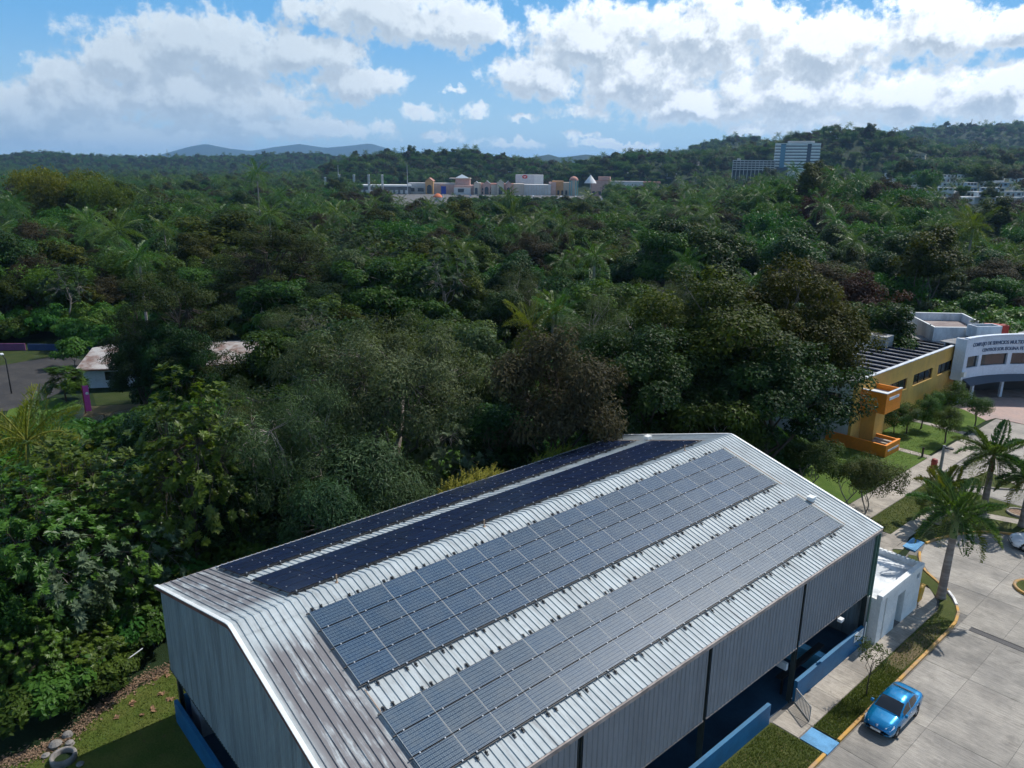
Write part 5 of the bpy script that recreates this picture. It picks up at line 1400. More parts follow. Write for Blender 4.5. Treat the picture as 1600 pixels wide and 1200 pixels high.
# undergrowth under the near trees
for k, (px, py, s, wd) in enumerate(((205, 1035, 1.0, 'below the slanted pipe'), (150, 1082, .95, 'behind the widest part of the litter'), (110, 1120, .9, 'halfway down the litter line'), (70, 1140, 1.05, 'near the concrete ring'), (25, 1150, 1.15, 'at the very left edge'), (100, 1060, 1.3, 'under the grey green tree'), (40, 1080, 1.4, 'under the leftmost breadfruit tree'), (180, 1010, 1.3, 'above the slanted pipe'), (248, 985, 1.1, 'against the left hall corner'))):
    q = at(px, py); plant('shrub' if k % 2 else 'shrubB', q[0]-.9, q[1]+.3, s=s, label='leafy shrub at the forest edge %s' % wd, group='shrubs along the leaf litter')
plant('shrub', *at(240, 1010)[:2], label='low bright shrub at the lawn edge left of the hall')
plant('shrubB', *at(170, 1075)[:2], s=.8, label='low dark shrub behind the leaf litter left of the hall')
def undergrowth():
    rng = np.random.default_rng(3)
    P = []; S = []; K = []; T = []
    for i in range(9500):
        a = math.radians(rng.uniform(-38, 38))+YAW; D = math.sqrt(rng.uniform(26**2, 230**2))
        x = CX+math.sin(a)*D; y = CYY+math.cos(a)*D
        if blocked(x, y, 1.0): continue
        s = rng.uniform(.7, 1.7)
        P.append((x, y, tz(x, y)-.1)); S.append((s, s, s*rng.uniform(.7, 1.3))); K.append(int(rng.integers(3))); T.append((0, 0, rng.uniform(0, 6.28)))
    # vines smothering the bank right of the buildings
    for i in range(520):
        px = rng.uniform(1470, 1680); D = rng.uniform(126, 225); p = at_d(px, 400, D)
        s = rng.uniform(1.2, 2.4)
        P.append((p[0], p[1], -.2)); S.append((s*1.2, s*1.2, s*1.1)); K.append(0); T.append((0, 0, rng.uniform(0, 6.28)))
    return scatter('undergrowth', 'dark undergrowth and vines covering the forest floor', 'undergrowth', P, S, K, T, [PROTO['shrub'], PROTO['shrubB'], PROTO['shrub']])
undergrowth()
# ------------------------------------------------------------------ planted trees and palms near the road
def on_x(px, py, X):
    d = ray(px, py); return CAM+d*((X-CAM[0])/d[0])
def near_palm(x, y, zt, zs, zc, L, lm, label, sm='shaft', seed=0, n=17, lean=(0, 0), dead=0):
    p = thing('royal_palm', label, 'palm', (x, y, 0.05), group='royal palms by the road')
    t, s_ = palm_trunk(zt, .25, zs-zt, sm, lean)
    link('trunk', t, p); link('crownshaft', s_, p)
    fr = [frond_mesh(seed+100+k, L*f, a, .80, lm, n=66, w0=.045, wl=.10) for k, (a, f) in enumerate(((.5, .9), (.8, 1.0), (1.05, 1.05), (1.3, 1.0)))]
    fy = frond_mesh(seed+120, L*1.05, 1.3, .7, LF['palmy'], n=44, w0=.035, wl=.07)
    rg = random.Random(seed)
    for k in range(n):
        f = k/n; az = k*2.399+rg.uniform(-.25, .25)+seed; pit = 68-92*f+rg.uniform(-7, 7)
        me = fy if k >= n-dead else fr[min(3, int(f*4))]
        link('frond', me, p, loc=(lean[0], lean[1], zc), rot=(0, R_(-pit+22), az))
    mb = MB(); mb.tube([(lean[0], lean[1], zc-.2), (lean[0]+.05, lean[1], zc+1.5)], [.035, .008], 6); mb.build('spear_leaf', [MT['shaft']], p, world=False)
    return p
near_palm(11.48, 39.55, 4.55, 6.3, 6.25, 3.3, LF['palm'], 'big royal palm leaning over the road next to the white annex', seed=3, n=19, lean=(.05, .05), dead=3)
q = at(1553, 712, 5.2)
near_palm(q[0], q[1], 3.9, 5.3, 5.25, 3.5, LF['palm'], 'royal palm with reddish crownshaft standing by the upper driveway', 'shaft2', seed=8, n=18, dead=2)
near_palm(7.0, 51.2, 2.4, 3.1, 3.05, 2.5, LF['palmy'], 'shorter palm with yellowish fronds on the planted strip behind the big palm', seed=14, n=16, dead=3)
q = at(1612, 748, 4.2)
near_palm(q[0], q[1], 3.2, 4.2, 4.2, 3.0, LF['palm'], 'palm cut off by the right picture edge', 'shaft2', seed=21, n=15, dead=2)

def topiary(seed, R, zb, H):
    return make_crown(seed, H, R, zb, 30, R*.42, 5200, .17, .055, LF['topi'], shell=.72, rag=.10, flat=.9, trunk_r=.07, limbs=4, zmin=-.75, upn=.4, out=.8, bark=DK)
TP = [topiary(61, 1.3, 1.1, 3.5), topiary(62, 1.15, 1.3, 3.4), topiary(63, 1.5, .5, 3.3)]
for (px, py, kind, s, lab) in ((1396, 678, 2, 1.0, 'wide low clipped bush beside the orange stair tower'), (1416, 678, 1, 1.0, 'clipped round tree just right of the orange stair tower'),
                               (1438, 671, 0, 1.05, 'clipped round tree with a leaning trunk on the lawn'), (1476, 693, 0, 1.1, 'clipped round tree standing free at the lawn front'),
                               (1489, 645, 2, 1.15, 'clipped round bush in front of the curved white entrance wing'), (1523, 668, 1, 1.05, 'slim clipped tree before the entrance porch'),
                               (1455, 652, 1, .9, 'clipped round tree close to the ochre wall under the windows')):
    p = at(px, py)
    o = thing('clipped_tree', lab, 'tree', (p[0], p[1], .05), random.uniform(0, 6), group='clipped trees on the lawn')
    o.scale = (s, s, s)
    if 'leaning' in lab: o.rotation_euler = (0, R_(9), .4)
    link('trunk', TP[kind][0], o); link('crown', TP[kind][1], o)
CR = make_crown(71, 5.4, 2.8, 1.2, 56, .72, 11500, .15, .09, LF['crape'], shell=.35, rag=.3, trunk_r=.08, limbs=6, multi=2, bark=PB, flat=.8, twig=.6)
for (px, py, s, lab) in ((1352, 802, .95, 'thin-leaved tree with two pale stems behind the far hall corner'), (1322, 790, .85, 'bushy thin-leaved tree in front of the orange stair tower'), (1262, 770, .95, 'green bushy tree behind the far gable of the hall')):
    p = at(px, py)
    o = thing('crape_tree', lab, 'tree', (p[0], p[1], .03), random.uniform(0, 6), group='small trees behind the hall'); o.scale = (s, s, s)
    link('trunk', CR[0], o); link('crown', CR[1], o)
SPG = make_crown(72, 3.5, 1.0, 1.5, 26, .28, 700, .14, .06, LF['crape'], shell=.4, rag=.3, trunk_r=.035, limbs=6, bark=DK)
p = at(1354.7, 1088)
o = thing('sapling', 'thin sparse sapling on the grass strip beside the blue car', 'tree', (p[0], p[1], .1), .6)
link('trunk', SPG[0], o); link('crown', SPG[1], o)

# street furniture
lp = (4.55, 57.6)
zt = zat(697, *lp)
s = thing('lamp_post', 'grey square lamp post with a dark flat lamp behind the big palm', 'lamp post', (lp[0], lp[1], .06))
mb = MB(); mb.extr([(-.13, 0), (.13, 0), (.09, zt), (-.09, zt)], 'y', -.1, .1); mb.build('pole', [MT['greypole']], s, world=False, bevel=.01)
mb = MB(); mb.box(.09, .75, -.16, .16, zt-.22, zt-.10); mb.build('lamp_head', [MT['blackmetal']], s, world=False, bevel=.02)
p = at(1458, 734)
s = thing('trash_can', 'dark red ribbed trash can at the corner of the lawn path', 'trash can', (p[0], p[1], .075))
mb = MB(); mb.lathe([(0, 0), (.24, 0), (.27, .05), (.27, .68), (.30, .70), (.30, .78), (.27, .80)], (0, 0, 0), 16); mb.build('drum', [MT['redbin']], s, world=False)
mb = MB(); mb.lathe([(.275, .80), (.26, .98), (.18, 1.04), (0, 1.05)], (0, 0, 0), 16); mb.build('dome_lid', [MT['redbin']], s, world=False)
p = at(1440.5, 715)
s = thing('bollard', 'short dark brown post standing on the lawn near the trash can', 'bollard', (p[0], p[1], .07))
mb = MB(); mb.lathe([(.10, 0), (.10, .9), (.12, .92), (.12, 1.0), (0, 1.02)], (0, 0, 0), 12); mb.build('post', [MT['darkbark']], s, world=False)
p = at(1592, 804)
s = thing('round_planter', 'round low concrete planter rim in the planted strip at the right', 'planter', (p[0], p[1], .08))
mb = MB(); mb.lathe([(.95, 0), (.95, .16), (.80, .17), (.78, .08)], (0, 0, 0), 24); mb.build('rim', [MT['walk']], s, world=False)
mb = MB(); mb.lathe([(0, .06), (.79, .07)], (0, 0, 0), 24); mb.build('soil', [MT['litter']], s, world=False)
p = (15.35, 45.6)
s = thing('kerbed_island', 'round kerbed tree island in the road at the right picture edge', 'planter', (p[0], p[1], 0))
mb = MB(); mb.lathe([(1.35, 0), (1.35, .17), (1.18, .18), (1.16, .10)], (0, 0, 0), 28); mb.build('kerb_ring', [MT['kerb']], s, world=False)
mb = MB(); mb.lathe([(0, .11), (1.17, .10)], (0, 0, 0), 28); mb.build('soil', [MT['grass']], s, world=False)

# ------------------------------------------------------------------ ochre building
ob = thing('ochre_building', 'two-storey ochre building wing with flat roof and dark ribbon windows', 'building', (-12, 77, 0))
XA, XB, YA, YB, ZT = -18.2, -6.0, 63.2, 91.0, 7.0
wins = []
for (a, b, c_, d_) in (((1387, 601), (1418, 590), 606, 0), ((1428, 588), (1458, 574), 590, 0), ((1467, 570), (1489, 562), 577, 0)):
    p0, p1 = on_x(*a, XB), on_x(*b, XB); pb = on_x(b[0]-2, c_, XB)
    wins.append((p0[1], p1[1], pb[2], (p0[2]+p1[2])/2))
wz0 = min(w[2] for w in wins); wz1 = sum(w[3] for w in wins)/3
mb = MB()
edges = [YA+3.3]
mb.box(XB-.3, XB, YA, YB, wz1, ZT); mb.box(XB-.3, XB, YA, YB, 0, wz0)
yprev = YA
for (y0, y1, _, _) in wins: mb.box(XB-.3, XB, yprev, y0, wz0, wz1); yprev = y1
mb.box(XB-.3, XB, yprev, YB, wz0, wz1)
mb.build('wall', [MT['ochre']], ob)
for (y0, y1, _, _) in wins:
    mb = MB(); mb.box(XB-.22, XB-.18, y0, y1, wz0, wz1); w = mb.build('window', [MT['glassdark']], ob)
    mb = MB()
    for f in (0, .34, .67, 1): yy = y0+(y1-y0)*f; mb.box(XB-.175, XB-.13, yy-.04, yy+.04, wz0, wz1)
    mb.build('frame', [MT['blackmetal']], ob).parent = w
    mb = MB(); mb.box(XB-.30, XB+.06, y0-.05, y1+.05, wz0-.12, wz0-.003); mb.build('sill', [MT['ochre']], ob).parent = w
for w in [c for c in ob.children if c.name.startswith('window')]:
    for c in w.children: c.location = (0, 0, 0)
mb = MB(); mb.box(XA, XB-.303, YA, YA+.3, 0, ZT); mb.build('end_wall', [MT['parapet']], ob)
mb = MB(); mb.box(XA, XA+.3, YA+.303, YB, 0, ZT-.3); mb.build('wall', [MT['parapet']], ob)
mb = MB(); mb.box(XA+.302, XB-.303, YA+.303, YB, 6.3, 6.45); mb.build('roof', [MT['greyroof']], ob)
mb = MB(); mb.box(XB-.34, XB+.05, YA-.05, YB, ZT+.003, ZT+.09); mb.build('coping', [MT['parapet']], ob)
mb = MB()
mb.box(XB-.2, XB-.15, YB+.1, YB+.15, 3.2, 6.3)
mb.build('downpipe', [MT['parapet']], ob)
for k in range(3):
    mb = MB(); x = XA+2.2+3.4*k; mb.box(x, x+1.8, YA-.02, YA-.005, 3.9, 5.4); mb.build('window', [MT['glassdark']], ob)
# orange stair tower
stt = thing('stair_tower', 'bright orange stair tower at the near end of the ochre building', 'stair tower', (-5, 65, 0))
mb = MB(); mb.box(-9.0, -3.4, 64.35, 64.55, 3.95, 6.05); mb.box(-3.6, -3.4, 64.553, 68.0, 3.95, 6.05); mb.box(-9.0, -3.603, 67.8, 68.0, 3.95, 6.05); mb.box(-9.0, -3.603, 64.553, 67.797, 3.95, 4.15)
mb.build('upper_landing', [MT['orange']], stt)
mb = MB(); mb.box(-8.99, -3.61, 64.56, 67.79, 5.35, 5.5); mb.build('landing_roof', [MT['whiteroof']], stt)
mb = MB(); mb.box(-9.0, -3.38, 64.33, 64.57, 6.053, 6.13); mb.box(-3.62, -3.38, 64.575, 68.02, 6.053, 6.13); mb.build('coping', [MT['parapet']], stt)
mb = MB(); mb.box(-3.395, -3.37, 65.0, 67.3, 5.3, 5.6); mb.build('slot_window', [MT['parapet']], stt)
mb = MB(); mb.box(-8.8, -4.6, 65.3, 67.6, 0, 3.948); mb.build('stair_core', [MT['ochre']], stt)
mb = MB(); mb.box(-8.4, -2.2, 62.9, 63.1, 0, 1.25); mb.box(-2.4, -2.2, 63.103, 66.2, 0, 1.25); mb.box(-4.58, -2.403, 66.0, 66.2, 0, 1.25); mb.build('lower_balustrade', [MT['orange']], stt)
mb = MB(); mb.box(-2.42, -2.18, 63.1, 66.22, 1.253, 1.31); mb.box(-8.4, -2.18, 62.88, 63.09, 1.253, 1.31); mb.build('rail_cap', [MT['orange']], stt)
mb = MB(); mb.box(-2.197, -2.17, 63.4, 65.9, .55, .75); mb.build('slot_window', [MT['parapet']], stt)
for k in range(6):
    mb = MB(); mb.box(-4.4, -2.5, 63.2+.4*k, 63.6+.4*k, 0, .2+.17*k); mb.build('step', [MT['walk']], stt)
# rows of dark panels on the roof
ra = thing('rooftop_solar_rows', 'parallel rows of dark tilted panels on the flat roof of the ochre building', 'solar array', (-12, 77, 6.45))
for k in range(14):
    y = YA+4.0+k*1.85
    x0 = XA+(4.6 if k < 4 else (2.4 if k < 9 else 4.0)); x1 = XB-1.0-(.4 if k % 3 == 0 else 0)
    mb = MB(); mb.extr([(y, 6.62), (y+1.0, 6.50), (y+1.0, 6.54), (y, 6.66)], 'x', x0, x1); row = mb.build('panel_row', [MT['mono']], ra)
    mb = MB()
    for q in range(6): xx = x0+.3+(x1-x0-.6)*q/5; mb.box(xx-.03, xx+.03, y+.05, y+.12, 6.46, 6.61)
    mb.build('leg', [MT['rail']], ra)
def unit(name, lab, cat, c, d, m='acgrey', group=None, fan=True):
    s = thing(name, lab, cat, c, group=group)
    mb = MB(); mb.box(-d[0]/2, d[0]/2, -d[1]/2, d[1]/2, .08, d[2]); mb.build('cabinet', [MT[m]], s, world=False, bevel=.03)
    mb = MB(); mb.box(-d[0]/2+.06, d[0]/2-.06, -d[1]/2+.06, d[1]/2-.06, 0, .078); mb.build('base', [MT['blackmetal']], s, world=False)
    if fan:
        mb = MB(); r = min(d[0], d[1])*.36; mb.lathe([(r, d[2]+.003), (r, d[2]+.05), (r*.85, d[2]+.05), (0, d[2]+.02)], (0, 0, 0), 14); mb.build('fan_ring', [MT['blackmetal']], s, world=False)
    return s
p = at(1372, 541, 6.45); unit('roof_unit', 'large grey air conditioning unit on the roof of the ochre building', 'air conditioner', (p[0], p[1], 6.45), (2.6, 2.2, 1.5))
for k, (px, py) in enumerate(((1323, 552), (1331, 549), (1339, 546), (1347, 543), (1354, 541))):
    p = at(px, py, 6.45); unit('condenser', ('small white condenser on the roof edge, %s of five counted from the left' % ('first', 'second', 'third', 'fourth', 'fifth')[k]), 'air conditioner', (p[0], p[1], 6.45), (.9, .6, .95), 'whitemetal', 'condensers on the ochre building roof')
p = at(1325, 566, 6.45); unit('roof_unit', 'grey box unit at the near left end of the ochre roof', 'air conditioner', (p[0], p[1], 6.45), (1.5, 1.3, 1.1))
p = at(1451, 527, 6.6)
s = thing('vent_stack', 'thin grey vent mast with a box on the roof between the wings', 'vent', (p[0], p[1], 6.5))
mb = MB(); mb.tube([(0, 0, 0), (0, 0, 1.9)], .10); mb.build('mast', [MT['acgrey']], s, world=False)
mb = MB(); mb.box(.15, .7, -.25, .25, .8, 1.4); mb.build('box', [MT['whitemetal']], s, world=False)
# second wing behind with the same dark rows
b2 = thing('blue_grey_wing', 'pale blue rear wing half hidden by the big olive tree', 'building', (-27, 84, 0))
mb = MB(); mb.box(-34, -20.0, 78, 78.25, 0, 6.3); mb.box(-20.25, -20, 78.253, 96, 0, 6.3); mb.box(-34, -33.75, 78.253, 96, 0, 6.3); mb.build('wall', [MT['bluewhite']], b2)
mb = MB(); mb.box(-33.75, -20.25, 78.25, 96, 5.7, 5.85); mb.build('roof', [MT['greyroof']], b2)
for k in range(7):
    y = 80+k*2.1; mb = MB(); mb.extr([(y, 6.05), (y+1.0, 5.93), (y+1.0, 5.97), (y, 6.09)], 'x', -32.5, -21.2); mb.build('panel_row', [MT['mono']], b2)
# white back building with sloping plan
wb = thing('white_back_building', 'white building with tall parapets and brown roof behind the ochre wing', 'building', (-12, 103, 0))
A = at(1412, 488, 8.2); Bp = at(1504, 490, 8.2); Cp = at(1552, 513, 8.2); Dp = at(1460, 512, 8.2)
quad = [tuple(A[:2]), tuple(Bp[:2]), tuple(Cp[:2]), tuple(Dp[:2])]
cen = (sum(q_[0] for q_ in quad)/4, sum(q_[1] for q_ in quad)/4)
def shrink(qd, d):
    return [(x+(cen[0]-x)*d/max(1e-6, math.hypot(cen[0]-x, cen[1]-y)), y+(cen[1]-y)*d/max(1e-6, math.hypot(cen[0]-x, cen[1]-y))) for x, y in qd]
inner = shrink(quad, .45)
for i in range(4):
    j = (i+1) % 4
    mb = MB(); mb.prism([quad[i], quad[j], inner[j], inner[i]], 0, 8.2); mb.build('wall', [MT['parapet']], wb)
    mb = MB(); mb.prism([quad[i], quad[j], inner[j], inner[i]], 8.203, 8.27); mb.build('coping', [MT['trim']], wb)
mb = MB(); mb.prism(inner, 7.1, 7.2); mb.build('roof', [MT['brownroof']], wb)
cb = thing('connecting_block', 'low grey roofed block joining the ochre wing and the curved entrance', 'building', (-8, 95, 0))
poly = [(-18, 91.05), (-8.6, 91.05), (-3.4, 100.2), (2, 108), (-4, 111), (-5.4, 102.2), (-12, 96.2)]
mb = MB(); mb.prism(poly, 0, 6.35); mb.build('wall', [MT['parapet']], cb)
mb = MB(); mb.prism([(x*.995-.05, y) for x, y in poly], 6.352, 6.42); mb.build('roof', [MT['greyroof']], cb)
mb = MB(); mb.prism([(-17.9, 97.0), (-14.6, 93.0), (-14.3, 93.2), (-17.6, 97.2)], 6.42, 7.9); mb.build('parapet', [MT['ochre']], cb)
mb = MB(); mb.prism([(-17.5, 97.4), (-12.4, 96.6), (-12.4, 96.9), (-17.5, 97.7)], 6.42, 7.6); mb.build('parapet', [MT['parapet']], cb)
mb = MB(); mb.box(-6.0, -5.7, 91.0, 91.9, 2.8, 5.6); mb.build('window', [MT['greyglass']], cb)
# curved entrance wing
en = thing('entrance_wing', 'curved white entrance wing with blue lettering and a dark open porch', 'building', (-2, 92, 0))
Lp = np.array([-4.45, 88.9]); dch = np.array([0.55, 0.835]); nf = np.array([0.835, -0.55]); Cch = 15.0; Sg = 1.7
Rr = (Cch*Cch/4+Sg*Sg)/(2*Sg); Cc = Lp+dch*Cch/2+nf*(Rr-Sg)
a0 = math.atan2(*(Lp-Cc)[::-1]); a1 = math.atan2(*(Lp+dch*Cch-Cc)[::-1])
if a1 > a0: a1 -= 2*math.pi
if a0-a1 > math.pi: a1 += 2*math.pi
ARC = abs(a0-a1)*Rr; sg_ = -1 if a1 < a0 else 1
def arc(sv, depth=0.0):
    a = a0+sg_*sv/Rr; r = Rr+depth
    return (Cc[0]+r*math.cos(a), Cc[1]+r*math.sin(a))
def band(mb, s0, s1, z0, z1, d0, d1, n=14):
    for k in range(n):
        u, v = s0+(s1-s0)*k/n, s0+(s1-s0)*(k+1)/n
        mb.prism([arc(u, d0), arc(v, d0), arc(v, d1), arc(u, d1)], z0, z1)
    return mb
band(MB(), 0, ARC, 5.85, 8.1, 0, .35).build('fascia', [MT['bluewhite']], en)
band(MB(), -.05, ARC, 8.103, 8.25, -.10, .45).build('coping', [MT['bluewhite']], en)
band(MB(), 0, ARC, 3.15, 4.4, 0, .35).build('balustrade', [MT['bluewhite']], en)
band(MB(), 0, ARC, 3.0, 3.14, .05, 3.4).build('porch_ceiling', [MT['bluewhite']], en)
mb = MB()
for k in range(14):
    u, v = ARC*k/14, ARC*(k+1)/14
    p0, p1, p2, p3 = arc(u, -.02), arc(v, -.02), arc(v, -1.15), arc(u, -1.15)
    mb.add([(p0[0], p0[1], 3.14), (p1[0], p1[1], 3.14), (p2[0], p2[1], 2.5), (p3[0], p3[1], 2.5)], [(0, 1, 2, 3)])
mb.build('awning', [MT['awning']], en)
for k, sv in enumerate((0.0, 2.75, 7.4, 11.0)):
    w_ = .55 if k else .5
    band(MB(), sv, sv+w_, 4.403, 5.847, 0, .35, 1).build('pier', [MT['bluewhite']], en)
    band(MB(), sv, sv+.32, 0, 2.998, .1, .42, 1).build('porch_post', [MT['bluewhite']], en)
for u, v in ((.5, 2.75), (3.3, 7.4), (7.95, 11.0), (11.55, ARC)):
    band(MB(), u, v, 4.403, 5.847, .25, .30, 4).build('window', [MT['glassdark']], en)
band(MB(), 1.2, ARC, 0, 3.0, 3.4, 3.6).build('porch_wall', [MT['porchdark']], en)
band(MB(), 1.2, ARC, 3.003, 7.2, 3.4, 3.6).build('back_wall', [MT['bluewhite']], en)
band(MB(), 0, ARC, 7.2, 7.3, .36, 3.39).build('roof', [MT['greyroof']], en)
band(MB(), 1.8, 5.2, .07, 2.5, 3.30, 3.395, 3).build('doorway', [MT['glassdark']], en)
p0, p1 = arc(0, 0), arc(0, 3.6)
mb = MB(); mb.prism([arc(-.32, 0), arc(0, 0), arc(0, 1.3), arc(-.32, 1.3)], 2.9, 8.1); mb.build('side_wall', [MT['bluewhite']], en)
mb = MB(); mb.prism([arc(-.55, -.35), arc(.1, -.35), arc(.1, .02), arc(-.55, .02)], 3.5, 4.1); mb.build('spout', [MT['white']], en)
band(MB(), 0, ARC, .062, .12, -.3, 3.3, 8).build('porch_floor', [MT['brownroof']], en)
# penthouse boxes on the entrance roof
p = at(1534, 526, 7.3); pb = thing('roof_penthouse', 'white roof box with a dark open top behind the curved facade', 'roof box', (p[0], p[1], 7.3))
mb = MB(); mb.box(-1.6, 1.9, -.9, -.7, 0, 1.5, rz=.98, c=(0, 0)); mb.box(-1.6, 1.9, .7, .9, 0, 1.5, rz=.98, c=(0, 0)); mb.box(-1.6, -1.4, -.697, .697, 0, 1.5, rz=.98, c=(0, 0)); mb.box(1.7, 1.9, -.697, .697, 0, 1.5, rz=.98, c=(0, 0)); mb.build('wall', [MT['parapet']], pb, world=False)
mb = MB(); mb.box(-1.4, 1.7, -.7, .7, .9, 1.0, rz=.98, c=(0, 0)); mb.build('floor', [MT['blackmetal']], pb, world=False)
p = at(1562, 521, 7.3); rb = thing('red_roof_box', 'red metal box standing on the entrance roof', 'roof box', (p[0], p[1], 7.3))
mb = MB(); mb.box(-.75, .75, -.6, .6, 0, 1.2, rz=.7); mb.build('box', [MT['redmetal']], rb, world=False, bevel=.03)
mb = MB(); mb.box(-2.0, -.6, -.35, .35, .9, 1.25, rz=.7, c=(0, 0)); mb.build('duct', [MT['redmetal']], rb, world=False)
# lettering wrapped on the curve
def lettering(text, s0, z0, size, wx=1.0):
    cu = bpy.data.curves.new('lettering', 'FONT'); cu.body = text; cu.size = size; cu.extrude = 0.02; cu.offset = .012
    to = bpy.data.objects.new('tmp_text', cu); COL.objects.link(to)
    dg = bpy.context.evaluated_depsgraph_get()
    me = bpy.data.meshes.new_from_object(to.evaluated_get(dg))
    bpy.data.objects.remove(to)
    # cut long faces so the letters follow the wall
    for v in me.vertices:
        x, y, z = v.co
        q_ = arc(s0+x*wx, -.03-z)
        v.co = (q_[0], q_[1], z0+y)
    me.materials.clear(); me.materials.append(MT['letter'])
    o = link('lettering', me, en, loc=tuple(-c for c in en.location))
    return o
lettering('COMPLEJO DE SERVICIOS MULTIDISC', 1.15, 7.05, .62, .86)
lettering('CENTROS SOR ISOLINA FE', 3.15, 6.25, .58, .90)

# ------------------------------------------------------------------ left: house, lot, fence
sheet('parking_lot', [(-74, 1), (-78.5, 5.5), (-84, 11.5), (-92, 13.0), (-101, 11.0), (-99, 1.5), (-104, -12), (-80, -14), (-76, -4)], .01, MT['asphalt'])
sheet('verge', [(-101, 11.0), (-99, 1.5), (-104, -12), (-113, -12), (-113, 4), (-104, 14)], .02, MT['shadegrass'])
sheet('yard', [(-62.5, 3.8), (-70.5, 7.2), (-66.5, 14.5), (-58.5, 11.2)], .02, MT['dry'])
sheet('yard', [(-62.5, 3.8), (-70.5, 7.2), (-77, 5.0), (-75, 0), (-64, -3)], .015, MT['lawn'])
sheet('yard', [(-70, 8), (-76, 9), (-70, 20), (-64, 16)], .012, MT['shadegrass'])
hs = thing('rusty_roofed_house', 'low white house with a rusted sheet roof half hidden by the tufted tree', 'house', (-79, 21, 0), R_(30)*-1)
mb = MB(); mb.box(-6, 6, -10.5, 10.5, 0, 2.7); mb.build('wall', [MT['bluewhite']], hs, world=False)
mb = MB()
for k in range(22):
    y = -11+k*1.0
    m2 = MB(); m2.extr([(-7.2, 2.72), (0, 3.9), (7.2, 2.72), (7.2, 2.77), (0, 3.96), (-7.2, 2.77)], 'y', y, y+.985); m2.build('roof_sheet', [MT['rustroof']], hs, world=False)
mb = MB(); mb.box(7.15, 7.3, -11, 11, 2.55, 2.72); mb.build('fascia', [MT['darkrust']], hs, world=False)
for y in (-8, -3, 2, 7):
    mb = MB(); mb.box(6.005, 6.05, y, y+1.4, 1.0, 2.1); mb.build('window', [MT['glassdark']], hs, world=False)
mb = MB(); mb.box(6.9, 7.1, 10.6, 10.8, 0, 2.6); mb.box(6.9, 7.1, 6.0, 6.2, 0, 2.6); mb.build('porch_post', [MT['white']], hs, world=False)
mb = MB(); mb.box(5.4, 5.5, 10.55, 10.62, 0, 2.7); mb.build('downpipe', [MT['darkrust']], hs, world=False)
# walls behind the lot
s = thing('low_lot_wall', 'long dark navy low wall behind the asphalt lot', 'wall', (-103, 12, 0)); mb = MB(); mb.bar((-107.5, 7.5, .5), (-96, 21, .5), .2, 1.0); mb.build('wall', [MT['navy']], s)
s = thing('low_lot_wall', 'short purple low wall at the left edge behind the lot', 'wall', (-110, 5, 0)); mb = MB(); mb.bar((-112, 1.5, .55), (-107.7, 7.2, .55), .2, 1.1); mb.build('wall', [MT['purple']], s)
b_ = (-82.3, 1.4); zt = zat(555, *b_)
s = thing('street_lamp', 'slim dark street lamp with a pale head beside the asphalt lot', 'street lamp', (b_[0], b_[1], 0))
mb = MB(); mb.tube([(0, 0, 0), (0, 0, zt*.9), (-.25, -.2, zt)], [.09, .06, .05]); mb.build('pole', [MT['blackmetal']], s, world=False)
mb = MB(); mb.box(-1.0, -.2, -.38, -.05, zt-.02, zt+.12); mb.build('lamp_head', [MT['whitemetal']], s, world=False, bevel=.03)
# magenta board and chain-link fence round the dirt yard
p0 = np.array(at(134, 646)); p1 = np.array(at(140, 637)); zt = zat(602, p0[0], p0[1])
s = thing('magenta_board', 'tall narrow magenta board standing at the corner of the dirt yard', 'board', p0)
mb = MB(); mb.bar((p0[0], p0[1], zt*.52), (p0[0]+.12, p0[1]+.62, zt*.52), .08, zt*.9); mb.build('panel', [MT['magenta']], s)
mb = MB(); mb.bar((p0[0], p0[1], 0), (p0[0], p0[1], zt), .1); mb.build('post', [MT['redbin']], s)
mb = MB(); mb.lathe([(.0, .02), (.16, .01), (.17, 0)], (0, 0, 0), 12); o = mb.build('white_mark', [MT['trim']], s, world=False); o.location = (.14, .4, zt*.7); o.rotation_euler = (R_(90), 0, R_(78))
fp = [np.array(at(x, y)) for x, y in ((134, 646), (115, 672), (165, 665), (210, 654), (262, 642))]
s = thing('wire_fence', 'sagging wire mesh fence with thin rusty posts round the dirt yard', 'fence', fp[1])
for p in fp:
    mb = MB(); mb.tube([(p[0], p[1], 0), (p[0], p[1], 1.35)], .035, 6); mb.build('post', [MT['darkrust']], s)
for i, (a, b) in enumerate(zip(fp[:-1], fp[1:])):
    mb = MB(); mb.tube([(a[0], a[1], 1.3), (b[0], b[1], 1.3)], .02, 5); mb.build('top_wire', [MT['darkrust']], s)
    n = int(np.linalg.norm(b-a)/.22); mb = MB()
    for k in range(n):
        for sg in (0, 1):
            u = a+(b-a)*min(1, k/n); v = a+(b-a)*min(1, (k+4)/n) if k+4 <= n else b
            z0, z1 = ((0.05, 1.25) if sg else (1.25, .05))
            mb.bar((u[0], u[1], z0), (v[0], v[1], z1), .012)
    mb.build('wire_mesh', [MT['acgrey']], s)
# fan palm bush by the lot
FB = make_rosette_tree(81, 4.2, 2.3, .4, 60, 9, .95, .14, LF['topi'], DK, lobes=5, trunk_r=.12, spread=1.0)
p = at(104, 628); o = thing('fan_palm', 'bushy round fan palm in front of the asphalt lot', 'palm', (p[0], p[1], 0)); link('trunk', FB[0], o); link('crown', FB[1], o)
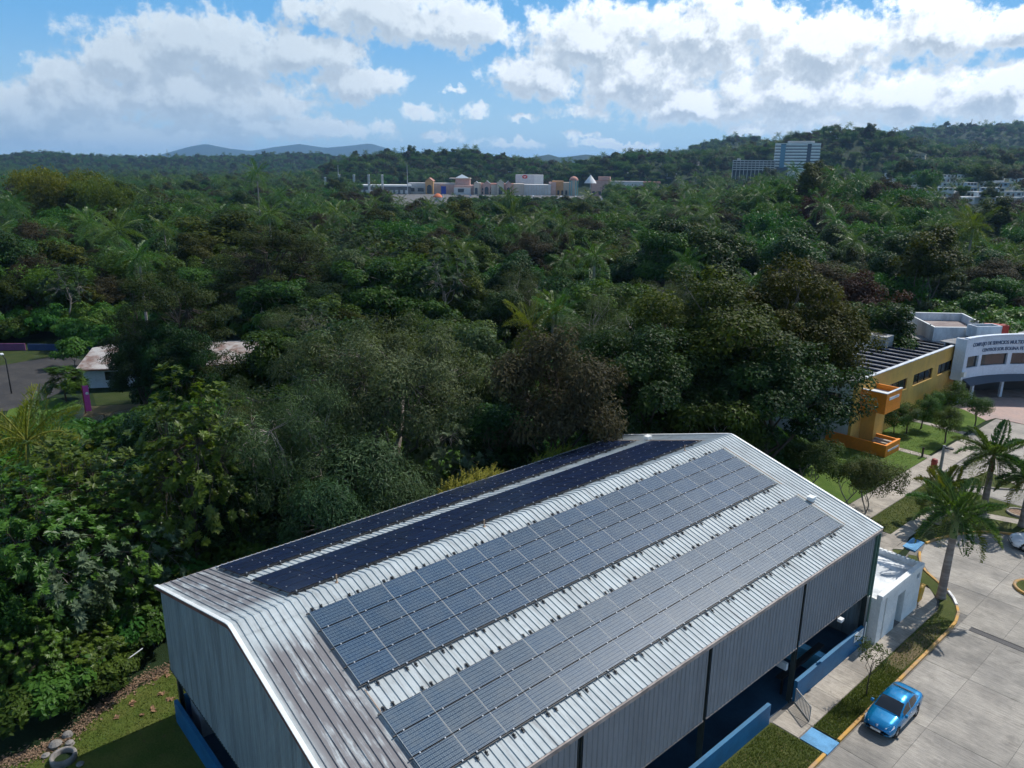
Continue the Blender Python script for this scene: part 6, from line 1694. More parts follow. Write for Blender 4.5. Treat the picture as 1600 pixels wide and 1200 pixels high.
# banana plants beyond the lot
BN = [frond_mesh(200+k, 2.4, a, .2, LF['vine'], n=10) for k, a in enumerate((.6, .9))]
def banana(p, lab, s=1.0):
    o = thing('banana_plant', lab, 'plant', (p[0], p[1], 0), group='banana plants beyond the lot'); o.scale = (s, s, s)
    mb = MB(); mb.tube([(0, 0, 0), (0, 0, 2.6)], [.14, .08], 8); mb.build('stem', [MT['shaft']], o, world=False)
    for k in range(8):
        a = k*.79; L = 2.2; V = []; F = []
        for j in range(7):
            f = j/6; x = .1+L*f*math.cos(.9*f); z = 2.5+1.5*f-2.0*f*f; w = .34*math.sin(math.pi*min(1, f*.9+.08))
            V += [(x, -w, z-.08), (x, 0, z), (x, w, z-.08)]
        for j in range(6): F += [(3*j, 3*j+1, 3*j+4, 3*j+3), (3*j+1, 3*j+2, 3*j+5, 3*j+4)]
        me = np_mesh('leaf', V, F, [LF['vine']], np.full(12, .8)); link('leaf', me, o, rot=(0, 0, a))
for k, (px, py) in enumerate(((82, 500), (60, 512), (100, 515))): banana(at(px, py), 'large-leaved banana plant %s beyond the dark lot wall' % ('in the middle', 'on the left', 'on the right')[k], 1.1)

# ------------------------------------------------------------------ ferns at the forest eave
def ferns(px0, px1, n, lab, seed):
    rng = np.random.default_rng(seed); P = []; T = []; N_ = []; LL = []
    a = at(px0[0], px0[1], 6.6); b = at(px1[0], px1[1], 6.6)
    y0, y1 = sorted((a[1], b[1]))
    for k in range(n):
        y = rng.uniform(y0, y1); env = math.sin(math.pi*(y-y0)/(y1-y0))**.6
        base = np.array([rng.uniform(XW-1.1, XW-.25), y, 6.9]); d = np.array([rng.normal(0, .35)+.15, rng.normal(0, .35), 1.0]); d /= np.linalg.norm(d)
        L = rng.uniform(.9, 1.9)*(.5+.6*env)
        for j in range(16):
            f = j/15; c = base+d*L*f+np.array([.25, 0, -.35])*f*f*L*.5
            for sd in (-1, 1):
                t = np.cross(d, np.array([1.0, .2, 0]))*sd+d*.5; P.append(c+t*.1*(1-f*.6)); T.append(t); N_.append(np.array([.4, .2, .8])+rng.normal(0, .3, 3)); LL.append(.26*(1.1-f*.8))
    V, F = leaf_quads(np.array(P), np.array(N_), np.array(T), np.array(LL), .06)
    o = thing('fern_clump', lab, 'fern', ((XW-1.2), (y0+y1)/2, 0), group='lime ferns along the forest eave')
    me = np_mesh('fronds', V-np.array([XW-1.2, (y0+y1)/2, 0]), F, [LF['lime']], rng.random(len(F))); link('fronds', me, o)
    mb = MB()
    for k in range(10): yy = y0+(y1-y0)*(k+.5)/10; mb.tube([(XW-1.3, yy, -.1), (XW-1.25, yy, 6.2)], [.05, .03], 6)
    mb.build('stem', [MT['darkbark']], o)
ferns((662, 772), (752, 742), 170, 'lime yellow fern clump rising over the forest eave beside the domed bushes', 1)
ferns((800, 728), (858, 702), 90, 'lime yellow fern clump at the eave farther along the hall', 2)
# ------------------------------------------------------------------ lower left: litter, pipe, stones
rng = np.random.default_rng(8)
path_l = [np.array(at(x, y)) for x, y in ((268, 1046), (225, 1065), (180, 1095), (140, 1125), (100, 1160), (60, 1180), (10, 1196), (-40, 1210))]
P = []; N_ = []; T = []
for a, b in zip(path_l[:-1], path_l[1:]):
    for k in range(330):
        f = rng.random(); c = a+(b-a)*f+np.array([rng.normal(-.15, .28), rng.normal(0, .28), 0]); c[2] = .05+rng.random()*.07
        P.append(c); N_.append(np.array([rng.normal(0, .45), rng.normal(0, .45), 1])); T.append(np.array([rng.normal(), rng.normal(), 0.2]))
V, F = leaf_quads(np.array(P), np.array(N_), np.array(T), rng.uniform(.08, .2, len(P)), rng.uniform(.05, .10, len(P)), .2)
tag(link('leaf_litter', np_mesh('leaf_litter', V, F, [MT['litter']])), 'pale dry leaf litter along the lawn edge left of the hall', 'leaf litter', kind='stuff')
P = []; N_ = []; T = []
for (px, py) in ((257, 1052), (262, 1057), (243, 1063), (249, 1087), (254, 1085), (265, 1094), (268, 1093), (208, 1098), (206, 1101), (238, 1108), (183, 1122), (222, 1118), (240, 1112)):
    for k in range(4):
        c = np.array(at(px+rng.normal(0, 1.5), py+rng.normal(0, 1))); c[2] = .07; P.append(c); N_.append(np.array([rng.normal(0, .4), rng.normal(0, .4), 1])); T.append(np.array([rng.normal(), rng.normal(), 0.]))
for k in range(420):
    c = np.array([rng.uniform(10.5, 13.1), rng.uniform(8, 38), .112]); c = c if not (19.9 < c[1] < 21.7) else c+np.array([0, -3, 0]); P.append(c); N_.append(np.array([rng.normal(0, .3), rng.normal(0, .3), 1])); T.append(np.array([rng.normal(), rng.normal(), 0.]))
V, F = leaf_quads(np.array(P), np.array(N_), np.array(T), np.concatenate([rng.uniform(.2, .34, 52), rng.uniform(.03, .07, 420)]), np.concatenate([rng.uniform(.12, .2, 52), rng.uniform(.02, .04, 420)]), .25)
tag(link('fallen_leaves', np_mesh('fallen_leaves', V, F, [MT['fleaf']])), 'scattered dry fallen leaves on the lawns', 'fallen leaves', kind='stuff')
a = at(143, 1068, .9); b = at(223, 1013, 1.6)
s = thing('leaning_pipe', 'thin pale pipe lying slanted in the bushes left of the hall', 'pipe', tuple(a))
mb = MB(); mb.tube([tuple(a), tuple((a+b)/2+np.array([0, 0, -.05])), tuple(b)], .035, 7); mb.build('pipe', [MT['whitemetal']], s)
c = (a*.32+b*.68); mb = MB(); mb.tube([tuple(c-(b-a)*.03), tuple(c+(b-a)*.03)], .055, 7); mb.build('coupling', [MT['trim']], s)
p = at(100, 1188)
s = thing('concrete_ring', 'broken grey concrete pipe ring lying at the lower left corner', 'concrete ring', (p[0], p[1], 0))
mb = MB(); mb.lathe([(.42, 0), (.58, 0), (.58, .3), (.55, .34), (.45, .34), (.42, .3), (.42, 0)], (0, 0, 0), 22); mb.build('ring', [MT['stone']], s, world=False)
mb = MB(); mb.lathe([(0, .1), (.43, .08)], (0, 0, 0), 16); mb.build('fill', [MT['floor']], s, world=False)
for k, (dx, dy, r) in enumerate(((-.9, .45, .22), (-1.2, -.1, .3), (-.8, -.6, .18), (.85, .5, .17), (-1.6, .5, .25))):
    st_ = thing('stone', 'rough grey stone beside the concrete ring, %s' % ('the near small one', 'the largest', 'the lowest', 'the one on the lawn side', 'the farthest left')[k], 'stone', (p[0]+dx, p[1]+dy, 0), group='stones by the concrete ring')
    d = sphere_dirs(np.random.default_rng(k), 1)[0]
    mb = MB(); pr = [(r*math.sin(math.pi*j/7)*(1+.15*math.sin(3*j+k)), r*.7*(1-math.cos(math.pi*j/7))/1.0) for j in range(8)]; mb.lathe(pr, (0, 0, -.05), 9, smooth=False); mb.build('rock', [MT['stone']], st_, world=False)

# ------------------------------------------------------------------ short grass blades on the near lawns
def blades():
    rng = np.random.default_rng(21); P = []
    def fill(n, x0, x1, y0, y1, z, ok=lambda x, y: True):
        x = rng.uniform(x0, x1, n); y = rng.uniform(y0, y1, n)
        for a, b in zip(x, y):
            if ok(a, b): P.append((a, b, z))
    fill(9000, 10.5, 13.15, 12.5, 20.1, .10); fill(7500, 11.98, 13.15, 21.6, 29.6, .10); fill(1500, 11.98, 13.15, 29.6, 37.2, .105)
    fill(9000, -14, -9.9, -9.5, 5, .03, lambda x, y: x > -13.6+max(0, (-y-1.8))*.33 or y > -1.8)
    fill(4000, 3.1, 5.3, 46.6, 60, .06); fill(5000, -5.8, .55, 54, 76, .07)
    P = np.array(P); N = len(P)
    t = nrm(np.stack([rng.normal(0, .5, N), rng.normal(0, .5, N), np.full(N, 1.0)], 1))
    n = np.stack([rng.normal(0, 1, N), rng.normal(0, 1, N), np.full(N, .3)], 1)
    L = rng.uniform(.05, .13, N); V, F = leaf_quads(P+t*L[:, None]*.4, n, t, L, rng.uniform(.02, .05, N))
    return link('grass', np_mesh('grass', V, F, [LF['blade']], rng.random(N)))
tag(blades(), 'short mown grass blades on the lawns around the hall', 'grass', kind='stuff')
# ------------------------------------------------------------------ far buildings
def far_frame(px, D):
    p = at_d(px, 300, D); az = math.atan2(p[0]-CX, p[1]-CYY)
    return p, -az
class Far:
    """a far building seen from the front: local x to the right, y away, both in metres; z from photo rows"""
    def __init__(s, name, label, cat, px, D, group=None, turn=0.0):
        s.px, s.D = px, D
        p, rz = far_frame(px, D); s.g = tz(p[0], p[1])
        s.o = thing(name, label, cat, (p[0], p[1], s.g), rz+turn, group)
        s.k = D/FPX*(1/math.cos(math.radians(az_el(px, 300)[0])*0))
        s.p = p
    def x(s, px): return (px-s.px)*s.k*math.cos(math.radians(az_el(s.px, 300)[0]))**1.0
    def z(s, py, y=0): return at_d(s.px, py, s.D+y)[2]-s.g
    def blk(s, part, m, px0, px1, py0, py1, y0=0, y1=20, base=None):
        z0 = -1.0 if py1 is None else s.z(py1, y0)
        mb = MB(); mb.box(s.x(px0), s.x(px1), y0, y1, z0, s.z(py0, y0)); return mb.build(part, [MT[m]], s.o, world=False)
def cm(name, c, rough=.8, **k):
    MT[name] = mat(name, c, rough, **k); return name
cm('pink_wall', (0.58, 0.36, 0.30), var=.12, vscale=.05); cm('cream_wall', (0.62, 0.52, 0.42), var=.12, vscale=.05); cm('pale_wall', (0.62, 0.60, 0.58), var=.15, vscale=.05)
cm('far_white', (0.72, 0.72, 0.71), var=.1, vscale=.1); cm('orange_store', (0.62, 0.33, 0.13), var=.1, vscale=.1); cm('salmon_roof', (0.52, 0.25, 0.19), var=.2, vscale=.1)
cm('teal_column', (0.22, 0.42, 0.42)); cm('store_grey', (0.55, 0.55, 0.57), var=.08, vscale=.05); cm('red_logo', (0.45, 0.03, 0.03)); cm('glass_roof', (0.40, 0.46, 0.50), .3)
cm('lot_grey', (0.17, 0.17, 0.17), 1.0, var=.2, vscale=.05, spec=0.0); cm('hotel_white', (0.80, 0.80, 0.77), var=.1, vscale=.1); cm('ribbon_dark', (0.05, 0.06, 0.07), .2)
cm('garage_white', (0.55, 0.53, 0.50), var=.15, vscale=.1); cm('tower_blue', (0.13, 0.27, 0.36), .25); cm('tower_dark', (0.07, 0.09, 0.12), .25); cm('house_blue', (0.40, 0.48, 0.56)); cm('house_cream', (0.62, 0.56, 0.45)); cm('house_roofred', (0.45, 0.17, 0.11), var=.2, vscale=.5)
cm('sign_blue', (0.03, 0.06, 0.32)); cm('sign_orange', (0.60, 0.16, 0.06)); cm('hill_meadow', (0.12, 0.16, 0.05))
# mall car park: one pale sheet on the plain, held 0.3 m above the terrain
def lot_sheet(name, px0, px1, D0, D1, z=.35, m='lot_grey'):
    n = 10; a = []
    for k in range(n+1): p = at_d(px0+(px1-px0)*k/n, 300, D0); a.append((p[0], p[1]))
    for k in range(n, -1, -1): p = at_d(px0+(px1-px0)*k/n, 300, D1); a.append((p[0], p[1]))
    mb = MB(); zz = z
    mb.add([(x, y, zz) for x, y in a], [tuple(range(len(a)))]); return struct(mb.build(name, [MT[m]])), zz
_, ZLOT = lot_sheet('car_park', 575, 1000, 505, 905)
# pink shopping mall
f = Far('shopping_mall', 'pink shopping mall with arched gables and glass roof across the forest', 'shopping mall', 780, 905)
f.blk('wing', 'pink_wall', 712, 742, 290, None, 0, 40); f.blk('wing', 'pale_wall', 712, 737, 294, None, -6, -.1)
f.blk('wing', 'cream_wall', 742, 752, 286, None, -3, 30); f.blk('wing', 'pink_wall', 752, 802, 288, None, 0, 40)
f.blk('wing', 'cream_wall', 802, 818, 287, None, 2, 40); f.blk('wing', 'pale_wall', 818, 858, 288, None, 0, 40); f.blk('wing', 'pink_wall', 858, 866, 284, None, 2, 40)
f.blk('wing', 'pale_wall', 640, 712, 287, None, 15, 45); f.blk('wing', 'pink_wall', 690, 712, 289, None, 8, 14.9)
f.blk('drum', 'pink_wall', 713, 735, 280, 291, 12, 36)
f.blk('cornice', 'cream_wall', 704, 736, 278.6, 280.2, 10, 38)
mb = MB(); x0, x1 = f.x(712), f.x(733); zb, zt = f.z(279, 10), f.z(273, 10); xm = (x0+x1)/2
mb.add([(x0, 12, zb), (x1, 12, zb), (x1, 34, zb), (x0, 34, zb), (xm, 23, zt)], [(0, 1, 4), (1, 2, 4), (2, 3, 4), (3, 0, 4)]); mb.build('glass_pyramid', [MT['glass_roof']], f.o, world=False)
def gable_front(pa, pb, eave, peak, m, y0=-4, roof='glass_roof'):
    x0, x1 = f.x(pa), f.x(pb); zb = f.z(eave, y0); zt = f.z(peak, y0); xm = (x0+x1)/2
    mb = MB(); mb.extr([(x0, -1), (x1, -1), (x1, zb), (xm, zt), (x0, zb)], 'y', y0, y0+14); g_ = mb.build('gable_front', [MT[m]], f.o, world=False)
    mb = MB(); w = (x1-x0)*.30
    pts = [(xm-w, 1.0), (xm+w, 1.0), (xm+w, zb*.55)]+[(xm+w*math.cos(a), zb*.55+w*math.sin(a)) for a in np.linspace(.3, 2.84, 7)]+[(xm-w, zb*.55)]
    mb.extr(pts, 'y', y0-.15, y0-.05); mb.build('arch_window', [MT['ribbon_dark']], f.o, world=False).parent = g_
    mb = MB(); mb.add([(x0-.6, y0-.6, zb), (xm, y0-.6, zt+.6), (xm, y0+24, zt+.6), (x0-.6, y0+24, zb)], [(0, 1, 2, 3)]); mb.add([(x1+.6, y0-.6, zb), (xm, y0-.6, zt+.6), (xm, y0+24, zt+.6), (x1+.6, y0+24, zb)], [(0, 1, 2, 3)])
    mb.build('gable_roof', [MT[roof]], f.o, world=False)
gable_front(742, 749, 288, 284.5, 'cream_wall', -6); gable_front(756, 766, 287, 283, 'pink_wall'); gable_front(777, 787, 286, 281.5, 'cream_wall', -7); gable_front(790, 798, 287, 283, 'pink_wall', -5)
gable_front(668, 680, 284, 279.5, 'orange_store', 4, 'salmon_roof')
for k in range(9):
    px = 768+k*1.05; mb = MB(); mb.tube([(f.x(px), -2.5, 0), (f.x(px), -2.5, f.z(289))], .5, 8); mb.build('column', [MT['cream_wall']], f.o, world=False)
for r in range(2):
    for k in range(8):
        a = 754+k*6; mb = MB(); z0 = f.z(303-5.5*r); mb.box(f.x(a), f.x(a+3.2), -.25, -.05, z0, z0+2.4); mb.build('window', [MT['ribbon_dark']], f.o, world=False)
for k in range(9): mb = MB(); a = 820+k*4.1; mb.box(f.x(a), f.x(a+.5), -.5, -.05, 0, f.z(288.5)); mb.build('pilaster', [MT['cream_wall']], f.o, world=False)
for pa, pb in ((718, 727), (640, 650), (655, 664)):
    mb = MB(); mb.box(f.x(pa), f.x(pb), -6.3 if pa > 700 else 14.6, -6.05 if pa > 700 else 14.9, 3, 7); mb.build('window', [MT['ribbon_dark']], f.o, world=False)
f.blk('roof', 'salmon_roof', 752, 802, 286.8, 287.6, 2, 38)
d = Far('department_store', 'grey windowless department store box with a round red emblem behind the mall', 'store', 827, 955)
d.blk('wall', 'store_grey', 806, 834, 273, None, 0, 45); d.blk('wall', 'far_white', 834.05, 848, 273, None, 0.5, 45)
mb = MB(); r = 2.6; mb.extr([(d.x(820)+r*1.25*math.cos(a), d.z(276.3)+r*.85*math.sin(a)) for a in np.linspace(0, 6.283, 20)[:-1]], 'y', -.3, -.05); lg = mb.build('emblem', [MT['red_logo']], d.o, world=False)
mb = MB(); mb.box(d.x(820)-1.6, d.x(820)+1.6, -.4, -.32, d.z(276.3)-.35, d.z(276.3)+.35); mb.box(d.x(820)-.3, d.x(820)+.3, -.4, -.32, d.z(276.3)-1.4, d.z(276.3)-.38); mb.build('emblem_bar', [MT['far_white']], d.o, world=False).parent = lg
e = Far('yellow_store', 'low yellow orange store front at the right end of the mall', 'store', 878, 915)
e.blk('wall', 'orange_store', 863, 880, 283, None, 0, 30); e.blk('wall', 'cream_wall', 880.05, 893, 285, None, 1, 30)
for k in range(4): mb = MB(); a = 865+k*6; mb.box(e.x(a), e.x(a+3), -.2, -.02, 1, 6); mb.build('window', [MT['ribbon_dark']], e.o, world=False)
c = Far('cinema_pavilion', 'pavilion with coral dome and teal columns beside the yellow store', 'pavilion', 896, 900)
mb = MB(); zc = c.z(282)
mb.lathe([(5.2, zc), (5.0, zc+1.6), (3.6, zc+3.4), (1.6, zc+4.4), (0, zc+4.8)], (0, 6, 0), 16); mb.build('dome', [MT['salmon_roof']], c.o, world=False)
for k in range(6): mb = MB(); a = k*1.047; mb.tube([(4.6*math.cos(a), 6+4.6*math.sin(a), 0), (4.6*math.cos(a), 6+4.6*math.sin(a), zc)], .55, 8); mb.build('column', [MT['teal_column']], c.o, world=False)
mb = MB(); mb.lathe([(0, 0), (3.6, 0), (3.6, zc)], (0, 6, 0), 14); mb.build('core', [MT['cream_wall']], c.o, world=False)
t = Far('white_tent', 'white peaked tent roof right of the cinema pavilion', 'tent', 922, 895)
mb = MB(); z0, z1 = t.z(282), t.z(272.5)
mb.lathe([(7, z0-3), (5.2, z0), (3.0, z0+2.6), (1.2, z1-2), (0, z1)], (0, 4, 0), 12); mb.build('canopy', [MT['far_white']], t.o, world=False)
mb = MB(); mb.tube([(0, 4, 0), (0, 4, z1)], .4, 6); mb.build('mast', [MT['store_grey']], t.o, world=False)
r_ = Far('long_red_roofed_store', 'long low store with salmon roof right of the white tent', 'store', 1000, 930)
r_.blk('wall', 'pink_wall', 926, 955, 283, None, 0, 30); r_.blk('tower', 'pink_wall', 936, 954, 276.5, 283, 4, 22); r_.blk('wall', 'pale_wall', 955.05, 1004, 283.5, None, 2, 28); r_.blk('roof', 'salmon_roof', 1002, 1030, 284, 287, 3, 27); r_.blk('wall', 'pink_wall', 1004.05, 1028, 287.1, None, 4, 26); r_.blk('cornice', 'salmon_roof', 925, 955, 282.3, 283, -.5, 2)
for k in range(10): mb = MB(); a = 928+k*9.5; mb.box(r_.x(a), r_.x(a+4), -.3 if a < 955 else 1.7, -.05 if a < 955 else 1.95, 1, 5); mb.build('window', [MT['ribbon_dark']], r_.o, world=False)
w = Far('white_warehouse', 'long white flat-roofed warehouse left of the mall', 'warehouse', 590, 900)
w.blk('wall', 'lot_grey', 548, 640, 291.5, None, 0, 40); w.blk('roof', 'far_white', 545, 642, 289, 291.3, -1, 42)
for k in range(12): mb = MB(); a = 550+k*7.4; mb.box(w.x(a), w.x(a+4), -.2, -.02, 1, 5); mb.build('shutter', [MT['pale_wall']], w.o, world=False)
for k, (px, top) in enumerate(((509, 277), (531, 273), (554, 273), (577, 273), (598, 273))):
    s_ = Far('white_tower', 'slender white cylindrical tower left of the mall, %s from the left' % ('first', 'second', 'third', 'fourth', 'fifth')[k], 'tower', px, 880, 'row of white towers')
    mb = MB(); h = s_.z(top); mb.lathe([(1.25, -1), (1.25, h-.6), (1.35, h-.55), (1.35, h), (0, h+.1)], (0, 0, 0), 12); mb.build('shaft', [MT['far_white']], s_.o, world=False)
for px, top, bot, lab in ((530, 258, 280, 'thin radio mast behind the white towers'), (637, 258, 290, 'thin lighting mast in front of the wooded hill')):
    s_ = Far('mast', lab, 'mast', px, 880); mb = MB(); mb.tube([(0, 0, 0), (0, 0, s_.z(top))], [.45, .2], 6); mb.build('pole', [MT['store_grey']], s_.o, world=False)
s_ = Far('pylon_sign', 'blue pylon sign on a tall post at the edge of the mall car park', 'sign', 692, 640)
mb = MB(); mb.tube([(0, 0, 0), (0, 0, s_.z(292))], .4, 8); mb.build('post', [MT['store_grey']], s_.o, world=False)
mb = MB(); mb.box(-1.5, 2.6, -.4, .4, s_.z(303), s_.z(291)); mb.build('panel', [MT['sign_blue']], s_.o, world=False, bevel=.1)
s_ = Far('orange_kiosk', 'orange kiosk roof beside the blue pylon sign', 'kiosk', 684, 700)
mb = MB(); mb.box(-3, 3, -3, 3, 0, 4); mb.build('wall', [MT['pale_wall']], s_.o, world=False)
mb = MB(); mb.lathe([(4.6, 4.0), (4.4, 4.6), (1.5, 7.2), (0, 7.4)], (0, 0, 0), 12); mb.build('roof', [MT['sign_orange']], s_.o, world=False)
# cars in the mall car park
random.seed(12)
bm_ = MB(); bm_.extr([(-2.1, .3), (2.1, .3), (2.1, .85), (1.5, .95), (1.0, 1.45), (-.7, 1.45), (-1.3, .95), (-2.1, .85)], 'y', -.85, .85)
cmesh = {}
for nm, cc in (('white', (0.75, .76, .76)), ('silver', (.5, .51, .52)), ('dark', (.06, .065, .07)), ('red', (.4, .04, .03)), ('blue', (.06, .13, .3))):
    cmesh[nm] = bm_.mesh('parked_car', [mat('far_car_'+nm, cc, .3)])
gl_ = MB(); gl_.extr([(-1.05, .97), (1.3, .97), (.92, 1.40), (-.62, 1.40)], 'y', -.87, .87); glm = gl_.mesh('windows', [MT['ribbon_dark']])
ORD = 'first second third fourth fifth sixth seventh eighth ninth tenth eleventh twelfth thirteenth fourteenth fifteenth sixteenth seventeenth eighteenth nineteenth twentieth twenty-first twenty-second'.split()
rowword = ('nearest', 'second', 'third', 'fourth', 'fifth')
for row, D in enumerate((610, 665, 720, 780, 850)):
    nth = 0
    for k in range(22):
        if random.random() < .22: continue
        nth += 1
        px = 705+k*11+random.uniform(-2, 2)+row*2
        p, rz = far_frame(px, D); nm = random.choices(list(cmesh), (6, 3, 2, 1, 1))[0]
        o = thing('parked_car', 'tiny %s car, %s from the left in the %s row of the mall car park' % (nm, ORD[nth-1], rowword[row]), 'car', (p[0], p[1], ZLOT+.01), rz+math.pi/2+random.choice((0, math.pi)), group='%s cars in the %s row of the mall car park' % (nm, rowword[row]))
        link('body', cmesh[nm], o); link('windows', glm, o)
# hotel-like tower and garage
h = Far('white_tower_block', 'white tower block with dark ribbon windows and a blue glass stripe on the hill', 'tower block', 1238, 860)
ZB = -12
def hb(part, m, a, b, py0, py1, y0, y1): 
    mb = MB(); z1 = h.z(py0); z0 = ZB if py1 is None else h.z(py1); mb.box(h.x(a), h.x(b), y0, y1, z0, z1); return mb.build(part, [MT[m]], h.o, world=False)
hb('core', 'ribbon_dark', 1208, 1270, 224.8, None, .6, 20)
for k in range(9):
    py = 224.3+k*4.75
    for (a, b) in ((1206.8, 1215.2), (1222.2, 1252.6), (1258.2, 1271)): hb('floor_band', 'hotel_white', a, b, py, py+3.2, 0, .59)
    hb('floor_band', 'hotel_white', 1206.8, 1271, py, py+3.2, 20.01, 20.6)
hb('glass_stripe', 'tower_blue', 1215.3, 1222.1, 225.5, None, -.2, .58); hb('stair_stripe', 'tower_dark', 1252.7, 1258.1, 226, None, -.2, .58)
hb('roof_parapet', 'hotel_white', 1207, 1271, 223.6, 224.7, -.1, 20.5); hb('plant_room', 'garage_white', 1224, 1262, 220, 223.5, 3, 17)
hb('podium', 'tower_dark', 1212, 1228, 262, None, -6, -.3); hb('podium', 'hotel_white', 1228.1, 1262, 263, None, -4, -.3)
for k in range(8):
    a = 1226+k*4.2; mb = MB(); mb.box(h.x(a), h.x(a+.5), -.12, .58, ZB, h.z(225)); 
g2 = Far('parking_garage', 'long white open-deck parking garage beside the tower block', 'parking garage', 1174, 850)
for k in range(5):
    py = 250.2+k*3.5
    mb = MB(); mb.box(g2.x(1143), g2.x(1204), 0, 18, g2.z(py+1.5), g2.z(py)); mb.build('deck', [MT['garage_white']], g2.o, world=False)
for k in range(12):
    a = 1143.2+k*5.45; mb = MB(); mb.box(g2.x(a), g2.x(a+.9), -.05, .9, -14, g2.z(250.5)); mb.build('column', [MT['garage_white']], g2.o, world=False)
mb = MB(); mb.box(g2.x(1144), g2.x(1203), 6, 17.5, -14, g2.z(251)); mb.build('interior', [MT['ribbon_dark']], g2.o, world=False)
mb = MB(); mb.box(g2.x(1149), g2.x(1154), 4, 12, g2.z(250), g2.z(247.5)); mb.build('stair_head', [MT['garage_white']], g2.o, world=False)
# houses: wall, roof, door and windows, many in the town at the right
HM = {}
def house_meshes(w, dpt, hgt, style):
    mb = MB(); mb.box(-w/2, w/2, -dpt/2, dpt/2, -1.5, hgt); wm = mb
    rf = MB()
    if style == 'flat': rf.box(-w/2-.3, w/2+.3, -dpt/2-.3, dpt/2+.3, hgt+.003, hgt+.35)
    else: rf.extr([(-dpt/2-.6, hgt), (dpt/2+.6, hgt), (0, hgt+dpt*.22)], 'x', -w/2-.5, w/2+.5)
    wi = MB(); wi.box(-.8, .8, -.06, .04, 0, 1.3); dr = MB(); dr.box(-.5, .5, -.06, .04, 0, 2.1)
    return wm, rf, wi, dr
def town_house(px, D, lab, wall='far_white', roof='far_white', style='flat', w=9, dpt=8, hgt=3.2, grp=None, py=None):
    key = (wall, roof, style, w, dpt, hgt)
    if key not in HM:
        a, b, c_, d_ = house_meshes(w, dpt, hgt, style)
        HM[key] = (a.mesh('wall', [MT[wall]]), b.mesh('roof', [MT[roof]]), c_.mesh('window', [MT['ribbon_dark']]), d_.mesh('door', [MT['darkrust']]))
    if py is not None:                     # slide along the line of sight until the house meets the slope
        for dd in np.arange(D*.75, D*1.6, 6.0):
            q = at_d(px, py, dd)
            if q[2] <= tz(q[0], q[1])+hgt+(7 if dd > 900 else 3.0): D = dd; break
    p, rz = far_frame(px, D)
    z = tz(p[0], p[1])
    o = thing('town_house', lab, 'house', (p[0], p[1], z), rz+random.uniform(-.5, .5), grp)
    M_ = HM[key]; link('wall', M_[0], o); link('roof', M_[1], o)
    for k in (-1, 1): link('window', M_[2], o, loc=(k*w*.3, -dpt/2, 1.0))
    link('door', M_[3], o, loc=(0, -dpt/2, 0))
    if hgt > 5:
        for k in (-1, 0, 1): link('window', M_[2], o, loc=(k*w*.3, -dpt/2, 4.2))
    return o
random.seed(31)
n = 0
for row, (D, py) in enumerate(((470, 300), (540, 292), (610, 286), (690, 279), (770, 273), (850, 268))):
    nth = 0
    for k in range(11):
        px = 1385+k*22+random.uniform(-8, 8)
        if row in (0, 1) and px < 1500 and random.random() < .5: continue
        nth += 1
        wl = random.choices(('far_white', 'house_blue', 'house_cream'), (6, 2, 1))[0]
        town_house(px, D+random.uniform(-18, 18), '%s flat-roofed house, %s from the left in the %s row of the hillside town' % ({'far_white': 'white', 'house_blue': 'pale blue', 'house_cream': 'cream'}[wl], ORD[nth-1], ('nearest', 'second', 'third', 'fourth', 'fifth', 'highest')[row]),
                   wl, 'far_white', 'flat', random.choice((6.5, 9)), 6, random.choice((3.0, 3.0, 5.4)), '%s houses in the %s town row' % (wl.split('_')[-1], ('nearest', 'second', 'third', 'fourth', 'fifth', 'highest')[row]), py=py)
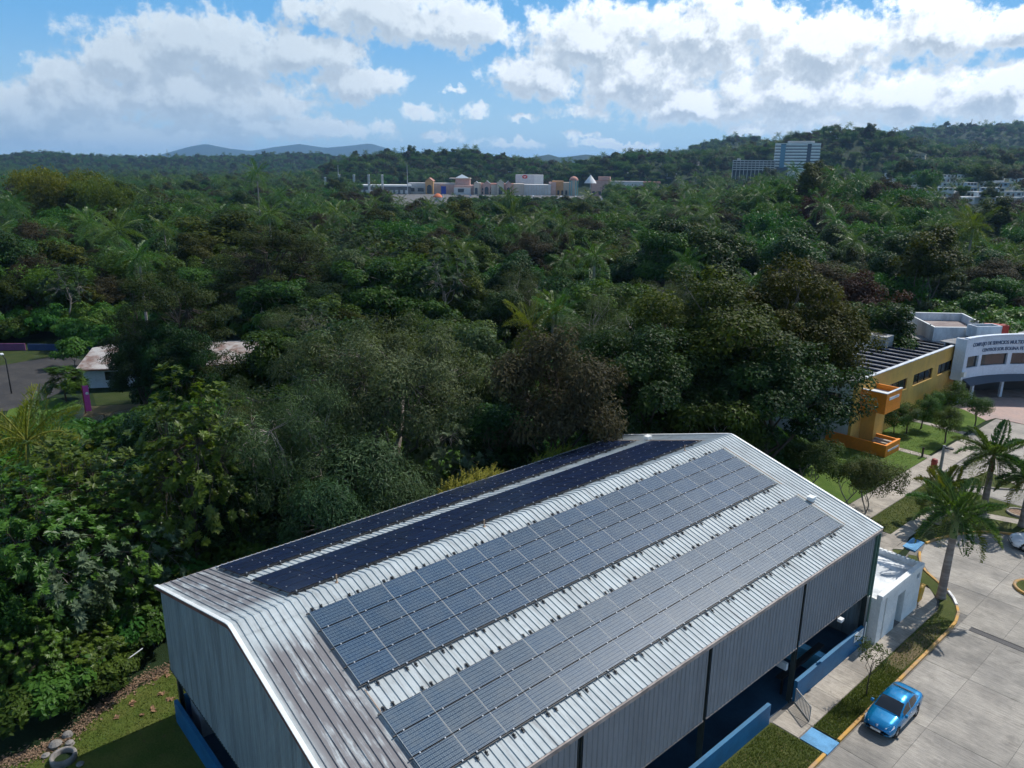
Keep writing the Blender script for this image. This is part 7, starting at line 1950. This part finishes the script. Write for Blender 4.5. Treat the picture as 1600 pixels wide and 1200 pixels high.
for (px, py, D, lab, wall, roof, style) in (
        (1058, 330, 235, 'small white house glimpsed among trees in the middle right forest', 'far_white', 'far_white', 'gable'), (1072, 352, 205, 'long white roof glimpsed below the small white forest house', 'far_white', 'far_white', 'flat'),
        (928, 366, 190, 'pale hut with a red edge glimpsed in the middle forest', 'house_cream', 'house_roofred', 'gable'), (1060, 288, 700, 'house with red tiled roof right of the long salmon store', 'house_cream', 'house_roofred', 'gable'),
        (1095, 286, 720, 'red-roofed house beside the tall trees below the garage', 'house_cream', 'house_roofred', 'gable'), (1172, 276, 640, 'red-roofed store below the parking garage', 'far_white', 'house_roofred', 'gable'), (1155, 273, 660, 'white billboard-like shed below the parking garage', 'far_white', 'far_white', 'flat'),
        (340, 262, 1150, 'red-roofed house on the left horizon, the left one', 'far_white', 'house_roofred', 'gable'), (372, 261, 1150, 'red-roofed house on the left horizon, the right one', 'far_white', 'house_roofred', 'gable'),
        (435, 262, 1050, 'cream house block on the left treeline', 'house_cream', 'far_white', 'flat'), (470, 261, 1080, 'white house on the left treeline near the cream block', 'far_white', 'far_white', 'flat'), (517, 260, 1000, 'white house left of the radio mast', 'far_white', 'far_white', 'flat'),
        (801, 261, 1010, 'lone white house on the wooded hill above the mall', 'far_white', 'far_white', 'flat'), (975, 252, 1000, 'pale house on the hill right of the mall', 'house_cream', 'far_white', 'flat'), (985, 262, 960, 'cream house low on the hill right of the mall', 'house_cream', 'far_white', 'flat'),
        (1048, 266, 930, 'small white house under the hill left of the garage', 'far_white', 'far_white', 'flat'), (1082, 238, 1080, 'white house high on the hill left of the tower block', 'far_white', 'far_white', 'flat'), (1295, 203, 1100, 'long white house on top of the highest hill', 'far_white', 'far_white', 'flat'),
        (1430, 233, 1090, 'pale house on the slope right of the highest hill', 'house_cream', 'far_white', 'flat'), (1465, 308, 400, 'flat grey roofed house on the near side of the town', 'house_cream', 'far_white', 'flat'), (1410, 300, 430, 'pale blue house behind the forested hill', 'house_blue', 'far_white', 'flat')):
    town_house(px, D, lab, wall, roof, style, 5 if D < 300 else 11, 4 if D < 300 else 8, 3.0 if D < 300 else 4.2, py=py)
# two masts on the far ridge
for px, D, top, lab in ((1500, 2350, 186, 'slim antenna mast on the far right ridge, the left one'), (1545, 2350, 189, 'slim antenna mast on the far right ridge, the right one'), (268, 2700, 233, 'antenna tower on the far left ridge')):
    s_ = Far('antenna_mast', lab, 'mast', px, D); mb = MB(); z1 = s_.z(top); mb.tube([(0, 0, -5), (0, 0, z1)], [1.6, .7], 6); mb.build('mast', [MT['acgrey']], s_.o, world=False)
# grassy clearing on the mid hill
def clearing(name, px, py, D, w, dd):
    p, rz = far_frame(px, D); n = 8; V = []; F = []
    for i in range(n+1):
        for j in range(n+1):
            u = -w/2+w*i/n; v = -dd/2+dd*j/n
            x = p[0]+u*math.cos(rz)-v*math.sin(rz); y = p[1]+u*math.sin(rz)+v*math.cos(rz)
            V.append((x, y, tz(x, y)+13))
    return V
# ------------------------------------------------------------------ haze
mb = MB(); mb.box(-17000, 17000, -17000, 17000, -3.0, 470.0)
hz_ = mb.mesh('haze', [])
hm = bpy.data.materials.new('haze'); hm.use_nodes = True
T = NT(hm.node_tree)
for nn in list(T.n): T.n.remove(nn)
mo = T.add('ShaderNodeOutputMaterial'); pv = T.add('ShaderNodeVolumePrincipled')
pv.inputs['Color'].default_value = (0.36, 0.64, 1.0, 1); pv.inputs['Density'].default_value = 0.00007; pv.inputs['Anisotropy'].default_value = 0.2
T.l.new(pv.outputs[0], mo.inputs['Volume'])
hz_.materials.append(hm)
tag(link('haze', hz_), 'thin blue haze over the distant hills', 'haze', kind='stuff')
